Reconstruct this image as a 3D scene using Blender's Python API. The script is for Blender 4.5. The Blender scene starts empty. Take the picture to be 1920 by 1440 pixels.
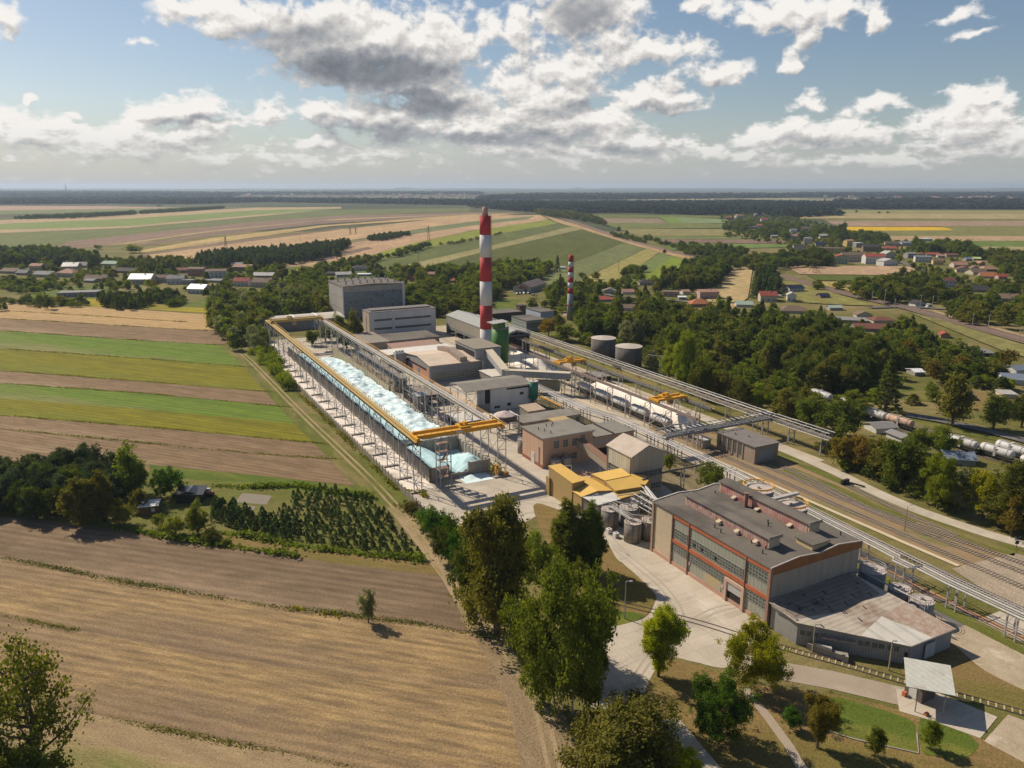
import bpy, math, random
import numpy as np
from mathutils import Vector, Matrix, noise as mnoise
R_ = math.radians
sc = bpy.context.scene
COL = sc.collection
rnd = random.Random(7)
# ------------------------------------------------------------------ camera
CH = 85.0; FPX = 1440.0; HOR = 348.0
TH = math.atan((720 - HOR) / FPX); CT, ST = math.cos(TH), math.sin(TH)
cam_d = bpy.data.cameras.new('camera'); cam = bpy.data.objects.new('camera', cam_d); COL.objects.link(cam)
cam.location = (0, 0, CH); cam.rotation_euler = (math.pi / 2 - TH, 0, 0)
cam_d.sensor_fit = 'HORIZONTAL'; cam_d.sensor_width = 36; cam_d.lens = 36 * FPX / 1920
cam_d.clip_start = 1; cam_d.clip_end = 80000
sc.camera = cam
# ------------------------------------------------------------------ colour management
sc.view_settings.view_transform = 'Standard'; sc.view_settings.look = 'None'
sc.view_settings.exposure = 0.12; sc.view_settings.gamma = 1.0
sc.view_settings.use_curve_mapping = False
sc.cycles.max_bounces = 5; sc.cycles.diffuse_bounces = 2; sc.cycles.glossy_bounces = 2
sc.cycles.transmission_bounces = 2; sc.cycles.volume_bounces = 0; sc.cycles.transparent_max_bounces = 6
sc.cycles.use_denoising = True
# ------------------------------------------------------------------ sun
SUN_AZ = math.atan2(-0.79, 0.61)      # from +Y towards +X
SUN_EL = R_(42)
sun_d = bpy.data.lights.new('sun', 'SUN'); sun = bpy.data.objects.new('sun', sun_d); COL.objects.link(sun)
sun_d.energy = 5.0; sun_d.angle = R_(0.5); sun_d.color = (1.0, 0.89, 0.73)
sv = Vector((math.sin(SUN_AZ) * math.cos(SUN_EL), math.cos(SUN_AZ) * math.cos(SUN_EL), math.sin(SUN_EL)))
sun.rotation_euler = sv.to_track_quat('Z', 'Y').to_euler(); sun.location = sv * 300

# ------------------------------------------------------------------ node helper
class NT:
    def __init__(s, tree): s.t = tree; s.N = tree.nodes; s.L = tree.links
    def n(s, typ, **kw):
        nd = s.N.new(typ)
        for k, v in kw.items():
            if k.startswith('_'): continue
            setattr(nd, k, v)
        return nd
    def put(s, sock, v):
        if isinstance(v, bpy.types.NodeSocket): s.L.new(v, sock)
        else: sock.default_value = v
    def m(s, op, a, b=0.0, c=0.0, clamp=False):
        nd = s.N.new('ShaderNodeMath'); nd.operation = op; nd.use_clamp = clamp
        s.put(nd.inputs[0], a); s.put(nd.inputs[1], b)
        if len(nd.inputs) > 2: s.put(nd.inputs[2], c)
        return nd.outputs[0]
    def v(s, op, a, b=(0, 0, 0), scale=None):
        nd = s.N.new('ShaderNodeVectorMath'); nd.operation = op
        s.put(nd.inputs[0], a)
        if op != 'SCALE' and op != 'LENGTH': s.put(nd.inputs[1], b)
        if scale is not None: s.put(nd.inputs[3], scale)
        return nd.outputs[1] if op in ('LENGTH', 'DOT_PRODUCT') else nd.outputs[0]
    def mix(s, f, a, b, blend='MIX'):
        nd = s.N.new('ShaderNodeMix'); nd.data_type = 'RGBA'; nd.blend_type = blend
        s.put(nd.inputs[0], f); s.put(nd.inputs[6], a); s.put(nd.inputs[7], b)
        return nd.outputs[2]
    def ramp(s, x, a, b, lo=0.0, hi=1.0, smooth=False):
        nd = s.N.new('ShaderNodeMapRange'); nd.interpolation_type = 'SMOOTHSTEP' if smooth else 'LINEAR'
        s.put(nd.inputs[0], x); s.put(nd.inputs[1], a); s.put(nd.inputs[2], b); s.put(nd.inputs[3], lo); s.put(nd.inputs[4], hi)
        return nd.outputs[0]
    def noise(s, vec, scale, detail=3.0, rough=0.55, lac=2.0):
        nd = s.N.new('ShaderNodeTexNoise'); s.put(nd.inputs['Vector'], vec)
        nd.inputs['Scale'].default_value = scale; nd.inputs['Detail'].default_value = detail
        nd.inputs['Roughness'].default_value = rough; nd.inputs['Lacunarity'].default_value = lac
        return nd.outputs[0]
    def mapv(s, vec, sc_=(1, 1, 1), rot=0.0):
        nd = s.N.new('ShaderNodeMapping'); s.L.new(vec, nd.inputs[0]); nd.inputs['Scale'].default_value = sc_
        nd.inputs['Rotation'].default_value = (0, 0, rot)
        return nd.outputs[0]

def c4(c): return (c[0], c[1], c[2], 1.0)
# ------------------------------------------------------------------ world: Nishita sky and clouds by direction
def ray(u, v):
    x = (u - 960) / FPX; y = -(v - 720) / FPX
    return Vector((x, CT + y * ST, -ST + y * CT))
def azel(u, v):
    d = ray(u, v).normalized()
    return math.degrees(math.atan2(d.x, d.y)), math.degrees(math.asin(d.z))
w = bpy.data.worlds.new('World'); sc.world = w; w.use_nodes = True
nt = NT(w.node_tree); nt.N.clear()
BLOBS = [ (120,262,140,34,.8),(1150,215,70,30,.8),(1450,262,90,26,.8),(500,215,50,18,.6),(700,285,120,18,.6),
 # u, v, ru, rv, weight   (all turned into azimuth / elevation)
 (430,28,120,42,1),(560,50,120,60,1),(690,80,160,88,1.15),(800,95,110,80,1.1),(620,112,110,48,1),(760,140,120,48,1),(340,20,60,30,.8),
 (840,190,130,34,1),(900,240,120,45,1),(700,215,140,30,.9),(600,205,90,24,.9),(760,232,120,30,.9),(1000,270,130,42,1),
 (1010,190,120,70,1),(1060,130,110,50,1),(950,60,70,36,1),(1090,25,120,45,1.1),(1150,70,80,35,.9),(1230,92,105,26,1),(1350,138,78,26,1),
 (1215,182,66,34,1),(1280,192,55,16,.9),(1100,240,110,50,.95),(1190,270,120,34,1),(1090,290,110,24,.8),
 (360,208,95,34,1),(300,215,55,32,.9),(430,232,48,20,.8),(60,250,110,45,1),(200,262,170,40,1),(330,272,100,34,.9),(400,290,60,20,.7),
 (62,178,14,10,.9),(132,208,18,8,.8),(2,25,42,34,1),(252,86,36,7,.6),(600,272,52,20,.9),
 (1500,22,150,34,1),(1400,42,44,15,.9),(1510,75,30,26,.8),(1640,42,24,22,.9),(1475,125,17,24,.75),(1790,32,60,12,.55),(1830,62,34,8,.6),(1315,5,40,16,.9),
 (1525,188,22,18,.8),(1655,195,60,20,.95),(1520,252,115,38,1),(1620,258,70,28,1),(1840,182,80,26,1),(1800,240,120,42,1),(1900,262,120,44,1),
 (1400,285,120,24,.7),(560,300,150,18,.4),(1650,300,180,18,.6)]
DARK = [(690,128,190,40,1),(560,70,110,34,.6),(790,190,130,26,.9),(700,250,130,28,.75),(1090,15,80,50,.8),(1000,258,120,20,.7),(620,130,110,26,.6),(900,262,110,18,.6),(1080,205,60,16,.5),(1200,285,110,12,.5),(1540,262,110,12,.4),(360,228,90,10,.5),(1240,200,70,10,.4)]
def dark_node(t, P):
    cur = None
    for (u, v, ru, rv, wt) in DARK:
        a, e = azel(u, v); a1, _ = azel(u + ru, v); _, e1 = azel(u, v - rv)
        d = t.v('LENGTH', t.v('MULTIPLY', t.v('SUBTRACT', P, (a, e, 0)), (1 / abs(a1 - a), 1 / abs(e1 - e), 0)))
        x = t.ramp(d, .35, 1.35, wt, 0, True)
        cur = x if cur is None else t.m('MAXIMUM', cur, x)
    return cur
def blob_group():
    g = bpy.data.node_groups.new('cloud_cover', 'ShaderNodeTree')
    g.interface.new_socket('P', in_out='INPUT', socket_type='NodeSocketVector')
    g.interface.new_socket('D', in_out='OUTPUT', socket_type='NodeSocketFloat')
    t = NT(g); gi = t.n('NodeGroupInput'); go = t.n('NodeGroupOutput'); P = gi.outputs[0]
    nz = t.n('ShaderNodeTexNoise'); t.L.new(P, nz.inputs['Vector']); nz.inputs['Scale'].default_value = .55; nz.inputs['Detail'].default_value = 2
    warp = t.v('SCALE', t.v('SUBTRACT', nz.outputs[1], (.5, .5, .5)), scale=1.9)
    Q = t.v('ADD', P, warp)
    cur = None
    for (u, v, ru, rv, wt) in BLOBS:
        a, e = azel(u, v); a1, _ = azel(u + ru, v); _, e1 = azel(u, v - rv)
        ra, re = abs(a1 - a) * 1.12, abs(e1 - e) * 1.15
        d = t.v('LENGTH', t.v('MULTIPLY', t.v('SUBTRACT', Q, (a, e, 0)), (1 / ra, 1 / re, 0)))
        x = t.m('MULTIPLY_ADD', d, -wt, wt)
        if cur is None: cur = x
        else:
            nd = t.N.new('ShaderNodeMath'); nd.operation = 'SMOOTH_MAX'
            t.L.new(cur, nd.inputs[0]); t.L.new(x, nd.inputs[1]); nd.inputs[2].default_value = .25
            cur = nd.outputs[0]
    cur = t.m('MAXIMUM', cur, -1.2)
    el = t.n('ShaderNodeSeparateXYZ'); t.L.new(P, el.inputs[0])
    # generic banks low over the horizon, and scattered cloud elsewhere in the sky
    band = t.ramp(t.m('ABSOLUTE', t.m('SUBTRACT', el.outputs[1], 2.2)), 0.0, 3.8, .18, -1.2)
    cur = t.m('MAXIMUM', cur, t.m('ADD', band, t.m('MULTIPLY', t.m('SUBTRACT', t.noise(t.mapv(P, (.25, .8, 1)), 1.0, 3), .5), 2.0)))
    az_out = t.ramp(t.m('ABSOLUTE', el.outputs[0]), 38, 60, -1.2, -.55)
    up_out = t.ramp(el.outputs[1], 14, 26, -1.2, -.75)
    cur = t.m('MAXIMUM', cur, t.m('MULTIPLY_ADD', t.m('SUBTRACT', t.noise(t.mapv(P, (.06, .12, 1)), 1.0, 3), .5), 2.0, t.m('MAXIMUM', az_out, up_out)))
    # puffy detail, stretched flatter towards the horizon
    e8 = t.m('MINIMUM', t.m('MAXIMUM', el.outputs[1], 0.0), 8.0)
    ye = t.m('ADD', t.m('SUBTRACT', t.m('MULTIPLY', e8, 2.3), t.m('MULTIPLY', t.m('MULTIPLY', e8, e8), .06)), t.m('MULTIPLY', t.m('SUBTRACT', el.outputs[1], e8), 1.3))
    cmb = t.n('ShaderNodeCombineXYZ'); t.L.new(el.outputs[0], cmb.inputs[0]); t.L.new(ye, cmb.inputs[1])
    f = t.noise(cmb.outputs[0], .5, 10, .54, 2.1)
    f2 = t.m('ABSOLUTE', t.m('SUBTRACT', t.noise(cmb.outputs[0], 1.1, 5, .5), .5))
    D = t.m('ADD', cur, t.m('MULTIPLY', t.m('SUBTRACT', f, .45), 2.3))
    D = t.m('SUBTRACT', D, t.m('MULTIPLY', f2, .9))
    t.L.new(D, go.inputs[0]); return g
G = blob_group()
tc = nt.n('ShaderNodeTexCoord'); sp = nt.n('ShaderNodeSeparateXYZ'); nt.L.new(tc.outputs['Generated'], sp.inputs[0])
azn = nt.m('MULTIPLY', nt.m('ARCTAN2', sp.outputs[0], sp.outputs[1]), 57.2958)
eln = nt.m('MULTIPLY', nt.m('ARCSINE', sp.outputs[2]), 57.2958)
pv = nt.n('ShaderNodeCombineXYZ'); nt.L.new(azn, pv.inputs[0]); nt.L.new(eln, pv.inputs[1])
def dens(off):
    g = nt.N.new('ShaderNodeGroup'); g.node_tree = G
    nt.L.new(nt.v('ADD', pv.outputs[0], off) if off else pv.outputs[0], g.inputs[0]); return g.outputs[0]
D0 = dens(None); D1 = dens((-.18, .42, 0)); D2 = dens((-.5, 1.9, 0))
cover = nt.m('MULTIPLY', nt.ramp(D0, -.04, .52, 0, 1, True), nt.ramp(eln, .2, 3.2, .45, 1.0))
lit = nt.m('ADD', nt.m('MULTIPLY', nt.m('SUBTRACT', D0, D1), .52), nt.m('MULTIPLY', nt.m('SUBTRACT', D0, D2), .15))
thick = nt.ramp(D0, .6, 1.6, 0, .16)
wq = nt.N.new('ShaderNodeTexNoise'); nt.L.new(pv.outputs[0], wq.inputs['Vector']); wq.inputs['Scale'].default_value = .5; wq.inputs['Detail'].default_value = 4
dk = dark_node(nt, nt.v('ADD', pv.outputs[0], nt.v('SCALE', nt.v('SUBTRACT', wq.outputs[1], (.5, .5, .5)), scale=2.6)))
soft = nt.m('MULTIPLY', lit, nt.m('SUBTRACT', 1.0, nt.m('MULTIPLY', dk, .62)))
lum = nt.m('SUBTRACT', nt.m('SUBTRACT', nt.m('ADD', .80, soft), thick), nt.m('MULTIPLY', dk, .56), clamp=True)
cr = nt.n('ShaderNodeValToRGB'); nt.L.new(lum, cr.inputs[0]); el_ = cr.color_ramp.elements
el_[0].position = .12; el_[0].color = (.155, .17, .20, 1); el_[1].position = .98; el_[1].color = (.90, .87, .83, 1)
e = el_.new(.45); e.color = (.36, .37, .39, 1); e = el_.new(.70); e.color = (.60, .58, .56, 1)
ccol = nt.mix(nt.ramp(eln, .2, 4.0, .35, 0), cr.outputs[0], (.50, .52, .52, 1))
sky = nt.n('ShaderNodeTexSky'); sky.sky_type = 'NISHITA'; sky.sun_disc = False
sky.sun_elevation = SUN_EL; sky.sun_rotation = SUN_AZ; sky.altitude = 200; sky.air_density = 1.0; sky.dust_density = .7; sky.ozone_density = 2.2
SKY_STR = 0.075
bg1 = nt.n('ShaderNodeBackground'); bg1.inputs[1].default_value = SKY_STR
# pale moist air low over the horizon
air = nt.mix(nt.ramp(eln, -1.0, 6.0, .85, 0.0, True), nt.mix(1.0, sky.outputs[0], (1.06, 1.02, 1.0, 1), 'MULTIPLY'), (5.6, 6.0, 6.3, 1))
nt.L.new(air, bg1.inputs[0])
bg2 = nt.n('ShaderNodeBackground'); nt.L.new(ccol, bg2.inputs[0]); bg2.inputs[1].default_value = 0.95
mx = nt.n('ShaderNodeMixShader'); nt.L.new(cover, mx.inputs[0]); nt.L.new(bg1.outputs[0], mx.inputs[1]); nt.L.new(bg2.outputs[0], mx.inputs[2])
wo = nt.n('ShaderNodeOutputWorld'); nt.L.new(mx.outputs[0], wo.inputs[0])
w.cycles.sampling_method = 'MANUAL'; w.cycles.sample_map_resolution = 512

# ------------------------------------------------------------------ pixel ray -> ground, and the factory's own axes
def Gp(u, v, z=0.0):
    d = ray(u, v); k = (z - CH) / d.z
    return Vector((d.x * k, d.y * k, z))
def proj(X, Y, Z):
    zz = Z - CH; d = Y * CT - zz * ST; up = Y * ST + zz * CT
    return (960 + FPX * X / d, 720 - FPX * up / d, d)
def depth(u, v): return proj(*Gp(u, v))[2]
A = Vector((-0.4611731, 0.8873102)); B = Vector((0.8873102, 0.4611731))
O = Vector((50.59, 135.98)); SROT = math.atan2(B.y, B.x)
def W(s, t, z=0.0): p = O + A * s + B * t; return Vector((p.x, p.y, z))
def S(u, v, z=0.0):
    p = Gp(u, v, z); q = Vector((p.x, p.y)) - O; return q.dot(A), q.dot(B)

# ------------------------------------------------------------------ materials
MATS = {}
def newmat(name):
    m = bpy.data.materials.new(name); m.use_nodes = True; t = NT(m.node_tree); t.N.clear()
    b = t.n('ShaderNodeBsdfPrincipled'); o = t.n('ShaderNodeOutputMaterial'); t.L.new(b.outputs[0], o.inputs[0])
    MATS[name] = m
    return m, t, b
def surf(name, c1, c2=None, scale=.6, rough=.85, metal=0.0, streak=False, stripe=None, bump=0.0, spec=.3, grain=.12, c3=None):
    """worn surface: two tones by noise, optional run-down streaks, optional seams (axis, period, depth)"""
    if name in MATS: return MATS[name]
    m, t, b = newmat(name); c2 = c2 or tuple(x * .8 for x in c1)
    tcn = t.n('ShaderNodeTexCoord'); P = tcn.outputs['Object']
    vec = t.mapv(P, (1, 1, .12)) if streak else P
    f = t.ramp(t.noise(vec, scale, 5, .62), .3, .7)
    col = t.mix(f, c4(c1), c4(c2))
    if c3: col = t.mix(t.ramp(t.noise(P, scale * .45, 4, .6), .55, .68), col, c4(c3))
    g = t.noise(P, 5.0, 2, .6)
    k = t.ramp(g, .25, .75, 1 - grain, 1 + grain)
    vm = t.n('ShaderNodeVectorMath', operation='SCALE'); t.L.new(col, vm.inputs[0]); t.L.new(k, vm.inputs[3]); col = vm.outputs[0]
    hgt = None
    if stripe:
        ax, per, dep = stripe
        sx = t.n('ShaderNodeSeparateXYZ'); t.L.new(P, sx.inputs[0])
        q = t.m('FRACT', t.m('DIVIDE', sx.outputs['xyz'.index(ax)], per))
        e_ = t.m('ABSOLUTE', t.m('SUBTRACT', q, .5))
        seam = t.ramp(e_, .30, .48, 1.0, 1 - dep)
        vm = t.n('ShaderNodeVectorMath', operation='SCALE'); t.L.new(col, vm.inputs[0]); t.L.new(seam, vm.inputs[3]); col = vm.outputs[0]
        hgt = e_
    t.L.new(col, b.inputs['Base Color'])
    b.inputs['Roughness'].default_value = rough; b.inputs['Metallic'].default_value = metal
    b.inputs['Specular IOR Level'].default_value = spec
    if bump or stripe:
        bm = t.n('ShaderNodeBump'); bm.inputs['Strength'].default_value = max(bump, .3 if stripe else 0); bm.inputs['Distance'].default_value = .08
        t.L.new(hgt if hgt is not None else t.noise(P, 3.0, 4), bm.inputs['Height']); t.L.new(bm.outputs[0], b.inputs['Normal'])
    return m
def fieldmat(name, c1, c2, ang=0.0, row=.9, c3=None, patch=.012, amt3=.5, fine=1.0, contrast=1.0, lines=0.0):
    if name in MATS: return MATS[name]
    m, t, b = newmat(name)
    tcn = t.n('ShaderNodeTexCoord'); P = t.mapv(tcn.outputs['Object'], (1, 1, 1), -ang)
    long_ = t.mapv(P, (.035, 1, 1))
    mid_ = t.mapv(P, (.16, 1, 1))
    r1 = t.noise(long_, row * .35, 4, .6); r2 = t.noise(mid_, row, 5, .68)
    f = t.m('ADD', t.m('MULTIPLY', r1, .22), t.m('MULTIPLY', r2, .78))
    f = t.ramp(f, .5 - .13 / contrast, .5 + .13 / contrast)
    col = t.mix(f, c4(c1), c4(c2))
    if c3:
        pz = t.ramp(t.noise(t.mapv(P, (.35, 1, 1)), patch, 5, .62), .48, .62)
        col = t.mix(t.m('MULTIPLY', pz, amt3), col, c4(c3))
    g = t.noise(P, 2.2 * fine, 4, .8)
    g2 = t.noise(t.mapv(P, (.3, 1, 1)), .35 * fine, 5, .75)
    k = t.m('MULTIPLY', t.ramp(g, .30, .70, .62, 1.38), t.ramp(g2, .3, .7, .80, 1.2))
    if lines:
        sx = t.n('ShaderNodeSeparateXYZ'); t.L.new(P, sx.inputs[0])
        q = t.m('FRACT', t.m('ADD', t.m('DIVIDE', sx.outputs[1], lines), t.m('MULTIPLY', t.noise(P, .03, 2), .12)))
        tr = t.ramp(t.m('ABSOLUTE', t.m('SUBTRACT', q, .5)), .0, .09, .86, 1.0)
        q2 = t.m('FRACT', t.m('ADD', t.m('DIVIDE', sx.outputs[1], lines * .27), t.m('MULTIPLY', t.noise(P, .02, 2), .2)))
        tr2 = t.ramp(t.m('ABSOLUTE', t.m('SUBTRACT', q2, .5)), .05, .4, .86, 1.07)
        q3 = t.m('ABSOLUTE', t.m('SUBTRACT', t.m('ABSOLUTE', t.m('SUBTRACT', t.m('FRACT', t.m('DIVIDE', sx.outputs[1], lines * 2.9)), .5)), .045))
        k = t.m('MULTIPLY', t.m('MULTIPLY', t.m('MULTIPLY', k, tr), tr2), t.ramp(q3, .006, .022, .80, 1.0))
    vm = t.n('ShaderNodeVectorMath', operation='SCALE'); t.L.new(col, vm.inputs[0]); t.L.new(k, vm.inputs[3])
    t.L.new(vm.outputs[0], b.inputs['Base Color']); b.inputs['Roughness'].default_value = .95; b.inputs['Specular IOR Level'].default_value = .1
    bm = t.n('ShaderNodeBump'); bm.inputs['Strength'].default_value = .8; bm.inputs['Distance'].default_value = .25
    t.L.new(t.m('ADD', g, r2), bm.inputs['Height']); t.L.new(bm.outputs[0], b.inputs['Normal'])
    return m
def leafmat(name, c1, c2, trans=.35):
    if name in MATS: return MATS[name]
    m = bpy.data.materials.new(name); m.use_nodes = True; t = NT(m.node_tree); t.N.clear(); MATS[name] = m
    tcn = t.n('ShaderNodeTexCoord'); oi = t.n('ShaderNodeObjectInfo')
    off = t.v('ADD', tcn.outputs['Object'], t.v('SCALE', (1, 1, 1), scale=t.m('MULTIPLY', oi.outputs['Random'], 60)))
    f = t.ramp(t.m('ADD', t.m('MULTIPLY', t.noise(off, .35, 2), .5), t.m('MULTIPLY', t.noise(off, 2.6, 2, .7), .5)), .36, .64)
    col = t.mix(f, c4(c1), c4(c2))
    hs = t.n('ShaderNodeHueSaturation'); t.L.new(col, hs.inputs['Color'])
    t.L.new(t.ramp(oi.outputs['Random'], 0, 1, .482, .515), hs.inputs['Hue'])
    t.L.new(t.ramp(t.m('FRACT', t.m('MULTIPLY', oi.outputs['Random'], 7.31)), 0, 1, .72, 1.25), hs.inputs['Value'])
    d = t.n('ShaderNodeBsdfDiffuse'); t.L.new(hs.outputs[0], d.inputs[0])
    tr = t.n('ShaderNodeBsdfTranslucent'); tm = t.mix(1.0, hs.outputs[0], (1.25, 1.3, .45, 1), 'MULTIPLY'); t.L.new(tm, tr.inputs[0])
    mx = t.n('ShaderNodeMixShader'); mx.inputs[0].default_value = trans; t.L.new(d.outputs[0], mx.inputs[1]); t.L.new(tr.outputs[0], mx.inputs[2])
    o = t.n('ShaderNodeOutputMaterial'); t.L.new(mx.outputs[0], o.inputs[0])
    return m

def slab_concrete():
    m, t, b = newmat('concrete'); tcn = t.n('ShaderNodeTexCoord'); P = t.mapv(tcn.outputs['Object'], (1, 1, 1), -SROT)
    f = t.ramp(t.noise(P, .10, 5, .65), .35, .65)
    col = t.mix(f, (.42, .36, .28, 1), (.53, .46, .37, 1))
    st = t.ramp(t.noise(t.mapv(P, (.22, 1, 1), -.9), .22, 5, .7), .53, .72, 0, .75)      # tyre-dark, oily drifts
    col = t.mix(st, col, (.26, .235, .205, 1))
    wh = t.ramp(t.noise(t.mapv(P, (1, .35, 1), .2), .11, 4, .65), .60, .75, 0, .6); col = t.mix(wh, col, (.68, .62, .54, 1))
    br = t.n('ShaderNodeTexBrick'); t.L.new(P, br.inputs['Vector']); br.offset = 0; br.inputs['Scale'].default_value = 1
    br.inputs['Brick Width'].default_value = 6; br.inputs['Row Height'].default_value = 3.5; br.inputs['Mortar Size'].default_value = .045; br.inputs['Mortar Smooth'].default_value = .3
    br.inputs['Color1'].default_value = (1, 1, 1, 1); br.inputs['Color2'].default_value = (.93, .93, .93, 1); br.inputs['Mortar'].default_value = (.62, .6, .58, 1)
    col = t.mix(.8, col, br.outputs[0], 'MULTIPLY'); k = t.ramp(t.noise(P, 2.5, 4, .7), .3, .7, .88, 1.12)
    vm = t.n('ShaderNodeVectorMath', operation='SCALE'); t.L.new(col, vm.inputs[0]); t.L.new(k, vm.inputs[3]); t.L.new(vm.outputs[0], b.inputs['Base Color'])
    b.inputs['Roughness'].default_value = .9; b.inputs['Specular IOR Level'].default_value = .2; return m
concrete = slab_concrete()

conc_old = surf('old_concrete', (.38, .34, .28), (.24, .21, .18), .5, .9, streak=True)
conc_tank = surf('stained_concrete', (.34, .30, .25), (.13, .11, .10), .9, .95, streak=True, stripe=('z', 1.2, .18))
dust = surf('white_dust_ground', (.80, .71, .62), (.66, .58, .50), .2, .95, c3=(.36, .31, .25), grain=.18)
steel = surf('galvanised_steel', (.42, .42, .42), (.30, .29, .28), 1.0, .55, .3)
steel_w = surf('pale_painted_steel', (.50, .47, .44), (.34, .32, .29), .8, .6, .1)
girder_m = surf('chalky_girder_paint', (.62, .56, .48), (.46, .41, .35), .7, .7, streak=True)
rust = surf('rusty_steel', (.20, .11, .08), (.30, .19, .14), 1.0, .85)
yellow = surf('yellow_crane_paint', (.72, .36, .03), (.58, .29, .03), .8, .5)
oldyel = surf('faded_yellow_paint', (.50, .33, .08), (.36, .25, .10), .9, .7)
rail_m = surf('rail_steel', (.16, .12, .10), (.11, .08, .07), .8, .6, .3)
sleeper_m = surf('sleeper_concrete', (.34, .28, .22), (.22, .18, .14), .8)
ballast = surf('ballast', (.30, .20, .11), (.22, .16, .08), .12, .95, c3=(.15, .15, .045), grain=.35)
roof_dark = surf('bitumen_roof', (.125, .107, .09), (.17, .148, .122), .12, .9, c3=(.085, .075, .065), grain=.16, stripe=('x', 1.0, .10))
roof_grey = surf('grey_felt_roof', (.25, .225, .19), (.18, .165, .14), .2, .9, grain=.1)
roof_pale = surf('dusty_pale_roof', (.62, .50, .38), (.50, .40, .31), .15, .9)
roof_white = surf('white_sheet_roof', (.66, .63, .57), (.56, .53, .48), .2, .7)
red_band = surf('red_painted_band', (.47, .145, .065), (.38, .11, .05), .6, .8, streak=True)
brown_fascia = surf('rusty_fascia', (.34, .15, .055), (.26, .11, .04), .5, .8, stripe=('x', .9, .25))
plaster = surf('beige_roughcast', (.57, .46, .32), (.49, .39, .27), 1.2, .95, c3=(.37, .33, .25))
plaster_g = surf('grey_roughcast', (.40, .34, .28), (.32, .27, .22), .8, .95, streak=True)
peach = surf('peach_plaster', (.58, .37, .24), (.49, .32, .22), .6, .9, streak=True)
pinkpl = surf('pink_plinth', (.52, .30, .22), (.44, .26, .20), .6, .9)
cladding = surf('glass_cladding_panel', (.36, .345, .275), (.28, .28, .235), .9, .5, stripe=('y', 1.05, .16), streak=True)
cream_corr = surf('cream_corrugated', (.60, .54, .40), (.47, .41, .30), .7, .7, stripe=('y', .9, .28), streak=True)
cream_corrx = surf('cream_corrugated_gable', (.50, .44, .33), (.42, .36, .27), .7, .7, stripe=('x', .9, .28), streak=True)
grey_corr = surf('grey_corrugated', (.34, .325, .30), (.27, .26, .24), .5, .6, stripe=('y', .35, .35))
grey_corrx = surf('grey_corrugated_end', (.28, .29, .31), (.22, .23, .25), .5, .6, stripe=('x', .5, .2))
roof_corr = surf('weathered_corrugated_roof', (.50, .44, .35), (.40, .34, .27), .25, .8, stripe=('y', 1.1, .22), c3=(.28, .2, .15))
roof_corrx = surf('ribbed_beige_roof', (.56, .47, .38), (.44, .35, .28), .3, .75, stripe=('y', .9, .4))
rust_corr = surf('rusty_corrugated_roof', (.33, .20, .14), (.50, .42, .34), .9, .8, stripe=('x', .6, .4))
glass_d = surf('dark_old_glazing', (.06, .072, .068), (.17, .185, .16), 1.6, .35, spec=.4, grain=.3)
glass_b = surf('blue_grey_glass_blocks', (.07, .095, .125), (.20, .24, .28), .55, .35, spec=.5, grain=.25, c3=(.04, .05, .07))
white_wall = surf('white_grey_wall', (.66, .63, .60), (.56, .53, .50), .3, .9, streak=True)
grey_wall = surf('grey_panel_wall', (.33, .33, .33), (.39, .385, .375), .4, .8, stripe=('x', 3.0, .15))
grey_wally = surf('grey_gable_wall', (.38, .35, .31), (.30, .27, .24), .3, .9, streak=True)
yel_roof = surf('yellow_sheet_roof', (.68, .43, .11), (.61, .385, .10), .2, .6, grain=.05)
yel_wall = surf('yellow_wall', (.42, .28, .10), (.36, .25, .11), .5, .8, streak=True)
green_s = surf('green_silo_paint', (.075, .20, .025), (.055, .15, .025), .4, .5, streak=True)
teal_s = surf('teal_silo_paint', (.03, .20, .13), (.05, .14, .10), .6, .5, streak=True)
red_p = surf('red_chimney_paint', (.46, .035, .035), (.36, .04, .035), .12, .7, streak=True)
white_p = surf('white_chimney_paint', (.62, .58, .56), (.55, .52, .50), .2, .8, streak=True)
grey_p = surf('grey_chimney', (.32, .31, .32), (.27, .26, .27), .3, .8, streak=True)
brick_p = surf('pale_brick_flue', (.50, .33, .27), (.42, .28, .24), 1.0, .9)
cullet = surf('crushed_glass', (.50, .70, .73), (.78, .86, .86), .22, .8, bump=.8, grain=.16, c3=(.68, .80, .82))
cullet_b = surf('blue_crushed_glass', (.40, .61, .64), (.52, .70, .72), .3, .8, bump=.8, grain=.2)
whitesand = surf('white_sand', (.86, .79, .69), (.78, .70, .61), .15, .95, grain=.05)
pipe_l = surf('pipe_lagging', (.46, .43, .40), (.33, .30, .28), .7, .5)
pipe_s = surf('bright_pipe_lagging', (.60, .58, .56), (.46, .44, .42), .5, .4)
tank_w = surf('wagon_tank_grey', (.64, .63, .61), (.44, .42, .40), .8, .6, streak=True)
tank_rust = surf('wagon_tank_rusty', (.46, .22, .10), (.52, .42, .34), .9, .7, c3=(.35, .33, .30))
dark_m = surf('black_underframe', (.03, .027, .025), (.05, .045, .04), 1.0, .8)
dark_in = surf('dark_interior', (.02, .018, .016), (.035, .03, .028), 1.0, .9)
asphalt = surf('asphalt', (.11, .10, .095), (.15, .14, .13), .15, .9, c3=(.20, .18, .15))
pavers = surf('dusty_pavers', (.44, .35, .25), (.30, .24, .15), .3, .95, c3=(.55, .46, .36), grain=.3)
gravel_m = surf('gravel_road', (.36, .29, .22), (.30, .24, .18), .15, .95, c3=(.42, .35, .27), grain=.2)
wood_m = surf('timber', (.16, .10, .06), (.22, .15, .10), 1.0, .9)
orange_b = surf('orange_boxes', (.50, .24, .05), (.40, .18, .04), 1.0, .8)
mint_rust = surf('pale_roof_with_rust', (.52, .52, .46), (.45, .44, .38), .5, .7, stripe=('x', 1.1, .12), c3=(.36, .22, .16))
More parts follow.
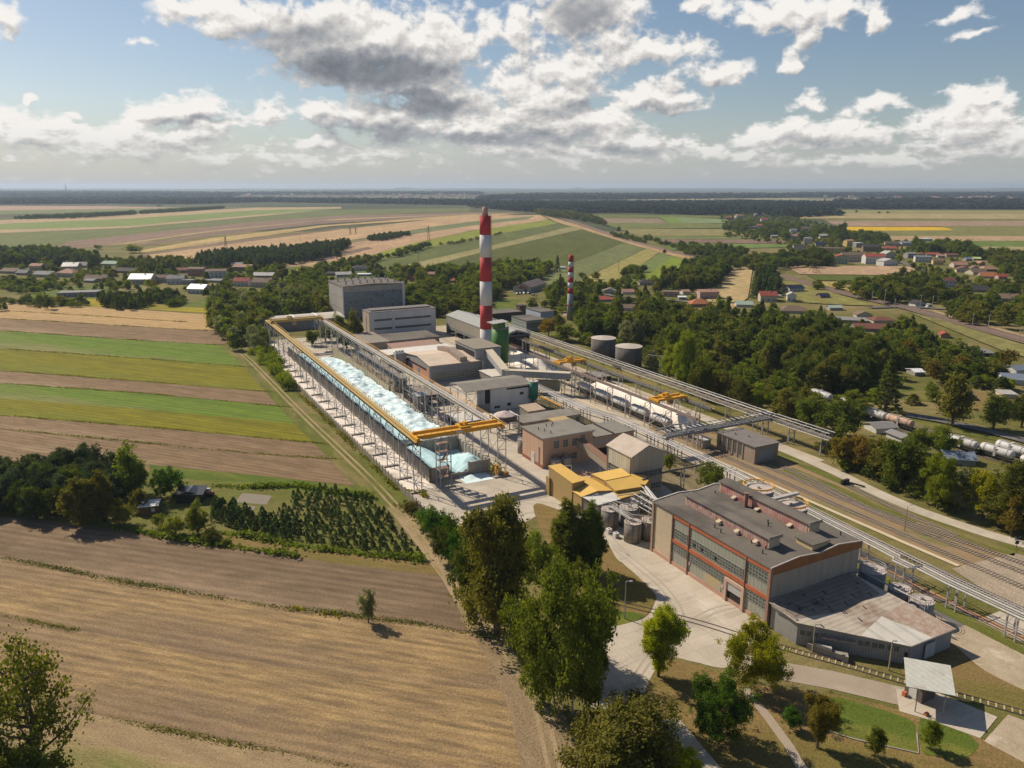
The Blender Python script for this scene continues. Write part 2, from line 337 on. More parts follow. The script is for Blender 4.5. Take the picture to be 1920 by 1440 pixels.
blue_m = surf('blue_paint', (.05, .10, .22), (.06, .11, .2), 1.0, .6)
black_film = surf('black_sheeting', (.02, .02, .025), (.035, .035, .04), .8, .35, spec=.5)
bark = surf('bark', (.085, .065, .045), (.14, .11, .08), 1.5, .95, streak=True)

# ------------------------------------------------------------------ mesh builder
class MB:
    def __init__(s, off=(0, 0, 0)): s.v = []; s.f = []; s.o = off
    def add(s, vs, fs):
        n = len(s.v); o = s.o
        s.v += [(x - o[0], y - o[1], z - o[2]) for x, y, z in vs]; s.f += [tuple(i + n for i in f) for f in fs]; return s
    def box(s, x0, x1, y0, y1, z0, z1):
        if x0 > x1: x0, x1 = x1, x0
        if y0 > y1: y0, y1 = y1, y0
        return s.add([(x0, y0, z0), (x1, y0, z0), (x1, y1, z0), (x0, y1, z0), (x0, y0, z1), (x1, y0, z1), (x1, y1, z1), (x0, y1, z1)],
                     [(0, 3, 2, 1), (4, 5, 6, 7), (0, 1, 5, 4), (1, 2, 6, 5), (2, 3, 7, 6), (3, 0, 4, 7)])
    def prism(s, pts, z0, z1):
        n = len(pts); z0 = z0 if hasattr(z0, '__len__') else [z0] * n; z1 = z1 if hasattr(z1, '__len__') else [z1] * n
        vs = [(p[0], p[1], z0[i]) for i, p in enumerate(pts)] + [(p[0], p[1], z1[i]) for i, p in enumerate(pts)]
        return s.add(vs, [tuple(range(n - 1, -1, -1)), tuple(range(n, 2 * n))] + [(i, (i + 1) % n, n + (i + 1) % n, n + i) for i in range(n)])
    def extr(s, prof, axis, a0, a1):
        """profile of (c, z) points swept along axis 'x' or 'y' from a0 to a1"""
        n = len(prof); P = (lambda a, c, z: (a, c, z)) if axis == 'x' else (lambda a, c, z: (c, a, z))
        vs = [P(a0, c, z) for c, z in prof] + [P(a1, c, z) for c, z in prof]
        return s.add(vs, [tuple(range(n - 1, -1, -1)), tuple(range(n, 2 * n))] + [(i, (i + 1) % n, n + (i + 1) % n, n + i) for i in range(n)])
    def cyl(s, x, y, z0, z1, r0, r1=None, n=16, cap=True):
        r1 = r0 if r1 is None else r1
        vs = [(x + r * math.cos(2 * math.pi * i / n), y + r * math.sin(2 * math.pi * i / n), z) for z, r in ((z0, r0), (z1, r1)) for i in range(n)]
        fs = [(i, (i + 1) % n, n + (i + 1) % n, n + i) for i in range(n)]
        if cap: fs += [tuple(range(n - 1, -1, -1)), tuple(range(n, 2 * n))]
        return s.add(vs, fs)
    def tube(s, pts, r, n=6, r_end=None):
        pts = [Vector(p) for p in pts]; rs = r if hasattr(r, '__len__') else [r + ((r_end if r_end is not None else r) - r) * i / max(1, len(pts) - 1) for i in range(len(pts))]
        vs = []
        for i, p in enumerate(pts):
            d = (pts[min(i + 1, len(pts) - 1)] - pts[max(i - 1, 0)]).normalized()
            up = Vector((0, 0, 1)) if abs(d.z) < .95 else Vector((1, 0, 0))
            a = d.cross(up).normalized(); b = d.cross(a)
            for k in range(n):
                t = 2 * math.pi * k / n; vs.append(tuple(p + (a * math.cos(t) + b * math.sin(t)) * rs[i]))
        m = len(pts); fs = [(i * n + k, i * n + (k + 1) % n, (i + 1) * n + (k + 1) % n, (i + 1) * n + k) for i in range(m - 1) for k in range(n)]
        fs += [tuple(range(n)), tuple(range((m - 1) * n + n - 1, (m - 1) * n - 1, -1))]
        return s.add(vs, fs)
    def bar(s, p, q, w_): return s.tube([p, q], w_, 4)
    def quad(s, a, b, c, d): return s.add([a, b, c, d], [(0, 1, 2, 3)])
    def build(s, name, mat, parent=None, label=None, smooth=False):
        me = bpy.data.meshes.new(name); me.from_pydata(s.v, [], s.f); me.update()
        if mat: me.materials.append(mat)
        if smooth:
            for p in me.polygons: p.use_smooth = len(p.vertices) == 4
        o = bpy.data.objects.new(name, me); COL.objects.link(o)
        if parent: o.parent = parent
        if label: o['label'] = label
        return o
def tag(o, label=None, cat=None, group=None, kind=None):
    if label: o['label'] = label
    if cat: o['category'] = cat
    if group: o['group'] = group
    if kind: o['kind'] = kind
    return o
def thing(name, label, cat, s, t, z=0, group=None, rot=0.0, world=None):
    o = bpy.data.objects.new(name, None); COL.objects.link(o); o.empty_display_size = .5
    o.location = world if world is not None else W(s, t, z)
    o.rotation_euler = (0, 0, (0 if world is not None else SROT) + rot)
    o['_o'] = (float(t), float(s), float(z))
    return tag(o, label, cat, group)
def mb(o): return MB(tuple(o['_o']))          # builder that takes absolute factory coordinates (t, s, z)
def copy_tree(o, parent=None):
    c = o.copy(); COL.objects.link(c)
    if parent: c.parent = parent
    for ch in list(o.children): copy_tree(ch, c)
    return c
def flat(name, pts, z, mat, kind='structure', label=None, cat=None):
    """polygon sheet on the ground; pts are world points"""
    c = sum((Vector((p[0], p[1])) for p in pts), Vector((0, 0))) / len(pts)
    me = bpy.data.meshes.new(name); me.from_pydata([(p[0] - c.x, p[1] - c.y, 0) for p in pts], [], [tuple(range(len(pts)))]); me.update()
    if me.polygons[0].normal.z < 0: me.flip_normals()
    me.materials.append(mat); o = bpy.data.objects.new(name, me); COL.objects.link(o); o.location = (c.x, c.y, z)
    return tag(o, label, cat, None, kind)
def strip(name, pts, width, z, mat, **k):
    """ribbon of constant width along world points"""
    P = [Vector((p[0], p[1])) for p in pts]; L = []; Rr = []
    for i, p in enumerate(P):
        d = (P[min(i + 1, len(P) - 1)] - P[max(i - 1, 0)]).normalized(); nrm = Vector((-d.y, d.x)) * width / 2
        L.append(p + nrm); Rr.append(p - nrm)
    c = P[len(P) // 2]; me = bpy.data.meshes.new(name); n = len(P)
    me.from_pydata([(q.x - c.x, q.y - c.y, 0) for q in L + Rr], [], [(i, n + i, n + i + 1, i + 1) for i in range(n - 1)]); me.update()
    if me.polygons[0].normal.z < 0: me.flip_normals()
    me.materials.append(mat); o = bpy.data.objects.new(name, me); COL.objects.link(o); o.location = (c.x, c.y, z)
    return tag(o, k.get('label'), k.get('cat'), None, k.get('kind', 'structure'))
def px(*pts): return [Gp(u, v) for u, v in pts]
def smooth(pts, k=4):
    P = [Vector((p[0], p[1], 0)) for p in pts]; out = []
    for i in range(len(P) - 1):
        p0, p1, p2, p3 = P[max(i - 1, 0)], P[i], P[i + 1], P[min(i + 2, len(P) - 1)]
        for j in range(k):
            t = j / k; out.append(.5 * ((2 * p1) + (p2 - p0) * t + (2 * p0 - 5 * p1 + 4 * p2 - p3) * t * t + (3 * p1 - p0 - 3 * p2 + p3) * t ** 3))
    return out + [P[-1]]
# ================================================================== GROUND AND FIELDS
STRAW1, STRAW2, SOIL1, SOIL2 = (.39, .265, .125), (.225, .155, .084), (.23, .16, .10), (.165, .115, .07)
GR1, GR2 = (.135, .21, .022), (.095, .15, .02)
OL1, OL2 = (.215, .19, .015), (.16, .15, .015)
aF = math.atan2(*(Gp(600, 1138) - Gp(100, 1062)).yx)
aM = math.atan2(*(Gp(380, 905) - Gp(60, 850)).yx)
aA = math.atan2(A.y, A.x)
ground_m = fieldmat('rough_grass_ground', (.17, .15, .045), (.115, .115, .03), 0.3, .3, (.30, .22, .11), .02, .6)
far_m = fieldmat('far_country', (.045, .06, .025), (.075, .085, .035), 0.0, .004, (.16, .14, .06), .0012, .6, .05)
gd = flat('ground', [(-1400, -60), (1500, -60), (1900, 1500), (-1500, 1500)], 0, ground_m)
# the plain beyond: ring of sheets just below, out to the horizon, with a few low wooded rises
flat('plain', [(-14000, -300), (14000, -300), (23000, 23500), (-23000, 23500)], -.6, far_m)
FIELD_Z = [0.02, .02]
def field(pts, mat, near=True, name='field', world=None):
    FIELD_Z[0 if near else 1] += .005 if near else .012
    return flat(name, world or px(*pts), FIELD_Z[0 if near else 1], mat)
m_gold = fieldmat('gold_stubble', STRAW1, STRAW2, aF, .55, SOIL1, .03, .8, 1.0, 1.2, lines=7.5)
m_gold2 = fieldmat('pale_stubble', (.50, .33, .15), (.40, .265, .12), aM, .4, (.40, .27, .15), .03, .5, 1, 1, lines=8)
m_soil = fieldmat('tilled_soil', SOIL1, SOIL2, aF, .5, (.34, .24, .15), .02, .6, 1.1, .9, lines=9)
m_soil2 = fieldmat('brown_soil', (.26, .175, .10), (.195, .13, .072), aM, .5, (.36, .26, .16), .02, .6, 1, 1, lines=8)
m_soil3 = fieldmat('dark_furrows', (.17, .115, .07), (.23, .155, .095), aM, .8, None, .02, 0, 1, 1.4)
m_green = fieldmat('green_crop', GR1, (.13, .17, .03), aM, .2, (.26, .22, .10), .012, .75, .8, .8, lines=10)
m_olive = fieldmat('olive_crop', OL1, OL2, aM, .3, (.17, .19, .03), .02, .5, .8, 1, lines=10)
m_bright = fieldmat('bright_grass', (.115, .155, .022), (.08, .11, .018), aM, .4, (.20, .19, .04), .12, .65)
m_verge = fieldmat('grass_verge', (.145, .15, .03), (.105, .115, .025), aA, .4, (.24, .18, .08), .09, .75)
m_dry = fieldmat('dry_grass', (.25, .165, .07), (.185, .135, .045), aF, .3, (.16, .14, .035), .05, .7)
m_garden = fieldmat('garden_grass', (.12, .14, .028), (.16, .14, .04), 0.4, .3, (.22, .18, .07), .05, .5)
m_path = fieldmat('dirt_track', (.40, .29, .18), (.30, .22, .12), aA, .6, (.19, .17, .05), .1, .6)
m_yel = fieldmat('goldenrod_meadow', (.42, .30, .015), (.22, .20, .02), 0.2, .3, (.18, .17, .03), .03, .7)
# far side of the village, left of the factory (farthest first)
def ff(c1, c2=None, nm=[0]):
    nm[0] += 1
    return fieldmat('far_field_%d' % nm[0], c1, c2 or tuple(x * .82 for x in c1), aFar, .05, None, .01, 0, .05, 1)
aFar = math.atan2(*(Gp(640, 404) - Gp(200, 450)).yx)
FF = [((-250, 386), (200, 386.5), (340, 389.5), (-250, 398)), ((-250, 398), (340, 389.5), (500, 388), (-250, 410)),
 ((-250, 414), (0, 413), (240, 402), (480, 389), (640, 388), (640, 391), (480, 394), (240, 410), (0, 420), (-250, 424)),
 ((-250, 424), (0, 420), (240, 410), (480, 394), (640, 391), (600, 394), (480, 403), (240, 424), (0, 431), (-250, 434)),
 ((-250, 434), (0, 431), (240, 424), (480, 403), (600, 394), (480, 406), (240, 427), (0, 437), (-250, 441)),
 ((-250, 441), (0, 437), (240, 427), (480, 406), (600, 394), (880, 390), (880, 397), (640, 404), (480, 416), (270, 437), (0, 468), (-250, 490)),
 ((100, 470), (125, 453), (270, 437), (480, 416), (640, 404), (880, 398), (985, 399), (880, 404), (640, 410), (400, 432), (200, 460)),
 ((200, 460), (400, 432), (640, 410), (880, 402), (600, 414), (400, 434), (230, 458)),
 ((220, 466), (400, 434), (600, 414), (880, 402), (860, 405), (600, 420), (400, 442), (260, 462)),
 ((230, 475), (400, 446), (600, 423), (880, 402), (985, 400), (880, 407), (620, 424), (400, 456), (260, 475)),
 ((250, 480), (400, 456), (640, 428), (660, 428), (600, 434), (400, 462), (280, 480)),
 ((230, 510), (280, 478), (400, 462), (640, 430), (880, 404), (1012, 403), (1028, 411), (880, 418), (820, 424), (660, 450), (560, 470), (380, 492)),
 ((660, 452), (820, 424), (880, 416), (1003, 405), (990, 411), (880, 424), (760, 441), (700, 448)),
 ((520, 500), (560, 470), (700, 450), (880, 424), (990, 411), (1028, 412), (920, 428), (880, 433), (780, 455), (690, 480), (570, 500)),
 ((570, 488), (690, 463), (700, 466), (600, 492)),
 ((520, 515), (570, 500), (690, 480), (780, 455), (880, 434), (920, 428), (1028, 412), (1045, 419), (920, 441), (880, 447), (780, 470), (670, 496), (560, 525)),
 ((600, 530), (670, 500), (780, 470), (920, 441), (1045, 419), (1075, 424), (920, 461), (880, 473), (760, 497), (720, 520)),
 ((740, 520), (760, 497), (920, 461), (1075, 424), (1090, 430), (920, 469), (880, 482), (800, 500), (760, 520)),
 ((760, 520), (800, 500), (920, 469), (1090, 430), (1172, 455), (1120, 478), (1045, 503), (1000, 525), (900, 530)),
 ((990, 530), (1045, 505), (1172, 455), (1212, 465), (1115, 512), (1060, 535)),
 ((1060, 535), (1115, 513), (1212, 466), (1236, 473), (1195, 503), (1150, 528), (1090, 538)),
 ((1150, 530), (1200, 500), (1238, 474), (1262, 480), (1220, 510), (1180, 530)), ((1170, 535), (1220, 510), (1262, 480), (1294, 488), (1275, 515), (1240, 535)),
 ((1250, 530), (1282, 505), (1294, 488), (1322, 495), (1312, 515), (1290, 530))]
FC = [(.42, .27, .18), (.17, .19, .06), (.42, .30, .16), (.19, .24, .06), (.42, .29, .17), (.145, .16, .05), (.24, .16, .11), (.42, .30, .15), (.22, .15, .10),
      (.44, .31, .13), (.22, .15, .10), (.45, .30, .16), (.16, .18, .075), (.43, .28, .16), (.20, .14, .10), (.22, .24, .03), (.115, .13, .035), (.27, .235, .10), (.095, .105, .022),
      (.15, .165, .06), (.29, .25, .08), (.15, .19, .055), (.19, .235, .025), (.085, .105, .025)]
for p, c in zip(FF, FC): field(p, ff(c), False)
# across the railway and to the right
FR = [(((690, 369.5), (900, 371), (900, 373), (700, 371.5)), (.20, .20, .09)), (((1130, 371), (1500, 370.5), (1540, 376), (1190, 377)), (.30, .27, .13)), (((1650, 367), (2300, 366), (2300, 369), (1650, 369.5)), (.24, .22, .11)), (((440, 376), (640, 375), (660, 377.5), (440, 378.5)), (.30, .26, .13)),
 (((1400, 373), (2300, 372), (2300, 377), (1400, 378)), (.24, .21, .10)), (((1200, 368), (1500, 372), (1500, 375), (1180, 372)), (.28, .25, .13)),
 (((1560, 394), (2300, 395), (2300, 402), (1540, 401)), (.26, .23, .08)), (((1500, 407), (1540, 401), (2300, 402), (2300, 412), (1500, 410)), (.36, .28, .13)), (((1540, 411), (2300, 412), (2300, 415), (1550, 415)), (.20, .18, .06)),
 (((1550, 415), (2300, 415), (2300, 425), (1570, 425)), (.32, .22, .14)), (((1575, 425.5), (1760, 426), (1800, 427.5), (1790, 432), (1580, 433)), (.60, .38, .01)),
 (((1580, 433), (1790, 432), (1760, 424), (2300, 424), (2300, 443), (1620, 443)), (.19, .18, .055)), (((1640, 443), (2300, 443), (2300, 452), (1660, 452)), (.40, .27, .15)),
 (((1700, 452), (2300, 453), (2300, 463), (1750, 463)), (.13, .18, .035)), (((1760, 463), (2300, 463), (2300, 474), (1800, 474)), (.30, .25, .12)),
 (((1092, 402), (1380, 405), (1400, 409), (1240, 409), (1105, 409)), (.14, .155, .035)), (((1105, 409), (1236, 410), (1252, 419), (1120, 418)), (.26, .19, .12)), (((1236, 407), (1268, 408), (1284, 419), (1254, 419)), (.16, .23, .035)),
 (((1268, 408), (1362, 411), (1372, 419), (1284, 419)), (.19, .24, .10)), (((1120, 418), (1400, 420), (1400, 428), (1160, 429)), (.155, .17, .045)), (((1160, 429), (1400, 430), (1420, 443), (1200, 443)), (.24, .21, .08)),
 (((1210, 444), (1430, 445), (1440, 448), (1220, 449)), (.17, .20, .06)), (((1225, 449), (1400, 450), (1480, 452), (1480, 457), (1245, 456)), (.22, .14, .10)), (((1235, 456.5), (1380, 458), (1480, 459), (1480, 464), (1260, 470)), (.14, .20, .05)),
 (((1470, 499), (1700, 500), (1720, 505), (1690, 517), (1500, 515)), (.42, .28, .17)), (((1510, 516), (1690, 518), (1650, 530), (1530, 526)), (.10, .125, .02)), (((1320, 560), (1372, 505), (1412, 500), (1402, 560), (1360, 590)), (.42, .31, .15)),
 (((1430, 560), (1450, 520), (1500, 530), (1640, 575), (1560, 572), (1500, 568)), (.22, .20, .06)), (((1520, 530), (1600, 530), (1700, 572), (1640, 560)), (.40, .30, .09)), (((1700, 585), (1760, 600), (1920, 648), (2100, 700), (2100, 720), (1880, 660)), (.22, .20, .07))]
for p, c in FR: field(p, ff(c), False)
# dry strip beside the railway
field([(1018, 404), (1075, 419), (1172, 452), (1250, 470), (1330, 488), (1322, 496), (1250, 478), (1172, 456), (1090, 430), (1045, 418)], ff((.40, .27, .13)), False)
# big near fields on the left, top to bottom
field([(-300, 566), (0, 568), (200, 577), (392, 590), (420, 608), (430, 647), (405, 621), (0, 597), (-300, 588)], m_gold2)
field([(-300, 588), (0, 597), (230, 611), (405, 621), (428, 648), (240, 637), (0, 620), (-300, 608)], m_soil2)
field([(-300, 608), (0, 620), (240, 637), (428, 648), (478, 690), (275, 673), (0, 654), (-300, 640)], m_green)
field([(-300, 640), (0, 654), (275, 673), (478, 690), (518, 736), (275, 716), (0, 695), (-300, 675)], m_olive)
field([(-300, 675), (0, 695), (275, 716), (518, 736), (552, 765), (275, 738), (0, 719), (-300, 697)], m_soil2)
field([(-300, 697), (0, 719), (275, 738), (552, 765), (582, 797), (275, 768), (0, 747), (-300, 722)], m_green)
field([(-300, 722), (0, 747), (275, 768), (582, 797), (618, 834), (400, 812), (0, 779), (-300, 755)], m_olive)
field([(-300, 755), (0, 779), (400, 812), (618, 834), (642, 862), (480, 851), (0, 804), (-300, 775)], m_soil2)
field([(-300, 775), (0, 804), (480, 851), (642, 862), (690, 914), (480, 891), (287, 872), (0, 840), (-300, 810)], m_gold2 if False else m_soil2)
field([(-300, 810), (0, 840), (287, 872), (360, 882), (360, 900), (0, 870), (-300, 850)], m_soil2)
field([(280, 871), (360, 880), (480, 891), (690, 915), (716, 942), (560, 930), (470, 915), (280, 900)], m_bright)
field([(-300, 850), (0, 870), (280, 890), (470, 912), (716, 940), (745, 968), (812, 1052), (830, 1080), (812, 1078), (620, 1056), (439, 1026), (280, 1000), (190, 990), (0, 968), (-300, 940)], m_garden)
field([(380, 1000), (450, 1004), (600, 1030), (790, 1050), (812, 1052), (826, 1076), (812, 1078), (620, 1056), (439, 1026)], m_dry)
field([(-300, 940), (0, 968), (190, 990), (439, 1026), (620, 1056), (830, 1080), (908, 1180), (930, 1196), (700, 1157), (500, 1136), (230, 1092), (0, 1044), (-300, 1000)], m_soil)
field([(-300, 1000), (0, 1044), (230, 1092), (500, 1136), (700, 1157), (930, 1196), (975, 1235), (1000, 1300), (700, 1276), (405, 1233), (180, 1190), (50, 1164), (-300, 1110)], m_gold)
field([(-300, 1110), (50, 1164), (180, 1190), (405, 1233), (700, 1276), (1000, 1300), (1015, 1440), (1020, 1500), (700, 1452), (534, 1412), (197, 1344), (0, 1310), (-300, 1260)], m_gold)
field([(-300, 1260), (0, 1310), (197, 1344), (534, 1412), (700, 1452), (900, 1560), (-300, 1560)], fieldmat('weedy_soil', (.30, .21, .12), (.36, .26, .14), aF, .6, (.15, .18, .03), .04, .7, 1.2, .8))
# garden beds beside the plantation
for q in ([(455, 925), (510, 930), (500, 947), (440, 942)], [(455, 948), (480, 950), (472, 962), (450, 958)]): field(q, surf('grey_soil', (.24, .20, .15)), name='garden_bed')
# goldenrod meadow and lawns around the left village
field([(160, 560), (210, 562), (300, 572), (390, 578), (396, 588), (240, 578), (165, 575)], m_yel, name='meadow')
field([(335, 575), (360, 566), (405, 556), (425, 556), (398, 578)], m_bright, name='lawn')
field([(60, 540), (200, 535), (215, 545), (160, 562), (60, 566)], m_bright, name='lawn')
field([(440, 570), (520, 558), (560, 575), (480, 600)], m_bright, name='lawn')
field([(470, 512), (620, 492), (620, 502), (560, 520), (480, 530)], m_bright, name='lawn')
field([(940, 575), (1000, 572), (988, 600), (960, 610), (940, 604)], m_bright, name='lawn')
field([(930, 560), (975, 562), (960, 580), (925, 585)], m_bright, name='lawn')
field([(1640, 715), (1770, 728), (1760, 755), (1650, 745)], m_garden, name='lawn')
field([(1780, 735), (1900, 738), (2000, 760), (1960, 790), (1780, 762)], m_dry, name='lawn')
field([(1690, 775), (1800, 790), (2000, 830), (2000, 850), (1720, 800)], m_verge, name='lawn')
# dirt track along the fence and its ruts
track_pts = [W(s, t) for s, t in ((345, -54), (300, -51), (196, -48.8), (112, -46), (75, -46.5), (56, -48), (30, -49), (4, -51), (-14, -57), (-30, -62))]
strip('path', px((900, 1150), (960, 1230), (1005, 1330), (1035, 1440), (1050, 1520)), 9, FIELD_Z[0] + .022, fieldmat('dirt_ground', (.30, .215, .13), (.22, .16, .09), aA, .5, (.16, .15, .045), .08, .5))
strip('verge', smooth(track_pts[:6]), 11.5, FIELD_Z[0] + .01, m_verge)
for dx in (-1.0, .9):
    strip('path', [p + Vector((B.x, B.y, 0)) * dx for p in smooth(track_pts)], .75, FIELD_Z[0] + .03, m_path)
strip('path', px((742, 950), (785, 1000), (850, 1085), (905, 1180), (960, 1260)), 5, FIELD_Z[0] + .015, m_path)
Z1 = .03
ZF = FIELD_Z[1] + .03
# ------------------------------------------------------------------ factory yard
def sp(*st): return [W(s, t) for s, t in st]
def rounded(pts, k=5):
    P = [Vector((p[0], p[1], 0)) for p in pts]; n = len(P); out = []
    for i in range(n):
        p0, p1, p2, p3 = P[i - 1], P[i], P[(i + 1) % n], P[(i + 2) % n]
        for j in range(k):
            t = j / k; out.append(.5 * ((2 * p1) + (p2 - p0) * t + (2 * p0 - 5 * p1 + 4 * p2 - p3) * t * t + (3 * p1 - p0 - 3 * p2 + p3) * t ** 3))
    return out
flat('yard', sp((345, -40.6), (84, -40.9), (72, -37), (64, -22), (70, -8), (58, -6), (48, -8), (36, -10), (30, -5), (30, 2), (60, 12), (60, 40), (62, 56), (345, 56)), Z1, concrete)
flat('yard', sp((335, -40.0), (100, -40.5), (98, -31.5), (335, -31.5)), Z1 + .02, dust)
flat('yard', sp((62, 56.5), (62, 88), (200, 88), (345, 88), (345, 56.5)), Z1, surf('sandy_yard', (.50, .42, .32), (.36, .30, .20), .1, .95, c3=(.20, .19, .07), grain=.2))
flat('pavement', rounded(px((955, 935), (1000, 915), (1060, 938), (1130, 990), (1200, 1030), (1235, 1035), (1440, 1178), (1380, 1215), (1363, 1252), (1300, 1241), (1253, 1233), (1225, 1262), (1195, 1330), (1150, 1400), (1100, 1420), (1098, 1330), (1105, 1250), (1140, 1180), (1208, 1160), (1229, 1128), (1227, 1112), (1195, 1080), (1160, 1048), (1130, 1003), (1060, 960), (1000, 945))), Z1 + .02, concrete)
flat('grass', rounded(px((1000, 948), (1058, 962), (1128, 1005), (1158, 1050), (1193, 1082), (1224, 1112), (1226, 1127), (1206, 1158), (1140, 1176), (1095, 1170), (1040, 1050))), Z1 + .03, m_dry)
flat('grass', rounded(px((1140, 1150), (1185, 1148), (1206, 1158), (1140, 1176))), Z1 + .04, m_bright)
flat('grass', rounded(px((1185, 1300), (1225, 1240), (1300, 1245), (1400, 1280), (1560, 1302), (1690, 1332), (1750, 1352), (1838, 1385), (2100, 1480), (2100, 1700), (1500, 1700), (1320, 1470), (1290, 1400))), Z1, m_dry)
flat('lawn', rounded(px((1560, 1308), (1610, 1318), (1705, 1350), (1716, 1376), (1722, 1412), (1690, 1406), (1600, 1385), (1545, 1368), (1528, 1330))), Z1 + .03, m_bright)
flat('lawn', rounded(px((1726, 1348), (1790, 1362), (1828, 1388), (1832, 1404), (1800, 1426), (1760, 1418), (1730, 1410))), Z1 + .03, m_bright)
for q in (((1150, 1030), (1190, 1062), (1235, 1100), (1262, 1140), (1268, 1175)), ((1158, 1028), (1200, 1058), (1248, 1100), (1277, 1140), (1284, 1172)), ((1385, 1132), (1340, 1140), (1290, 1165), (1230, 1210), (1185, 1270)), ((1392, 1138), (1345, 1148), (1298, 1174), (1240, 1218), (1195, 1278)), ((1040, 922), (1110, 965), (1150, 1010), (1180, 1042)), ((900, 905), (985, 935), (1060, 950), (1120, 990))):
    strip('tyre_mark', smooth(px(*q)), .45, Z1 + .032, surf('tyre_dark_concrete', (.33, .285, .225), (.40, .345, .27), .3, .9))
strip('kerb', px((1545, 1369), (1600, 1386), (1722, 1413), (1719, 1376)), .25, Z1 + .12, conc_old)
strip('road', px((1372, 1236), (1420, 1250), (1560, 1275), (1700, 1308), (1760, 1330)), 5.6, Z1 + .025, gravel_m)
strip('path', px((1395, 1290), (1440, 1345), (1480, 1400), (1520, 1470)), 1.6, Z1 + .03, gravel_m)
strip('path', px((1250, 1350), (1300, 1410), (1350, 1470)), 4, Z1 + .03, concrete)
flat('pavement', px((1680, 1292), (1760, 1300), (1870, 1345), (1838, 1385), (1748, 1352), (1686, 1334)), Z1 + .045, concrete)
flat('road', px((1700, 1110), (1760, 1120), (1850, 1165), (2050, 1260), (2050, 1380), (1930, 1345), (1790, 1230), (1730, 1150)), Z1 + .02, pavers)
flat('road', px((1845, 1390), (1890, 1340), (2050, 1400), (2050, 1500), (1920, 1430)), Z1 + .02, pavers)
flat('grass', rounded(px((1700, 1225), (1770, 1200), (1850, 1260), (1990, 1330), (1940, 1345), (1800, 1300), (1700, 1275))), Z1 + .03, m_dry)
strip('grass', sp((25, 38.5), (0, 37.6), (-30, 37.6), (-60, 37)), 4.0, Z1 + .035, m_verge)
strip('pavement', sp((60, 43.5), (30, 42.2), (0, 41.5), (-30, 41), (-70, 40.5)), 1.2, Z1 + .03, surf('orange_stained_kerb', (.42, .18, .07), (.36, .24, .14)))
flat('road', sp((60, 40.2), (14, 40.2), (-2, 39.9), (-2, 44.5), (14, 45), (60, 46)), Z1 + .028, asphalt)
flat('grass', rounded(sp((90, 41), (60, 41), (50, 30), (40, 24), (42, 14), (56, 14), (64, 28), (88, 28))), Z1 + .035, fieldmat('worn_ground_and_rack_shade', (.19, .15, .08), (.13, .11, .05), aA, .5, (.28, .22, .14), .08, .6))
strip('grass', sp((172, 41.5), (130, 41.5), (116, 44.8), (62, 44.6), (30, 42.5)), 7.5, Z1 + .033, MATS['worn_ground_and_rack_shade'])  # worn brown strip below the pipe rack, darkened to paint in its shade
flat('road', sp((28, 32), (-4, 33.5), (-18, 34), (-18, 41), (28, 41.5)), Z1 + .026, asphalt)
flat('road', sp((-18, 40), (-60, 39), (-60, 50), (-18, 47)), Z1 + .026, concrete)
flat('railway_bed', sp((115, 57.5), (20, 57.5), (-28, 58.5), (-60, 58), (-60, 72), (-12, 76), (14, 73), (60, 78), (115, 78)), Z1 + .01, ballast)
flat('pavement', sp((-2, 55.5), (-4, 76), (-12, 78), (-60, 86), (-70, 50), (-20, 50)), Z1 + .03, fieldmat('timber_crossing', (.42, .34, .25), (.34, .27, .19), aA, 1.2, (.28, .22, .15), .05, .5))
strip('grass', smooth(sp((120, 82), (80, 80), (60, 79), (40, 77.5), (20, 74.5), (5, 74.5), (-4, 77))), 5.5, Z1 + .03, m_verge)
strip('grass', sp((62, 71), (45, 71.3), (30, 71), (18, 70.5)), 5, Z1 + .025, m_verge)
road_pts = smooth(sp((345, 86), (250, 84.5), (180, 81), (120, 84), (79, 84.2), (54, 82.3), (38, 79.6), (24, 78.5), (12, 79.6), (2, 81.5), (-8, 85), (-25, 92), (-60, 104)))
strip('road', road_pts, 4.6, Z1 + .05, concrete)
strip('kerb', [p for p in sp((270, 55.8), (140, 56.4), (100, 56.8), (60, 57.2), (12, 57.6), (-2, 58))], 1.3, Z1 + .14, surf('platform_edge', (.60, .49, .33), (.52, .42, .28)))
for q in ([(180, 74), (150, 74), (150, 79), (180, 78)], [(240, 84), (200, 80), (205, 78), (240, 80)], [(146, 75), (125, 75), (120, 80), (146, 79)]): flat('grass', sp(*q), Z1 + .03, m_verge)
strip('road', px((1000, 600), (1060, 590), (1100, 570)), 5, Z1 + .03, gravel_m)
flat('car_park', px((950, 545), (1000, 553), (1040, 535), (1020, 528), (1030, 520), (1005, 535), (985, 548)), Z1 + .03, asphalt)
# railway embankment and village streets
strip('railway_bed', px((1050, 408), (1100, 425), (1180, 452), (1260, 473), (1340, 489), (1400, 500), (1480, 523), (1590, 553), (1700, 578), (1800, 606), (1920, 640), (2100, 690)), 13, ZF, surf('brown_ballast', (.17, .11, .08), (.22, .15, .11), .4, .95))
strip('road', px((1690, 492), (1720, 505), (1760, 517), (1860, 545)), 7, ZF + .02, asphalt)
strip('road', px((1440, 420), (1490, 440), (1540, 452), (1575, 463)), 7, ZF + .03, surf('pale_road', (.38, .33, .27)))
strip('road', px((1630, 578), (1700, 576), (1790, 582), (1850, 600)), 6, ZF + .025, asphalt)
strip('path', px((1745, 583), (1800, 600), (1860, 615), (1920, 632), (2000, 660)), 5, ZF + .02, m_path)
strip('road', px((560, 497), (620, 507), (700, 505), (760, 508)), 4, ZF, m_path)
strip('road', px((1290, 572), (1270, 590), (1255, 610)), 4, ZF, gravel_m)
strip('road', px((1100, 545), (1150, 556), (1230, 562), (1300, 568), (1380, 570)), 5, ZF, asphalt)
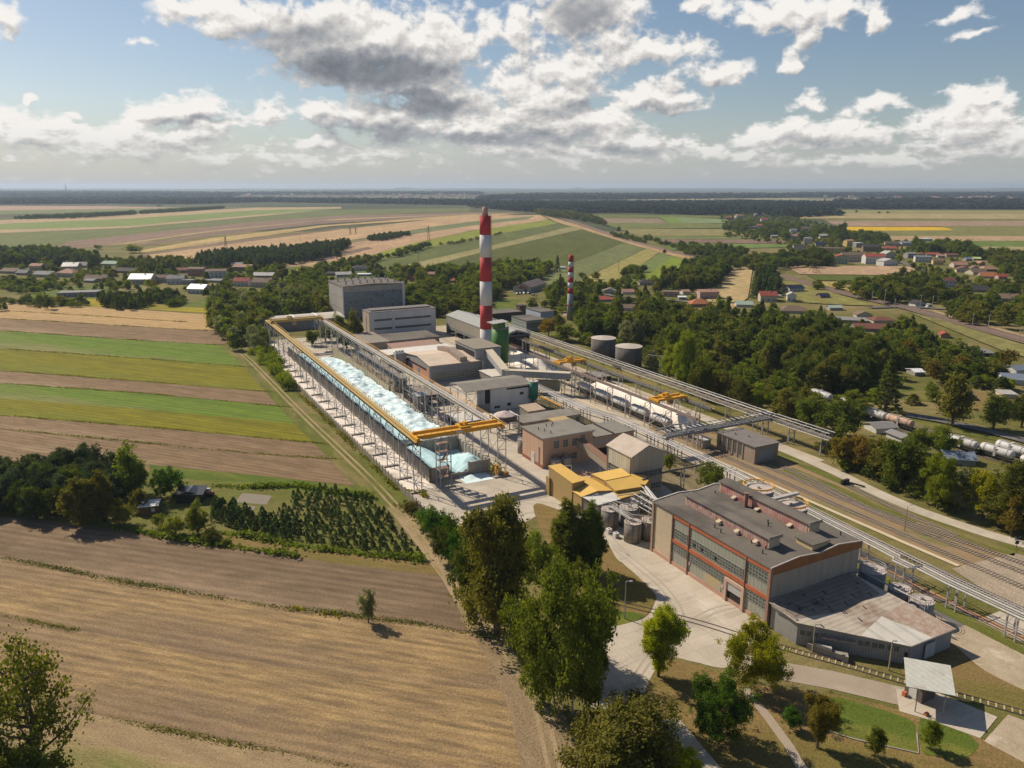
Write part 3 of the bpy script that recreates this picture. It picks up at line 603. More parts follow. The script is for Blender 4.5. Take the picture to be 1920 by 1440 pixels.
strip('road', px((1700, 780), (1760, 790), (1850, 810), (2000, 850)), 6, ZF, asphalt)
# ================================================================== FACTORY
def trestle(M_, t0, t1, s, z1, w_=.22, panels=4, z0=0):
    """lattice bent: two posts across the runway with cross bracing"""
    for t in (t0, t1): M_.box(t - w_ / 2, t + w_ / 2, s - w_ / 2, s + w_ / 2, z0, z1)
    h = (z1 - z0) / panels
    for k in range(panels):
        a, b = (t0, t1) if k % 2 else (t1, t0)
        M_.bar((a, s, z0 + k * h), (b, s, z0 + (k + 1) * h), .09); M_.bar((t0, s, z0 + (k + 1) * h), (t1, s, z0 + (k + 1) * h), .09)
def lattice(M_, p, q, h, w_=.12, n=10, axis_n=Vector((0, 0, 1))):
    """flat truss between p and q, height h upwards"""
    p, q = Vector(p), Vector(q)
    M_.bar(p, q, w_); M_.bar(p + axis_n * h, q + axis_n * h, w_)
    for k in range(n):
        a = p.lerp(q, k / n); b = p.lerp(q, (k + 1) / n)
        M_.bar(a, a + axis_n * h, w_ * .6)
        if k % 2: M_.bar(a, b + axis_n * h, w_ * .6)
        else: M_.bar(a + axis_n * h, b, w_ * .6)
def railing(M_, pts, h=1.0, step=2.0, r=.04):
    pts = [Vector(p) for p in pts]
    for i in range(len(pts) - 1):
        a, b = pts[i], pts[i + 1]; n = max(1, int((b - a).length / step))
        for z in (h, h * .5): M_.bar(a + Vector((0, 0, z)), b + Vector((0, 0, z)), r)
        for k in range(n + 1): q = a.lerp(b, k / n); M_.bar(q, q + Vector((0, 0, h)), r)
def windows(root, face, c, a0, a1, z0, z1, nx, nz, glass, frame, name='window', bar=.09, recess=.04, pane_label=None):
    """one glazed opening on wall 'W' (t=c, runs along s) or 'S' (s=c, runs along t) : frame part with its pane"""
    f, p = mb(root), mb(root)
    def bx(M_, u0, u1, v0, v1, d):
        if face == 'W': M_.box(c - d, c + .05, u0, u1, v0, v1)
        elif face == 'E': M_.box(c - .05, c + d, u0, u1, v0, v1)
        else: M_.box(u0, u1, c - d, c + .05, v0, v1)
    bx(p, a0, a1, z0, z1, recess)
    for i in range(nx + 1):
        u = a0 + (a1 - a0) * i / nx; bx(f, u - bar / 2, u + bar / 2, z0, z1, recess + .06)
    for k in range(nz + 1):
        v = z0 + (z1 - z0) * k / nz; bx(f, a0, a1, v - bar / 2, v + bar / 2, recess + .055)
    fo = f.build(name, frame, root); p.build('pane', glass, fo); return fo

# ---------------------------------------------------------------- crane runway over the glass cullet
def crane_runway():
    for side, t, lab in ((0, -36.9, 'long steel crane runway on lattice legs beside the boundary fence'), (1, -10.3, 'long steel crane runway with walkway between cullet store and factory halls')):
        r = thing('crane_runway', lab, 'crane runway', 96, t, 0, 'crane runways of the cullet store')
        g = mb(r); g.box(t - .35, t + .35, 95.5, 323, 14.3, 14.45); g.box(t - .35, t + .35, 95.5, 323, 15.45, 15.6); g.box(t - .06, t + .06, 95.5, 323, 14.4, 15.5)
        k = 96.0
        while k < 322: g.box(t - .33, t + .33, k - .05, k + .05, 14.45, 15.45); k += 1.5
        g.build('girder', oldyel if side == 0 else girder_m, r)
        mb(r).box(t - .05, t + .05, 95.5, 323, 15.6, 15.78).build('rail', rail_m, r)
        wk = mb(r); o = 1.0; wk.box(t - (.95 if side == 0 else -.4), t + .4 + o, 95.5, 323, 15.5, 15.58)
        wk.build('walkway', oldyel if side == 0 else steel_w, r)
        rl = mb(r); railing(rl, [(t + .4 + o, 95.5, 15.58), (t + .4 + o, 323, 15.58)], 1.1, 2.4, .07); rl.build('railing', oldyel if side == 0 else yellow, r)
        ed = mb(r); ed.box(t - .42, t - .36, 95.5, 323, 15.2, 15.6); ed.build('edge_plate', oldyel if side == 0 else girder_m, r)
        first = None
        for i in range(20):
            s = 97 + i * 11.9
            if first is None:
                mm = MB((0, 0, 0)); trestle(mm, -1.15 if side == 0 else -1.1, 1.15 if side == 0 else 1.6, 0, 14.3, .22, 5)
                mm.bar((0, 0, 11.8), (0, 3.4, 14.3), .1); mm.bar((0, 0, 11.8), (0, -3.4, 14.3), .1)
                first = mm.build('trestle', steel_w, r); first.location = (0, s - 96, 0)
                pm = MB(); pm.box(-2.4, 2.4, -.6, .6, 0, .45); pd = pm.build('footing', conc_old, r); pd.location = (0, s - 96, 0)
            else:
                for q in (first, pd): c = q.copy(); COL.objects.link(c); c.parent = r; c.location = (0, s - 96, 0)
        for i in range(0, 19, 3):
            br = mb(r); s = 97 + i * 11.9
            br.bar((t, s, .5), (t, s + 11.9, 13.8), .09); br.bar((t, s, 13.8), (t, s + 11.9, .5), .09); br.build('bracing', steel, r)
crane_runway()
def bridge_crane(name, label, s, t0, t1, z, mat, cab, cabt, gap=3.4, h=1.5, group='overhead travelling cranes', depth_sag=0):
    r = thing(name, label, 'crane', s, t0, z, group); r['_o'] = (t0, s, 0)
    r['_o'] = (float(t0), float(s), float(z))
    for k, d in enumerate((-gap / 2, gap / 2)):
        g = mb(r); pr = [(t0, z + .55), (t0 + 2, z + .1), (t1 - 2, z + .1), (t1, z + .55), (t1, z + h), (t0, z + h)]
        g.extr([(a, b) for a, b in pr], 'y', s + d - .4, s + d + .4); g.build('bridge_girder', mat, r)
    for t in (t0, t1):
        e = mb(r); e.box(t - .5, t + .5, s - gap / 2 - 1.3, s + gap / 2 + 1.3, z, z + .8); e.build('end_carriage', mat, r)
    ra = mb(r); railing(ra, [(t0, s - gap / 2 - .9, z + h), (t1, s - gap / 2 - .9, z + h)], 1, 2, .05); ra.box(t0, t1, s - gap / 2 - 1.0, s - gap / 2 - .4, z + h - .1, z + h); ra.build('railing', mat, r)
    tr = mb(r); c = (t0 + t1) / 2 if cabt is None else cabt
    tr.box(c - 1.6, c + 1.6, s - gap / 2 - .3, s + gap / 2 + .3, z + h + .02, z + h + .5); tr.cyl(c - .6, s, z + h + .5, z + h + 1.3, .6); tr.box(c + .3, c + 1.2, s - .8, s + .8, z + h + .5, z + h + 1.4)
    tr.build('trolley', mat, r)
    if cab:
        kb = mb(r); kb.box(c + 1.8, c + 3.4, s - .9, s + .9, z - 2.1, z - .1); cb = kb.build('cab', oldyel, r)
        mb(r).box(c + 1.9, c + 3.3, s - .94, s - .9, z - 1.4, z - .4).build('cab_window', glass_d, cb)
        hk = mb(r); hk.bar((c, s, z + h), (c, s, z - 7), .05); hk.box(c - .7, c + .7, s - .7, s + .7, z - 8.5, z - 7); hk.build('grab', dark_m, r)
    return r
c1 = bridge_crane('bridge_crane', 'bright yellow double girder bridge crane at the near end of the cullet store', 98.3, -36.9, -10.3, 15.8, yellow, False, -22)
sg = mb(c1); sg.box(-25.2, -23.0, 95.99, 96.13, 16.3, 17.0); sg.build('sign_plate', white_p, c1)
bridge_crane('bridge_crane', 'faded yellow bridge crane at the far end of the cullet store', 312, -36.9, -10.3, 15.8, oldyel, True, -27)
bridge_crane('bridge_crane', 'rusty yellow gantry crane above the white sand beside the covered conveyor', 183, 60.5, 73, 10.0, yellow, True, 66, 2.6, 1.1)
bridge_crane('bridge_crane', 'bright yellow gantry crane near the small brick hut', 115, 60.5, 73, 10.0, yellow, True, 65, 3.0, 1.1)
# stair tower at the near end and hanging platform
r = thing('stair_tower', 'rusty lattice stair tower with landings at the front of the cullet bays', 'stair tower', 98.5, -28.2)
f = mb(r)
for a in (-30, -26.6):
    for b in (96.8, 99.8): f.box(a - .12, a + .12, b - .12, b + .12, 0, 13.6)
for k in range(5):
    z = 2.6 * (k + 1); f.bar((-30, 96.8, z), (-26.6, 96.8, z), .08); f.bar((-30, 99.8, z), (-26.6, 99.8, z), .08); f.bar((-30, 96.8, z - 2.6), (-26.6, 96.8, z), .07); f.bar((-30, 96.8, z), (-30, 99.8, z), .08)
f.build('frame', steel, r)
st = mb(r)
for k in range(5):
    z = 2.6 * (k + 1); a, b = (-29.6, -27) if k % 2 else (-27, -29.6)
    st.add([(a, 97.2, z - 2.6), (a, 98.2, z - 2.6), (b, 98.2, z), (b, 97.2, z)], [(0, 1, 2, 3)]); st.box(-30, -26.6, 98.3, 99.8, z, z + .08)
    st.bar((a, 97.2, z - 1.6), (b, 97.2, z + 1), .05)
st.build('stairs', rust, r)
# ---------------------------------------------------------------- bays and heaps
def heap(name, label, x0, x1, y0, y1, hfun, mat, step=.9, cat='heap'):
    nx, ny = int((x1 - x0) / step) + 1, int((y1 - y0) / step) + 1
    vs = []; fs = []
    cx, cy = (x0 + x1) / 2, (y0 + y1) / 2
    for j in range(ny + 1):
        for i in range(nx + 1):
            x = x0 + (x1 - x0) * i / nx; y = y0 + (y1 - y0) * j / ny
            vs.append((x - cx, y - cy, max(.02, hfun(x, y))))
    for j in range(ny):
        for i in range(nx): a = j * (nx + 1) + i; fs.append((a, a + 1, a + nx + 2, a + nx + 1))
    me = bpy.data.meshes.new(name); me.from_pydata(vs, [], fs); me.materials.append(mat); me.polygons.foreach_set('use_smooth', [True] * len(fs))
    o = bpy.data.objects.new(name, me); COL.objects.link(o); o.location = W(cy, cx, Z1); o.rotation_euler = (0, 0, SROT)
    return tag(o, label, cat, None, 'stuff')
def fb(x, y, sc_=.12, oct=4):
    return mnoise.fractal(Vector((x * sc_, y * sc_, 3.1)), 1.0, 2.0, oct)
def h_long(x, y):
    e = min(1, (y - 127) / 5, (284 - y) / 8)
    ridge = 4.0 - abs(x + 20) * .13
    h = ridge + fb(x, y, .09, 3) * 1.1 + fb(x + 50, y, .22, 3) * 1.0 + fb(x, y + 9, 1.1, 3) * .20
    if y > 255: h -= (y - 255) * .10
    return h * max(0, e)
heap('cullet_heap', 'light blue bank of crushed glass along the left wall of the long bay', -30.5, -23.5, 127, 292, lambda x, y: (4.75 - (x + 30.5) * .10 + fb(x, y, .12, 3) * .5 + fb(x, y, .5, 3) * .2) * max(0, min(1, (y - 127) / 3, (292 - y) / 12)), cullet_b, .6)
heap('cullet_heap', 'long rolling heap of pale crushed glass between the two crane runways', -30.2, -11.9, 127, 284, h_long, cullet, .5)
heap('cullet_heap', 'light blue heap of crushed glass filling the front walled bay', -30.2, -21.5, 103.4, 126.2, lambda x, y: 4.0 + (x + 30) * -.04 - max(0, 107 - y) * .15 - max(0, x + 26) * .55 + fb(x, y, .25, 2) * .3 + fb(x, y, 1.2, 3) * .10, cullet_b, .5)
heap('cullet_heap', 'pointed heap of pale crushed glass in the right front bay', -21.5, -12.2, 103.6, 126, lambda x, y: max(.05, 4.6 - math.hypot((x + 15.5) * .72, (y - 109) * .42) * .95 + abs(fb(x, y, .35, 3)) * .8 + fb(x, y, 1.1, 3) * .18), cullet_b, .5)
heap('cullet_spill', 'thin spill of crushed glass on the yard before the front wall', -22, -13, 96.5, 102.8, lambda x, y: (.55 - math.hypot((x + 18) / 5, (y - 101) / 3.3) * .6) + fb(x, y, .5) * .25, cullet)
r = thing('bay_wall', 'stained concrete panel wall with ribs around the cullet bays', 'wall', 102.5, -31)
def ribwall(nm, s0, s1, t0, t1, h, mat=conc_old, rib=2.4):
    m_ = mb(r); L = max(abs(s1 - s0), abs(t1 - t0)); n = int(L / rib)
    if s0 == s1: m_.box(t0, t1, s0 - .15, s0 + .15, 0, h)
    else: m_.box(t0 - .15, t0 + .15, s0, s1, 0, h)
    for k in range(n + 1):
        f_ = k / n; s = s0 + (s1 - s0) * f_; t = t0 + (t1 - t0) * f_; m_.box(t - .32, t + .32, s - .32, s + .32, 0, h + .25)
    m_.build(nm, mat, r)
ribwall('side_wall', 102.5, 300, -31, -31, 4.2); ribwall('front_wall', 102.5, 102.5, -31, -25.2, 4.4); ribwall('front_wall', 102.5, 102.5, -25, -18.6, 1.5)
ribwall('front_wall', 102.5, 102.5, -18.4, -11.7, 4.2); ribwall('cross_wall', 126.6, 126.6, -31, -12, 4.6)
ribwall('side_wall', 103, 172, -11.4, -11.4, 3.4, conc_old); ribwall('side_wall', 198, 285, -11.4, -11.4, 5.0, surf('yellowish_timber_wall', (.48, .40, .26), (.40, .33, .22)))
for k, (s, t) in enumerate(((98.6, -10.6), (100.6, -10.2), (97.4, -8.8))):
    rr = thing('crate_stack', ['two orange crates stacked beside the leg of the crane runway', 'taller orange crate pile against the cullet wall', 'single weathered crate beside the runway footing'][k], 'crate', s, t)
    for z in range(2 - (k == 2)):
        mb(rr).box(t - .9, t + .9, s - .8, s + .8, z * 1.25 + .02, z * 1.25 + 1.2).build('crate', orange_b, rr)
# ---------------------------------------------------------------- boundary fence
r = thing('boundary_fence', 'concrete panel boundary fence along the dirt track', 'fence', 76, -41.2)
f = mb(r); p_ = mb(r); s = 76.0
while s < 345:
    t = -41.2 + .35 * math.sin(s * .02)
    f.box(t - .05, t + .05, s, s + 2.9, .1, 1.9); p_.box(t - .12, t + .12, s - .12, s + .12, 0, 2.5); p_.bar((t, s, 2.5), (t - .5, s, 2.85), .05); s += 2.9
f.build('panels', surf('fence_panel', (.30, .25, .19), (.22, .19, .15)), r); p_.build('posts', conc_old, r)

# ---------------------------------------------------------------- generic buildings in factory axes
def roofslab(M_, prof, s0, s1, th=.25):
    """profile of (t, z) points along t; roof slab swept along s"""
    M_.extr(prof + [(a, z - th) for a, z in reversed(prof)], 'y', s0, s1)
# main hall
Hh = 13.15
r = thing('main_hall', 'large factory hall with two red bands, long glazing and dark felt roof', 'factory hall', 0, 0)
prof = [(0, 12.75), (7.2, 13.45), (13.2, 12.95), (18.4, 13.6), (25.65, 12.75)]
wl = mb(r); wl.extr([(0.15, 0), (25.5, 0)] + [(max(.15, min(25.5, a)), z - .1) for a, z in reversed(prof)], 'y', .15, 36.5); wl.build('wall', plaster_g, r)
fc = mb(r); fc.box(-.02, .15, 29.6, 36.9, .9, 12.5); fc.build('blank_panel', plaster, r)
pl = mb(r); pl.box(-.2, .2, 0, 36.9, 0, .95); pl.build('plinth', pinkpl, r)
rf = mb(r); roofslab(rf, [(-.35, 12.78)] + [(a, z + .08) for a, z in prof] + [(26, 12.8)], -.1, 36.8, .22); rfo = rf.build('roof', roof_dark, r)
pp = mb(r)
for s0, s1 in ((-.30, -.10), (36.8, 37.15)):
    pp = mb(r); pp.extr([(-.35, 12.95)] + [(a, z + .3) for a, z in prof] + [(26, 13.0)] + [(a, z + .1) for a, z in reversed(prof)] + [(-.35, 12.8)], 'y', s0, s1)
    pp.build('coping', surf('whitish_coping', (.55, .50, .45), (.40, .36, .32)), rfo)
fs_ = mb(r); fs_.extr([(-.1, 11.1), (25.7, 11.3)] + [(a, z + .1) for a, z in reversed(prof)], 'y', -.16, .14); fs_.build('fascia', brown_fascia, r)
rb = mb(r); rb.box(-.25, .14, 0, 29.6, 11.65, 12.5); rb.build('red_band', red_band, r)
rb = mb(r); rb.box(-.25, .14, 0, 29.6, 5.7, 6.6); rb.build('red_band', red_band, r)
cl = mb(r)
cl.box(-.06, .14, 0, 29.6, .9, 11.6); cl.build('cladding', cladding, r)
frm = surf('grey_window_frame', (.34, .33, .28), (.25, .24, .2))
windows(r, 'W', -.06, .5, 6.2, 9.0, 11.4, 7, 3, glass_d, frm)
windows(r, 'W', -.06, 7.2, 23.6, 7.1, 9.2, 20, 3, glass_d, frm)
windows(r, 'W', -.06, 24.6, 29.4, 7.1, 9.3, 6, 3, glass_d, frm)
windows(r, 'W', -.06, .5, 5.6, 3.4, 5.5, 6, 3, glass_d, frm)
windows(r, 'W', -.06, 12.1, 23.6, 3.5, 5.5, 14, 3, glass_d, frm)
windows(r, 'W', -.06, 24.6, 29.4, 3.7, 5.5, 6, 3, glass_d, frm)
for a, b in ((6.35, 6.75), (23.8, 24.2)):
    mb(r).box(-.36, .1, a, a + .25, 0, 12.6).build('downpipe', rust, r)
mb(r).box(-.36, .1, 29.5, 29.75, 0, 12.6).build('downpipe', rust, r)
d = mb(r); d.box(-.5, .1, 6.2, 6.9, 0, 4.6); d.box(-.5, .1, 11.2, 11.9, 0, 4.6); d.box(-.5, .1, 6.2, 11.9, 4.6, 5.3); dd = d.build('doorway', surf('salmon_door_frame', (.55, .38, .28), (.48, .33, .25)), r)
dk = mb(r); dk.box(-.12, 0, 6.9, 11.2, 0, 3.0); dk.build('opening', dark_in, dd)
dk = mb(r); dk.box(-.3, -.08, 6.9, 11.2, 2.7, 4.6); dk.build('roller_door', surf('roller_door', (.50, .48, .45), (.42, .40, .37), stripe=('z', .35, .25)), dd)
ps = mb(r); ps.box(-.14, -.05, 13.1, 18.6, 1.0, 3.2); ps.build('patched_panels', surf('yellow_grey_patches', (.50, .36, .12), (.36, .34, .28), .35, .8, c3=(.52, .38, .13)), r)
for i, (s, z) in enumerate(((21.7, 7.6), (19.2, 7.6), (14.9, 7.5))):
    mb(r).box(-.17, -.05, s, s + .7, z, z + .9).build('open_pane', dark_in, r)
for s, z in ((12.4, 2.2), (23.1, 2.6), (29.2, 2.3)):
    mb(r).box(-.2, -.1, s, s + .6, z, z + .8).build('notice', surf('notice_white', (.6, .58, .58), (.35, .12, .12), 2.5), r)
lo = mb(r); lo.box(.0, 25.6, -.35, .1, 5.6, 5.95); lo.build('ledge', conc_old, r)
cw = mb(r); cw.box(-.35, .25, -.3, .3, 0, 12.7); cw.build('corner_pier', surf('brick_red', (.26, .13, .09), (.34, .22, .17), 2), r)
cw = mb(r); cw.box(-.35, .25, 36.5, 37.1, 0, 12.7); cw.build('corner_pier', surf('brick_tan', (.42, .28, .18), (.36, .24, .16), 2), r)
# roof monitors
def monitor(t0, t1, s0, s1, zb, zt, wallm, lab):
    m_ = mb(r); m_.box(t0, t1, s0, s1, zb, zt); o = m_.build('roof_monitor', plaster, rfo)
    m_ = mb(r); m_.box(t0 - .06, t0, s0 + .4, s1 - .4, zb + .35, zt - .1)
    w1 = m_.build('monitor_glazing', wallm, rfo)
    m_ = mb(r); m_.extr([(t0 - .4, zt), ((t0 + t1) / 2, zt + .4), (t1 + .3, zt), (t1 + .3, zt - .15), ((t0 + t1) / 2, zt + .22), (t0 - .4, zt - .15)], 'y', s0 - .3, s1 + .3); m_.build('monitor_roof', roof_dark, rfo)
    m_ = mb(r); m_.box(t0 - .42, t1 + .32, s0 - .42, s0 - .3, zt - .2, zt + .5); m_.build('monitor_edge', conc_old, rfo)
mon1 = surf('worn_red_white_panes', (.52, .42, .35), (.36, .14, .11), .9, .8, stripe=('y', .75, .35))
mon2 = surf('worn_red_panes', (.40, .09, .075), (.52, .38, .31), .45, .8, stripe=('y', .75, .35))
monitor(4.6, 7.6, 5.4, 31.2, 13.0, 15.7, mon1, ''); monitor(16.9, 20.0, 6.2, 33.4, 13.2, 16.0, mon2, '')
for k, s in enumerate((8.5, 14, 19.5, 11, 20.5, 28)):
    t = 4.1 if k < 3 else 16.4
    m_ = mb(r); m_.add([(t - .6, s - .5, 13.9), (t + .5, s - .5, 14.2), (t + .5, s + .5, 14.2), (t - .6, s + .5, 13.9), (t - .6, s, 13.6)], [(0, 1, 2, 3), (0, 4, 3), (0, 4, 1), (3, 4, 2)]); m_.build('vent_hood', plaster, rfo)
m_ = mb(r); m_.box(12.4, 17.0, 1.2, 5.4, 12.9, 14.3); bo = m_.build('lift_housing', surf('ochre_housing', (.60, .46, .24), (.50, .38, .22)), rfo)
m_ = mb(r); m_.box(12.1, 17.3, .9, 5.7, 14.3, 14.5); m_.build('housing_roof', roof_dark, bo)
m_ = mb(r); m_.cyl(15.9, 23.6, 13.2, 16.6, .45); m_.cyl(15.9, 23.6, 16.6, 16.8, .6); m_.build('flue', rust, rfo)
for i in range(14):
    mb(r).cyl(rnd.uniform(1, 24), rnd.uniform(2, 35), 12.9, 13.95, .13, n=6).build('roof_vent', dark_m, rfo)

# annex in front right of the hall
r = thing('annex_shed', 'low grey corrugated annex with patched weathered roof joined to the main hall', 'shed', -21.3, 13.6)
def rz(t, s_, d=0.0): return 5.6 + .0234 * (t + .3) + .1 * (s_ + .6) + d
def sheet(M_, pts, lo, hi): return M_.prism(pts, [rz(*p, lo) for p in pts], [rz(*p, hi) for p in pts])
base = [(0.3, -.6), (0.4, -7.2), (13.6, -21.1), (25.2, -21.4), (22.8, -3), (22.8, -.6)]
mb(r).prism(base, 0, [rz(*p, -.04) for p in base]).build('wall', grey_corr, r)
ew = [(13.75, -21.25), (25.35, -21.55), (25.35, -21.45), (13.75, -21.15)]; mb(r).prism(ew, .1, [rz(*p, -.06) for p in ew]).build('end_wall', grey_corrx, r)
rfo = sheet(mb(r), [(-.3, -.4), (-.2, -7.5), (13.5, -21.6), (25.9, -21.9), (23.4, -3), (23.2, -.4)], 0, .12).build('roof', roof_corr, r)
sheet(mb(r), [(.3, -.5), (.6, -6.6), (9.5, -8.6), (22.2, -8.2), (22.9, -3), (22.9, -.5)], .12, .15).build('roof_patch', surf('dark_brown_roof_sheets', (.30, .24, .185), (.20, .16, .13), .35, .9, stripe=('y', 1.1, .25), c3=(.09, .07, .06)), rfo)  # darker brown sheets along the hall side of the roof
sheet(mb(r), [(7.6, -15.4), (13.4, -21.5), (19.3, -21.65), (16.2, -13.2)], .12, .17).build('roof_patch', surf('pale_sheet_patch', (.60, .56, .49), (.50, .47, .41), .3, .8, stripe=('x', 3.1, .2)), rfo)
sheet(mb(r), [(19.5, -21.65), (25.7, -21.8), (24.3, -12.4), (17.4, -13.0)], .12, .16).build('roof_patch', rust_corr, rfo)
for k in range(16):
    t, s_ = rnd.uniform(2, 21), rnd.uniform(-13, -2); q = [(t, s_), (t + .25, s_ - .1), (t + .45, s_ + rnd.uniform(.5, 1.3)), (t + .15, s_ + .9)]
    sheet(mb(r), q, .15, .18).build('torn_sheet', dark_m, rfo)
a_ = Vector((.4, -7.2)); b_ = Vector((13.6, -21.1)); dd_ = (b_ - a_).normalized(); nn_ = Vector((-abs(dd_.y), -abs(dd_.x)))
def onwall(nm, f0, f1, z0, z1, mat, par, d=.08):
    p = a_.lerp(b_, f0); q = a_.lerp(b_, f1); m_ = mb(r)
    m_.prism([(p.x, p.y), (q.x, q.y), (q.x + nn_.x * d, q.y + nn_.y * d), (p.x + nn_.x * d, p.y + nn_.y * d)], z0, z1); return m_.build(nm, mat, par)
for f0, f1 in ((.03, .13), (.15, .26), (.56, .66), (.68, .79), (.82, .92)):
    wn = onwall('window', f0, f1, 2.3, 3.2, glass_d, r); onwall('mullion', (f0 + f1) / 2 - .004, (f0 + f1) / 2 + .004, 2.3, 3.2, steel, wn, .13)
onwall('awning', .22, .53, 2.9, 3.05, rust_corr, r, 1.1); onwall('door', .97, .995, .1, 2.4, dark_m, r)
mb(r).box(17.6, 20.4, -21.75, -21.62, .2, 3.2).build('door', surf('pale_door', (.40, .42, .44)), r)
st_ = mb(r); st_.prism([(-.35, -1.2), (.2, -7.0), (.5, -7.0), (.1, -1.2)], [5.2, 4.6, 4.6, 5.2], [5.9, 5.3, 5.3, 5.9]); st_.build('gutter_wall', conc_old, r)

# silo tanks and pipework helper
def tank(label, s, t, rad, h, mat, z0=0, top='flat', rim=True, group=None, cat='tank', railm=None, name='storage_tank', legs=0, cone=0):
    r = thing(name, label, cat, s, t, 0, group)
    b = mb(r); b.cyl(t, s, z0, z0 + h, rad, n=28); b.build('shell', mat, r, smooth=True)
    if top == 'dome': mb(r).cyl(t, s, z0 + h, z0 + h + rad * .16, rad * 1.02, .25, n=28).build('dome_roof', surf('tank_top', (.50, .43, .36), (.40, .35, .30), .8), r)
    else: mb(r).cyl(t, s, z0 + h, z0 + h + .1, rad * 1.02, n=28).build('lid', surf('tank_lid', (.52, .45, .40), (.38, .33, .30), .9), r)
    mb(r).cyl(t, s, z0 + h + .1, z0 + h + .6, .35, n=10).build('manhole', steel, r)
    if rim:
        ra = mb(r); n = 14
        P = [(t + (rad - .1) * math.cos(2 * math.pi * i / n), s + (rad - .1) * math.sin(2 * math.pi * i / n), z0 + h + .1) for i in range(n + 1)]
        railing(ra, P, 1.0, 3, .045); ra.build('railing', railm or rust, r)
    if legs:
        l = mb(r)
        for i in range(legs):
            an = 2 * math.pi * i / legs + .4; x, y = t + rad * .85 * math.cos(an), s + rad * .85 * math.sin(an)
            l.bar((x, y, 0), (x, y, z0 + .3), .16); an2 = 2 * math.pi * (i + 1) / legs + .4
            l.bar((x, y, .2), (t + rad * .85 * math.cos(an2), s + rad * .85 * math.sin(an2), z0), .07)
        l.build('legs', dark_m if rad > 3 else steel, r)
    if cone: mb(r).cyl(t, s, z0 - cone, z0, .3, rad, n=28).build('hopper', mat, r)
    return r
tank('stained round concrete tank with rust red railing left of the main hall', 43.6, -.8, 2.15, 5.0, conc_tank)
tank('plain grey steel tank tucked against the main hall corner', 42.6, 3.6, 2.2, 4.9, surf('taupe_tank', (.27, .24, .21), (.23, .20, .18)), railm=oldyel)
tank('pale stained tank farthest left in the cluster beside the grey wall', 52.6, -1.6, 2.1, 5.0, conc_tank, railm=steel_w)
tank('grey tank behind the middle of the tank cluster with whitish lid', 51.5, 3.6, 2.4, 4.9, surf('tank_grey', (.22, .22, .22), (.28, .27, .26)), railm=steel_w)
for k, (s, t) in enumerate(((49.7, -3.6), (46.9, -3.4))):
    r = thing('water_container', ['white cube container on the yard, left of a pair by the tanks', 'white cube container on the yard, right of a pair by the tanks'][k], 'container', s, t, 0, 'cube containers')
    mb(r).box(t - .6, t + .6, s - .6, s + .6, .15, 1.25).build('cube', white_p, r); mb(r).box(t - .62, t + .62, s - .62, s + .62, 0, .14).build('pallet', conc_old, r); mb(r).cyl(t, s, 1.25, 1.32, .22, n=10).build('cap', dark_m, r)
r = thing('tank_pipework', 'tangle of lagged pipes and catwalk over the tanks left of the hall', 'pipework', 47, 1)
cwk = mb(r); cwk.box(-1.6, -.6, 44, 53, 5.5, 5.62); railing(cwk, [(-1.6, 44, 5.62), (-1.6, 53, 5.62)]); railing(cwk, [(-.6, 44, 5.62), (-.6, 53, 5.62)]); cwk.build('catwalk', steel_w, r)
for pts, rr_ in (([(-.5, 52, 5.6), (-.5, 52, 7.2), (1, 49, 7.2), (7, 48.5, 7.2)], .16), ([(-.6, 44, 5.2), (-.6, 44, 6.6), (2, 42, 6.6), (5, 38, 6.6)], .16), ([(1, 53, 5.3), (1, 53, 8), (8, 52, 8), (8, 40, 8)], .14), ([(4, 51, 5), (4, 51, 6.4), (4.2, 43, 6.4), (4.2, 43, 5)], .14), ([(6, 54, 6), (6, 39, 6)], .18)):
    mb(r).tube(pts, rr_, 7).build('pipe', pipe_l, r)
m_ = mb(r); lattice(m_, (5.6, 53, 6.6), (5.6, 38, 6.6), 1.4, .12, 9); lattice(m_, (8.2, 53, 6.6), (8.2, 38, 6.6), 1.4, .12, 9)
for a, b in ((5.6, 53), (8.2, 53), (5.6, 39), (8.2, 39)): m_.bar((a, b, 0), (a, b, 7), .12)
for k in range(8): m_.bar((5.6, 39 + k * 2, 6.6), (8.2, 39 + k * 2, 6.6), .07); m_.bar((5.6, 39 + k * 2, 8), (8.2, 39 + k * 2, 8), .07)
m_.build('pipe_bridge', steel_w, r)
# tanks right of the hall, behind the annex
tank('large grey tank with pipe manifold behind the annex roof next to the hall', -.6, 29.6, 2.7, 5.6, surf('tank_grey', (0,0,0)), railm=steel_w)
tank('grey tank between two others behind the annex, red stained lid', -7.2, 29.8, 2.3, 4.3, surf('tank_grey', (0,0,0)))
tank('rightmost grey tank behind the annex with red stained lid', -12.2, 29.6, 2.35, 4.3, surf('tank_pale', (.34, .32, .30), (.28, .27, .26)))
r = thing('tank_pipework', 'pale pipe frame over the tanks behind the annex', 'pipework', -5, 28)
for pts in ([(26.6, -15, 5.6), (26.6, 3, 5.6)], [(27.4, 2, 7), (27.4, -2, 7), (29, -2, 6.2)], [(26.6, -9, 5.6), (28.4, -9, 5.6), (28.4, -9, 4.6)], [(27.4, 3, 6.4), (30.4, 1, 6.6), (30.4, -1, 5.8)], [(26.6, -3, 7.4), (26.4, 3.5, 7.4), (29, 3.5, 7.4), (29.5, 0, 5.9)]): mb(r).tube(pts, .16, 7).build('pipe', pipe_l, r)
m_ = mb(r)
for s in (-15, -11.5, -8, -4.5): m_.bar((26.6, s, 0), (26.6, s, 5.5), .12)
for s in (-15, -8): m_.bar((27.5, s, 0), (27.5, s, 5.5), .12)
m_.build('frame', steel_w, r)
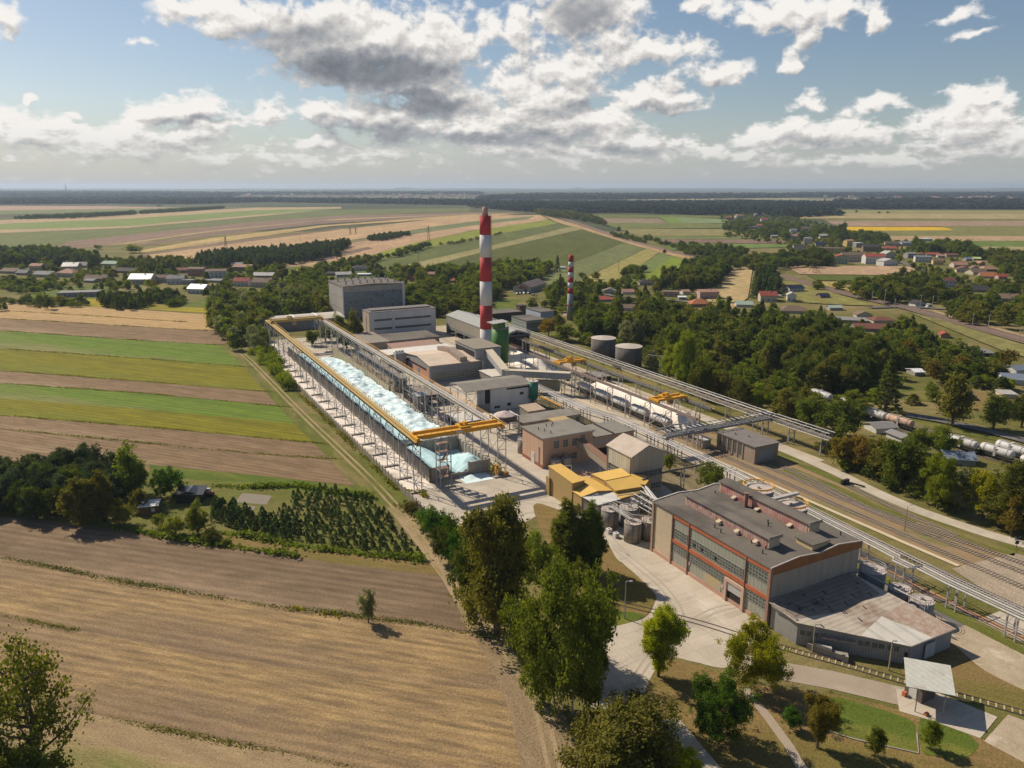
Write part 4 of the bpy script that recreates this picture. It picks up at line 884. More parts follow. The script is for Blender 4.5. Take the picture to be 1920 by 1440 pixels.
# two yellow rimmed settling tanks behind the hall
tank('round open tank with yellow railing behind the hall roof, the nearer one', 25.5, 32.9, 3.8, 9.5, surf('tank_grey', (0,0,0)), railm=yellow)
tank('round open tank with yellow railing behind the hall roof, the farther one', 37.3, 33.9, 3.8, 9.5, surf('tank_grey', (0,0,0)), railm=yellow)
for s_ in (25.5, 37.3): r = [o for o in sc.objects if o.get('label', '').startswith('round open tank') and abs((o.location - W(s_, 32.9)).length) < 2][0]; mb(r).tube([(r['_o'][0] + 3.85 * math.cos(.2244 * i), s_ + 3.85 * math.sin(.2244 * i), 10.5) for i in range(29)], .16, 6).build('yellow_rim', yellow, r)
r = thing('pipe_bridge', 'flat pale duct bridging over the yellow rimmed tanks', 'duct', 27, 30); mb(r).box(24, 36.5, 26.5, 27.6, 11.2, 11.8).build('duct', steel_w, r)
m_ = mb(r); m_.bar((36, 27, 0), (36, 27, 11.2), .15); m_.bar((25, 27, 12.2), (25, 27, 0), .15); m_.build('legs', steel, r)

# canopy over the gate
r = thing('gate_canopy', 'leaning pale sheet canopy with rust streaks above the gate lodge slab', 'canopy', -29.3, 7.1)
rf = mb(r); cz = [5.1, 5.0, 4.45, 4.5]; cp = [(7.6, -24.2), (12.7, -29.4), (6.5, -34.5), (1.5, -29.2)]
rf.prism(cp, cz, [q + .12 for q in cz]); rf.build('roof', mint_rust, r)
for t, s, z in ((2.9, -30.4, 4.45), (6.0, -33.2, 4.4), (7.5, -25.6, 4.9), (11.4, -29.2, 4.9)): mb(r).bar((t, s, 0), (t, s, z), .11).build('post', steel, r)
r = thing('gate_lodge', 'small dark lodge with white doors under the leaning canopy', 'hut', -29, 7.5)
mb(r).box(5.6, 9.2, -29.6, -26.4, 0.05, 2.6).build('wall', surf('lodge_wall', (.10, .08, .07), (.16, .12, .1)), r); mb(r).box(5.55, 5.6, -28.6, -27.2, .2, 2.2).build('door', surf('white_door', (.6, .58, .55)), r)
mb(r).box(4.7, 5.3, -27.2, -26.6, 0, .9).build('red_cabinet', red_band, r)
r = thing('planter_box', 'small red box on the slab beside the canopy post', 'box', -31.8, 3.6); mb(r).box(3.4, 4.2, -32.1, -31.6, .05, .5).build('box', red_band, r); mb(r).box(3.5, 4.1, -32.05, -31.65, .5, .54).build('soil', dark_m, r)
r = thing('truck_load', 'dusty low concrete platform with white powder beside the front railway', 'platform', -12.5, 2)
mb(r).prism([(1.0, -9.2), (2.2, -10.4), (5.2, -15.0), (4.2, -16.0)], 0.02, 1.3).build('platform', conc_old, r); mb(r).prism([(1.4, -10.2), (2.2, -11.0), (3.4, -12.8), (2.8, -13.4)], 1.3, 1.9).build('trough', steel_w, r)

# ---------------------------------------------------------------- peach building
r = thing('peach_building', 'two storey peach plastered works building with flat grey roof', 'building', 97, 4.1)
mb(r).box(4.1, 22.3, 97, 110.2, 0, 9.75).build('wall', peach, r); mb(r).box(4.0, 4.1, 96.95, 110.3, 0, 1.1).build('plinth', surf('red_plinth', (.32, .12, .08)), r)
ro = mb(r).box(3.7, 22.6, 96.6, 110.6, 9.75, 10.0).build('roof', roof_grey, r); mb(r).box(3.65, 22.65, 96.5, 96.6, 9.5, 10.05).build('gutter', steel_w, ro)
frm2 = surf('pale_window_frame', (.46, .44, .40))
for t in (8.0, 11.3, 14.6): windows(r, 'S', 97, t, t + 1.9, 5.9, 8.3, 2, 3, glass_d, frm2)
windows(r, 'S', 97, 17.8, 19.5, 7.5, 8.8, 2, 2, glass_d, frm2); windows(r, 'S', 97, 14.6, 16.5, 1.5, 3.6, 2, 2, glass_d, frm2)
mb(r).box(4.0, 4.12, 98.9, 99.5, 1.2, 6.4).build('door', surf('grey_violet_door', (.20, .17, .19)), r); mb(r).box(3.98, 4.12, 102.1, 104.3, .1, 3.6).build('door', surf('white_door', (0,0,0)), r)
for t, s in ((7, 105), (8, 103), (8.6, 100), (11, 107), (12.5, 106), (14, 108)): mb(r).cyl(t, s, 10, 10.8, .15, n=8).build('roof_vent', dark_m, ro)
r = thing('peach_wing', 'lower peach wing with row of small white windows behind the peach building', 'building', 98, 22.4)
mb(r).box(22.4, 39.2, 98, 109.5, 0, 6.9).build('wall', peach, r); ro = mb(r).box(22.4, 39.5, 97.7, 109.8, 6.9, 7.15).build('roof', roof_grey, r)
for k in range(6): windows(r, 'S', 98, 23.8 + k * 2.1, 24.9 + k * 2.1, 4.3, 5.9, 1, 1, surf('pale_window', (.5, .5, .5), (.3, .3, .3), 3), frm2)
mb(r).box(23, 32, 97.93, 98, .5, 3.0).build('opening', dark_in, r)
mb(r).box(30.6, 31.2, 97.9, 109, 7.15, 7.45).build('dark_flashing', dark_m, ro)
r = thing('conveyor_gallery', 'sloping cream conveyor gallery from the peach building to the corrugated tower', 'gallery', 92, 18)
g = mb(r); g.add([(16.2, 97, 5.4), (18.6, 97, 5.4), (18.6, 97, 7.8), (16.2, 97, 7.8), (17.5, 80.5, 2.0), (20.0, 80.5, 2.0), (20.0, 80.5, 4.4), (17.5, 80.5, 4.4)], [(0, 1, 2, 3), (4, 7, 6, 5), (0, 3, 7, 4), (1, 5, 6, 2), (0, 4, 5, 1)]); g.build('casing', surf('cream_gallery', (.46, .38, .27), (.4, .33, .23), stripe=('z', .5, .1)), r)
g = mb(r); g.add([(16.1, 97, 7.85), (18.7, 97, 7.85), (20.1, 80.4, 4.45), (17.4, 80.4, 4.45)], [(0, 1, 2, 3)]); g.build('gallery_roof', surf('brown_gallery_roof', (.30, .17, .11), (.24, .14, .1)), r)
g = mb(r); [g.bar((a, b, 0), (a, b, z), .12) for a, b, z in ((17, 90, 4), (19, 90, 4), (17.3, 85, 3), (19.4, 85, 3))]; g.build('legs', steel_w, r)
for k, (s, t) in enumerate(((94.3, 7.3), (94.3, 11.0))):
    tank(['pale small tank with black top in front of the peach wall, left of two', 'pale small tank with black top in front of the peach wall, right of two'][k], s, t, 1.5, 3.4, surf('cream_tank', (.48, .42, .33), (.36, .31, .25)), railm=dark_m, group='small tanks by the peach building')
tank('slim grey tank behind the left corner of the peach building', 113, 5.6, 1.6, 4.6, conc_tank, railm=steel_w)
# corrugated tower
r = thing('corrugated_tower', 'tall cream corrugated tower building with ribbed gable roof', 'building', 66.5, 15.6)
z = 11.5; zr = 14.1
mb(r).box(15.8, 26.7, 67.2, 78.8, 0, 6.6).build('lower_wall', surf('beige_lower_wall', (.42, .37, .29), (.34, .30, .24), streak=True), r)
g = mb(r); g.extr([(15.6, 6.6), (26.9, 6.6), (26.9, z), (21.2, zr), (15.6, z)], 'y', 67.1, 78.9); g.build('gable_wall', cream_corrx, r)
mb(r).box(15.5, 15.6, 67.1, 78.9, 6.5, z).build('upper_wall', cream_corr, r)
mb(r).box(26.9, 27.0, 67.1, 78.9, 6.6, z).build('upper_wall', cream_corr, r)
rf = mb(r); roofslab(rf, [(15.2, z + .02), (21.2, zr + .2), (27.2, z + .02)], 66.8, 79.3, .18); rf.build('roof', roof_corrx, r)
windows(r, 'W', 15.8, 67.6, 78.4, 4.6, 6.3, 8, 2, glass_d, frm2); windows(r, 'S', 67.2, 17.0, 26.4, 4.8, 6.4, 6, 2, glass_d, frm2); windows(r, 'S', 67.2, 22.8, 26.3, .6, 2.4, 4, 2, glass_d, frm2)
for s in (67.3, 78.6): mb(r).box(15.35, 15.6, s, s + .25, 0, z).build('downpipe', rust, r)
# yellow roofed cluster
r = thing('yellow_roof_workshop', 'cluster of low workshops with bright yellow sheet roofs', 'workshop', 64, 2)
def yr(pts, z, mat=yel_roof, wall=yel_wall, nm='roof'):
    mb(r).prism(pts, 0, [q - .02 for q in z]).build('wall', wall, r); c = sum((Vector(p) for p in pts), Vector((0, 0))) / len(pts)
    pts2 = [tuple(Vector(p) + (Vector(p) - c).normalized() * .3) for p in pts]
    mb(r).prism(pts2, z, [q + .14 for q in z]).build(nm, mat, r)
yr([(-4.2, 66.5), (-.1, 66.9), (-.4, 78.7), (-4.3, 78.9)], [7.6, 7.6, 8.3, 8.3])
yr([(-4.0, 62.0), (0.5, 61.4), (.5, 66.3), (-4.0, 66.3)], [5.3, 6.4, 6.4, 5.3])
yr([(.5, 61.4), (5.0, 61.4), (5.0, 72.5), (.5, 72.5)], [6.4, 5.6, 5.6, 6.4])
yr([(-2.6, 56.2), (4.6, 56.8), (4.9, 61.2), (.4, 61.2), (-3.8, 61.8)], [4.9, 4.9, 5.3, 5.5, 5.3], roof_white, surf('grey_timber_wall', (.26, .23, .20), (.20, .18, .16), streak=True), 'white_roof')
yr([(5.1, 59.6), (12.8, 58.6), (13.2, 64.2), (5.1, 64.2)], [6.2, 6.2, 7.3, 7.3]); yr([(5.1, 64.4), (13.3, 64.4), (14.5, 70.8), (5.1, 70.8)], [7.4, 7.4, 7.0, 7.0])
yr([(13.6, 61.0), (15.2, 60.2), (19.8, 63.6), (15.4, 66.6), (14.0, 64.6)], [6.0, 5.8, 6.0, 6.6, 6.6])
yr([(4.9, 56.6), (12.4, 57.2), (12.7, 58.2), (5.1, 59.3)], [5.1, 5.1, 5.4, 5.4], yel_roof, surf('grey_timber_wall', (0,0,0)))
mb(r).box(-4.28, -4.2, 62.6, 63.5, .1, 3.0).build('door', dark_m, r); mb(r).box(-4.9, -4.5, 77.6, 79.4, 0, 5.4).build('yellow_fin', yel_wall, r)
mb(r).prism([(-2.65, 56.1), (4.6, 56.7), (12.3, 57.1), (12.3, 57.0), (4.6, 56.6), (-2.65, 56.0)], 0, 4.7).build('grey_wall', surf('grey_timber_wall', (0,0,0)), r)
r = thing('scrap_yard_pile', 'heap of reddish scrap and pipes between workshop and peach building', 'scrap', 83, 8)
g = mb(r)
for i in range(260):
    t, s = rnd.uniform(1, 15), rnd.uniform(79.5, 88.5); L = rnd.uniform(.4, 1.8); a = rnd.uniform(0, 6.28); zz = rnd.uniform(.1, .9)
    g.bar((t, s, zz), (t + L * math.cos(a), s + L * math.sin(a), zz + rnd.uniform(-.1, .4)), rnd.uniform(.08, .25))
g.build('scrap', surf('pinkish_scrap', (.34, .20, .16), (.44, .32, .27), 1.5), r, ); tag(r, kind='stuff')
g = mb(r); g.tube([(2, 90, 3.2), (9, 88, 3.2), (9, 88, 1)], .18, 7); [g.bar((a, b, 0), (a, b, 3.2), .08) for a, b in ((2.5, 90), (6, 89))]; g.build('overhead_pipe', pipe_l, r)

# ---------------------------------------------------------------- canopy building with white wall, silo and rest of the plant
r = thing('white_walled_shed', 'grey roofed shed with open truss canopy and big white wall', 'shed', 161, 7)
zz = 9.2
mb(r).box(17.0, 34.3, 160.4, 175, 0, 9.0).build('wall', surf('white_panel_wall', (.66, .64, .59), (.56, .54, .49), .3, .85, streak=True), r)
mb(r).box(11.6, 14.6, 160.4, 161, 3.2, 9).build('panel', grey_wall, r); mb(r).box(14.6, 17, 161, 161.2, 0, 9).build('dark_recess', dark_in, r); mb(r).box(11.6, 17.0, 160.8, 162, 0, 3.2).build('low_wall', conc_old, r)
rf = mb(r); rf.extr([(159.9, zz), (168.5, zz + 1.2), (176, zz), (176, zz - .2), (168.5, zz + 1.0), (159.9, zz - .2)], 'x', 6.4, 35); rf.build('roof', roof_grey, r)
tr = mb(r); lattice(tr, (6.6, 160.2, zz - 1.6), (6.6, 175.6, zz - 1.6), 1.5, .13, 8); lattice(tr, (6.8, 160.3, zz - 1.2), (14, 160.3, zz - 1.2), 1.1, .11, 5)
for a, b in ((6.6, 160.3), (6.6, 168), (6.6, 175.6), (11.4, 160.3)): tr.box(a - .15, a + .15, b - .15, b + .15, 0, zz - .2)
tr.bar((6.8, 160.3, 2), (11.4, 160.3, 8), .09); tr.bar((6.8, 160.3, 8), (11.4, 160.3, 2), .09); tr.build('canopy_truss', steel_w, r)
windows(r, 'S', 160.4, 29.8, 31.4, 5.2, 6.3, 2, 1, dark_in, frm2); windows(r, 'S', 160.4, 18.6, 21.0, 1.0, 2.0, 2, 1, dark_in, frm2); windows(r, 'S', 160.4, 24.2, 25.8, 1.4, 2.6, 1, 1, dark_in, frm2)
mb(r).box(24, 34, 160.25, 160.4, 7.9, 8.5).build('dark_strip', dark_in, r)
tank('teal green silo on legs with pointed hopper beside the white wall', 159.9, 35.6, 1.95, 6.6, teal_s, z0=3.6, legs=4, cone=1.8, cat='silo', name='silo', rim=False)
tank('tall bright green silo beside the red and white chimney', 224.8, 53.5, 4.1, 16.5, green_s, z0=3.0, legs=6, cat='silo', name='silo', railm=oldyel)
r = thing('silo_headhouse', 'dark green head house with grey mono roof on top of the green silo', 'head house', 225.5, 51)
mb(r).box(50.6, 55.2, 222.8, 227.8, 19.7, 22.0).build('wall', green_s, r); mb(r).prism([(48.4, 222), (56.4, 221.6), (56.4, 228.6), (48.4, 229)], [22.0, 22.7, 22.7, 22.0], [22.2, 22.9, 22.9, 22.2]).build('roof', surf('grey_sheet_roof', (.36, .36, .33), (.30, .30, .28)), r)
r = thing('grey_box_building', 'tall plain grey box building between flat roofed factory and green silo', 'building', 213, 35)
mb(r).box(35.4, 48.4, 214, 237, 0, 12.8).build('wall', grey_wall, r); mb(r).box(35.1, 48.7, 213.7, 237.4, 12.8, 13.1).build('roof', surf('brownish_flat_roof', (.27, .23, .18), (.22, .19, .15)), r)
mb(r).box(35.25, 35.4, 215, 236, 9.2, 11.6).build('dark_opening', dark_in, r)
r = thing('furnace_hall', 'broad factory hall with dusty tan roof and glazed front', 'factory hall', 212, 12.3)
g = mb(r); g.extr([(212.2, 0), (243, 0), (243, 7.9), (227.5, 9.6), (212.2, 7.9)], 'x', 12.4, 38.2); g.build('wall', surf('blue_grey_sheet', (.30, .30, .30), (.24, .24, .24), stripe=('x', 1.2, .15)), r)
rf = mb(r); rf.extr([(211.6, 8.0), (227.5, 9.8), (243.6, 8.0), (243.6, 7.75), (227.5, 9.55), (211.6, 7.75)], 'x', 12.0, 38.6); rfo = rf.build('roof', roof_pale, r)
windows(r, 'S', 212.2, 14, 36, .8, 4.2, 18, 3, surf('murky_panes', (.36, .34, .26), (.18, .18, .16), .9, .4), surf('dark_bars', (.10, .10, .09)))
mb(r).box(12.25, 12.4, 213, 242.6, 0, 6.0).build('pink_wall', surf('pink_side_wall', (.50, .25, .17), (.45, .25, .18)), r); mb(r).box(12.15, 12.25, 216, 242, 5.0, 6.0).build('dark_gap', dark_in, r)
mb(r).box(12.1, 12.25, 234, 237, .5, 5.2).build('blue_curtain', blue_m, r); mb(r).box(12.1, 12.25, 225, 227.5, .3, 4.4).build('blue_door', surf('pale_blue', (.22, .27, .32)), r)
g = mb(r); g.extr([(212.6, 8.2), (227, 10.0), (240, 8.6), (240, 10.4), (227, 12.0), (212.6, 10.2)], 'x', 27.2, 30.6); g.build('ridge_monitor', surf('brown_monitor', (.26, .20, .16), (.34, .26, .2)), rfo)
g = mb(r); g.tube([(37.8, 211.4, 7.9), (37.9, 211.3, 6.6), (37.9, 211.3, .4)], .7, 10); g.build('duct', steel, r)
r = thing('flat_annex', 'long low annex with whitish flat roof behind the furnace hall', 'annex', 250, 10)
mb(r).box(4, 38, 244.2, 256.5, 0, 7.3).build('wall', surf('annex_wall', (.36, .30, .25), (.28, .22, .18)), r); mb(r).box(3.6, 38.6, 244.0, 256.8, 7.3, 7.6).build('roof', roof_white, r)
mb(r).box(6.4, 11.2, 240, 243.8, 0, 8.8).build('stair_block', grey_wall, r)
for k in range(3): mb(r).cyl(7.4 + k * 1.5, 242, 8.8, 9.7, .6, n=10).build('roof_fan', steel_w, r)
r = thing('terracotta_shed', 'low shed with worn terracotta ribbed roof before the white building', 'shed', 258, 12)
mb(r).box(12, 37, 257.5, 269, 0, 6.2).build('wall', surf('annex_wall', (0,0,0)), r); mb(r).prism([(11.6, 257.2), (37.6, 257.2), (37.6, 269.6), (11.6, 269.6)], [6.2, 6.2, 7.6, 7.6], [6.4, 6.4, 7.8, 7.8]).build('roof', surf('terracotta_ribbed', (.42, .26, .19), (.33, .21, .16), .4, .9, stripe=('x', 1.0, .35)), r)
r = thing('window_annex', 'low annex with dark roof and long row of small windows below the white building', 'annex', 290, 14)
mb(r).box(19, 49, 291, 312, 0, 4.2).build('wall', surf('annex_grey', (.26, .23, .2)), r); mb(r).box(18.6, 49.4, 290.6, 312.4, 4.2, 4.5).build('roof', roof_dark, r)
for k in range(16): mb(r).box(20.2 + k * 1.8, 21.3 + k * 1.8, 290.92, 291, 1.4, 3.2).build('window', glass_d, r)
r = thing('side_annex', 'flat dark roofed annex left of the window annex', 'annex', 300, 8)
mb(r).box(4, 18.6, 286, 316, 0, 5.2).build('wall', surf('annex_wall', (0,0,0)), r); mb(r).box(3.6, 19, 285.6, 316.4, 5.2, 5.5).build('roof', surf('brownish_flat_roof', (0,0,0)), r)
# white building and grey glass hall
r = thing('white_building', 'white grey block with two thin window strips beneath the big glass hall', 'building', 323, 19.7)
mb(r).box(19.7, 60, 323.2, 336, 0, 15.0).build('wall', white_wall, r); mb(r).box(19.58, 19.7, 323.3, 335.9, 0, 15.0).build('gable_wall', surf('tan_gable', (.42, .33, .25), (.36, .28, .21)), r)
ro = mb(r).box(19.4, 60.3, 322.9, 336.3, 15.0, 15.3).build('roof', surf('grey_roof_mid', (.20, .18, .16), (.16, .14, .13)), r); mb(r).box(21.5, 58, 326, 334, 15.3, 16.0).build('roof_step', surf('grey_roof_mid', (0,0,0)), ro)
for z0 in (9.9, 4.9):
    for a, b in ((22.4, 33.0), (34.8, 56.8)): windows(r, 'S', 323.2, a, b, z0, z0 + 1.1, int((b - a) / .9), 1, glass_d, surf('dark_bars', (0,0,0)))
mb(r).box(33.3, 34.5, 322.8, 323.2, 0, 15.6).build('pilaster', white_wall, r); mb(r).box(19.5, 19.58, 328.6, 329.6, 1.5, 12.5).build('slit_window', glass_d, r)
r = thing('glass_hall', 'big dark grey hall with blue glass block front and row of roof vents', 'factory hall', 397, 25)
mb(r).box(25, 67, 397.5, 433, 0, 21.0).build('wall', grey_wally, r); mb(r).box(25.6, 65.6, 397.35, 397.5, 0, 17.4).build('glass_front', glass_b, r)
g = mb(r)
for k in range(1, 32): g.box(25.6 + k * 1.25 - .05, 25.6 + k * 1.25 + .05, 397.27, 397.35, 0, 17.4)
for k in range(1, 12): g.box(25.6, 65.6, 397.28, 397.35, k * 1.45 - .05, k * 1.45 + .05)
g.build('glazing_bars', surf('grey_bars', (.20, .21, .22)), r)
mb(r).box(65.8, 67.4, 396.8, 397.5, 0, 22.6).build('pier', white_wall, r); mb(r).box(24.6, 25.4, 397, 397.6, 0, 21.3).build('pier', white_wall, r)
ro = mb(r).extr([(24.7, 21), (67.2, 21), (67.2, 21.3), (46, 22.2), (24.7, 21.3)], 'y', 397.1, 433.4).build('roof', roof_dark, r)
for j in range(2):
    for k in range(8): mb(r).cyl(29 + k * 4.8, 403 + j * 20, 21.4, 24.3, .5, n=8).build('roof_vent', steel, ro)
for z0 in (6, 13.5): mb(r).box(24.9, 25, 400, 430, z0, z0 + .6).build('wall_band', conc_old, r)
# far white warehouse
r = thing('low_warehouse', 'low warehouse with curved white roof at the far end of the crane runway', 'warehouse', 371, -22)
mb(r).box(-24, 18, 372, 395, 0, 5.6).build('wall', surf('annex_grey', (0,0,0)), r)
rf = mb(r); rf.extr([(371.4, 5.7), (377, 6.6), (383.5, 7.0), (390, 6.6), (395.6, 5.7), (395.6, 5.5), (371.4, 5.5)], 'x', -24.6, 18.6); ro = rf.build('roof', roof_pale if False else surf('pale_membrane_roof', (.52, .47, .39), (.46, .41, .34), .08), r)
for t in (-12, 2): g = mb(r); g.extr([(371.4, 5.85), (377, 6.75), (383.5, 7.15), (390, 6.75), (390, 6.8), (383.5, 7.2), (377, 6.8), (371.4, 5.9)], 'x', t, t + 1.6); g.build('skylight_strip', surf('bright_skylight', (.8, .8, .8)), ro)
mb(r).box(-3, 1.5, 371.9, 372, .2, 4.4).build('door', surf('pale_blue', (0,0,0)), r)
# ---------------------------------------------------------------- long gabled shed
r = thing('storage_shed', 'long gabled storage shed on stilts with open truss end behind the chimney', 'shed', 244, 64)
zt = 11.4
rf = mb(r); roofslab(rf, [(64.2, zt), (72, zt + 2.3), (80.4, zt)], 243, 318, .25); rf.build('roof', surf('grey_sheet_roof', (0,0,0)), r)
mb(r).box(64.4, 64.55, 246, 317.5, 5.2, zt).build('side_cladding', surf('beige_sheet', (.34, .30, .23), (.28, .25, .20), stripe=('y', 6, .1)), r)
mb(r).box(64.45, 64.55, 246, 317.5, 3.6, 5.2).build('lower_cladding', surf('grey_sheet_wall', (.20, .20, .2)), r); mb(r).box(80, 80.15, 244, 317.5, 0.2, zt).build('side_cladding', surf('dark_side', (.12, .12, .12)), r)
mb(r).box(64.4, 80.2, 317.5, 317.7, 0.2, zt).build('end_wall', surf('dark_side', (0,0,0)), r)
g = mb(r); lattice(g, (64.4, 243.4, zt - .4), (72, 243.4, zt + 1.6), .9, .13, 6); lattice(g, (72, 243.4, zt + 1.6), (80.2, 243.4, zt - .4), .9, .13, 6); g.bar((64.4, 243.4, zt - .6), (80.2, 243.4, zt - .6), .14)
for k in range(7):
    for t in (64.6, 80): g.box(t - .2, t + .2, 244 + k * 12, 244.4 + k * 12, 0, zt)
for k in range(7): g.bar((64.6, 244.2 + k * 12, zt - .3), (80, 244.2 + k * 12, zt - .3), .12)
for t in (64.6, 80): g.bar((t, 244.2, zt - .3), (t, 316.2, zt - .3), .12)
g.build('frame', steel, r)
heap('sand_heap', 'white sand heap spilling from the open end of the long shed', 60.5, 76, 205, 262, lambda x, y: max(.05, 5.2 - abs(x - 69) * .62 + fb(x, y, .1) * .8 - max(0, 214 - y) * .5), whitesand, 1.2)
heap('sand_heap', 'long white sand heap beneath the crane rails beside the tank wagons', 66, 77, 103, 172, lambda x, y: max(.05, min(4.8, (x - 66) * 2.2, (77 - x) * 1.3, (y - 103) * .8, (172 - y) * .7) + fb(x, y, .06) * .5), whitesand, 1.0)
# ---------------------------------------------------------------- chimneys
def chimney(label, base, h, r0, r1, bands, extra):
    r = thing('factory_chimney', label, 'chimney', 0, 0, world=base); r['_o'] = (0., 0., 0.)
    for z0, z1, m_ in bands:
        a = r0 + (r1 - r0) * z0 / h; b = r0 + (r1 - r0) * z1 / h
        MB().cyl(0, 0, z0, z1, a, b, n=32).build('painted_band', m_, r, smooth=True)
    if extra:
        MB().cyl(0, 0, h, h + 4.2, 1.35, 1.3, n=16).build('inner_flue', brick_p, r, smooth=True)
        g = MB(); n = 12; P = [(r1 * 1.05 * math.cos(6.2832 * i / n), r1 * 1.05 * math.sin(6.2832 * i / n), h) for i in range(n + 1)]; railing(g, P, 1.2, 4, .05); g.build('railing', steel, r)
        MB().box(r1 + .3, r1 + .5, -.2, .2, 2, h).build('ladder', steel, r)
    else:
        MB().cyl(0, 0, h * .24, h * .24 + .3, r0 * 1.25, n=24).build('ring_platform', red_p, r); MB().box(r1 + .25, r1 + .45, -.15, .15, 1, h).build('ladder', red_p, r)
    return r
def zat(base, v): 
    lo, hi = -5, 150
    for _ in range(50):
        m_ = (lo + hi) / 2
        if proj(base.x, base.y, m_)[1] > v: lo = m_
        else: hi = m_
    return m_
cb = Gp(912, 671)
zs = [0] + [zat(cb, v) for v in (616, 572, 527, 482, 440, 404.5)]
chimney('tall red and white banded chimney, the taller of the two', cb, zs[-1], 3.15, 2.75, [(zs[0], zs[1], white_p), (zs[1], zs[2], red_p), (zs[2], zs[3], white_p), (zs[3], zs[4], red_p), (zs[4], zs[5], white_p), (zs[5], zs[6], red_p)], True)
cb = Gp(1068.5, 600); zs = [0] + [zat(cb, v) for v in (550, 540, 529.5, 520, 510.5, 500.5, 490.5, 478)]
chimney('slim chimney with red and white top bands on a grey shaft', cb, zs[-1], 2.1, 1.5, [(zs[0], zs[1], grey_p), (zs[1], zs[2], red_p), (zs[2], zs[3], white_p), (zs[3], zs[4], red_p), (zs[4], zs[5], white_p), (zs[5], zs[6], red_p), (zs[6], zs[7], white_p), (zs[7], zs[8], red_p)], False)
tank('left of two big dark ribbed concrete tanks by the trees', 221.5, 110.5, 6.3, 10.2, surf('ribbed_dark_concrete', (.17, .15, .13), (.10, .09, .08), .5, .95, streak=True), top='dome', rim=False, group='big concrete tanks')
tank('right of two big dark ribbed concrete tanks by the trees', 197, 108.5, 6.4, 10.6, surf('ribbed_dark_concrete', (0,0,0)), top='dome', rim=False, group='big concrete tanks')
# ---------------------------------------------------------------- covered conveyors
r = thing('covered_conveyor', 'covered conveyor stepping down from the grey box building to a tower', 'conveyor', 186, 38)
def duct(M_, p, q, w_, h):
    p, q = Vector(p), Vector(q); d = (q - p); n = Vector((-d.y, d.x, 0)).normalized() * w_ / 2; up = Vector((0, 0, h))
    M_.add([tuple(v) for v in (p + n, p - n, q - n, q + n, p + n + up, p - n + up, q - n + up, q + n + up)], [(0, 3, 2, 1), (4, 5, 6, 7), (0, 1, 5, 4), (1, 2, 6, 5), (2, 3, 7, 6), (3, 0, 4, 7)])
g = mb(r); duct(g, (42, 214, 9.6), (36.5, 186, 6.4), 3.2, 2.8); duct(g, (37, 186.5, 6.4), (57.5, 167.5, 6.8), 3.0, 2.6); g.build('casing', surf('ribbed_grey_casing', (.28, .28, .28), (.33, .33, .32), stripe=('x', .8, .15)), r)
g = mb(r); duct(g, (42, 214.1, 12.42), (36.5, 186, 9.22), 3.6, .12); duct(g, (36.8, 186.7, 9.04), (57.6, 167.4, 9.44), 3.4, .12); g.build('conveyor_roof', surf('cream_conveyor_roof', (.58, .50, .38), (.50, .43, .33)), r)
g = mb(r)
for a, b, z in ((45, 178.5, 6.5), (55.5, 170, 6.8), (58, 166, 6.8)): trestle(g, a - .8, a + .8, b, z, .2, 4)
g.bar((58, 168, .5), (63, 163, 7.5), .16); g.bar((63, 163, .5), (58, 168, 7.5), .16); g.build('legs', steel_w, r)
mb(r).prism([(46, 176), (54, 170), (55, 172), (47, 178)], 1.2, 5.6).build('hopper', surf('khaki_hopper', (.30, .27, .18)), r)
# conveyor bridge with lattice (long) and its branches
r = thing('conveyor_bridge', 'very long lattice conveyor bridge along the far side of the railway yard', 'conveyor', 200, 91.2)
def lat_bridge(M_, p, q, w_, h, n):
    p, q = Vector(p), Vector(q); d = q - p; nn = Vector((-d.y, d.x, 0)).normalized() * w_ / 2
    for sg_ in (-1, 1): lattice(M_, p + nn * sg_, q + nn * sg_, h, .12, n)
    for k in range(n + 1): c = p.lerp(q, k / n); M_.bar(c + nn, c - nn, .07); M_.bar(c + nn + Vector((0, 0, h)), c - nn + Vector((0, 0, h)), .07)
g = mb(r); lat_bridge(g, (91.2, 88, 5.6), (91.2, 330, 5.6), 2.6, 2.3, 90); g.build('lattice', steel_w, r)
g = mb(r); g.box(90.3, 92.1, 88, 330, 5.7, 6.3); g.build('belt_deck', surf('brown_belt', (.26, .20, .15), (.34, .28, .22)), r)
g = mb(r); g.box(89.9, 90.1, 88, 330, 8.0, 8.15); g.build('top_pipe', pipe_l, r)
for k in range(17): g = mb(r); s = 96 + k * 14; trestle(g, 90, 92.4, s, 5.6, .18, 3); g.build('support', steel_w, r)
r = thing('conveyor_bridge', 'lattice conveyor branch running toward the trees on white lattice legs', 'conveyor', 76, 91.5)
g = mb(r); lat_bridge(g, (91.5, 88, 5.6), (91.3, 63, 6.0), 2.6, 2.3, 11); g.build('lattice', steel_w, r); g = mb(r); g.box(90.4, 92.6, 63, 88, 5.9, 6.4); g.build('belt_deck', roof_grey, r)
for s in (91.4, 79.5, 66): g = mb(r); trestle(g, 90.2, 92.9, s, 5.6, .3, 3); g.bar((90.2, s, 5.5), (89.4, s, 0), .12); g.build('support', steel_w, r)
r = thing('conveyor_bridge', 'lattice pipe bridge crossing the railway yard to the pipe rack', 'conveyor', 88, 66)
g = mb(r); lat_bridge(g, (90.5, 89.2, 6.6), (44, 88.8, 6.6), 2.6, 1.9, 22); g.build('lattice', steel, r); g = mb(r); g.box(44, 90.5, 87.8, 90.1, 6.2, 6.5); g.build('deck', surf('deck_grey', (.24, .22, .21)), r)
for t in (59.6, 47): g = mb(r); trestle(g, t - 1, t + 1, 89, 6.2, .2, 3); trestle(g, t - 1, t + 1, 91, 6.2, .2, 3); g.build('support', steel_w, r)
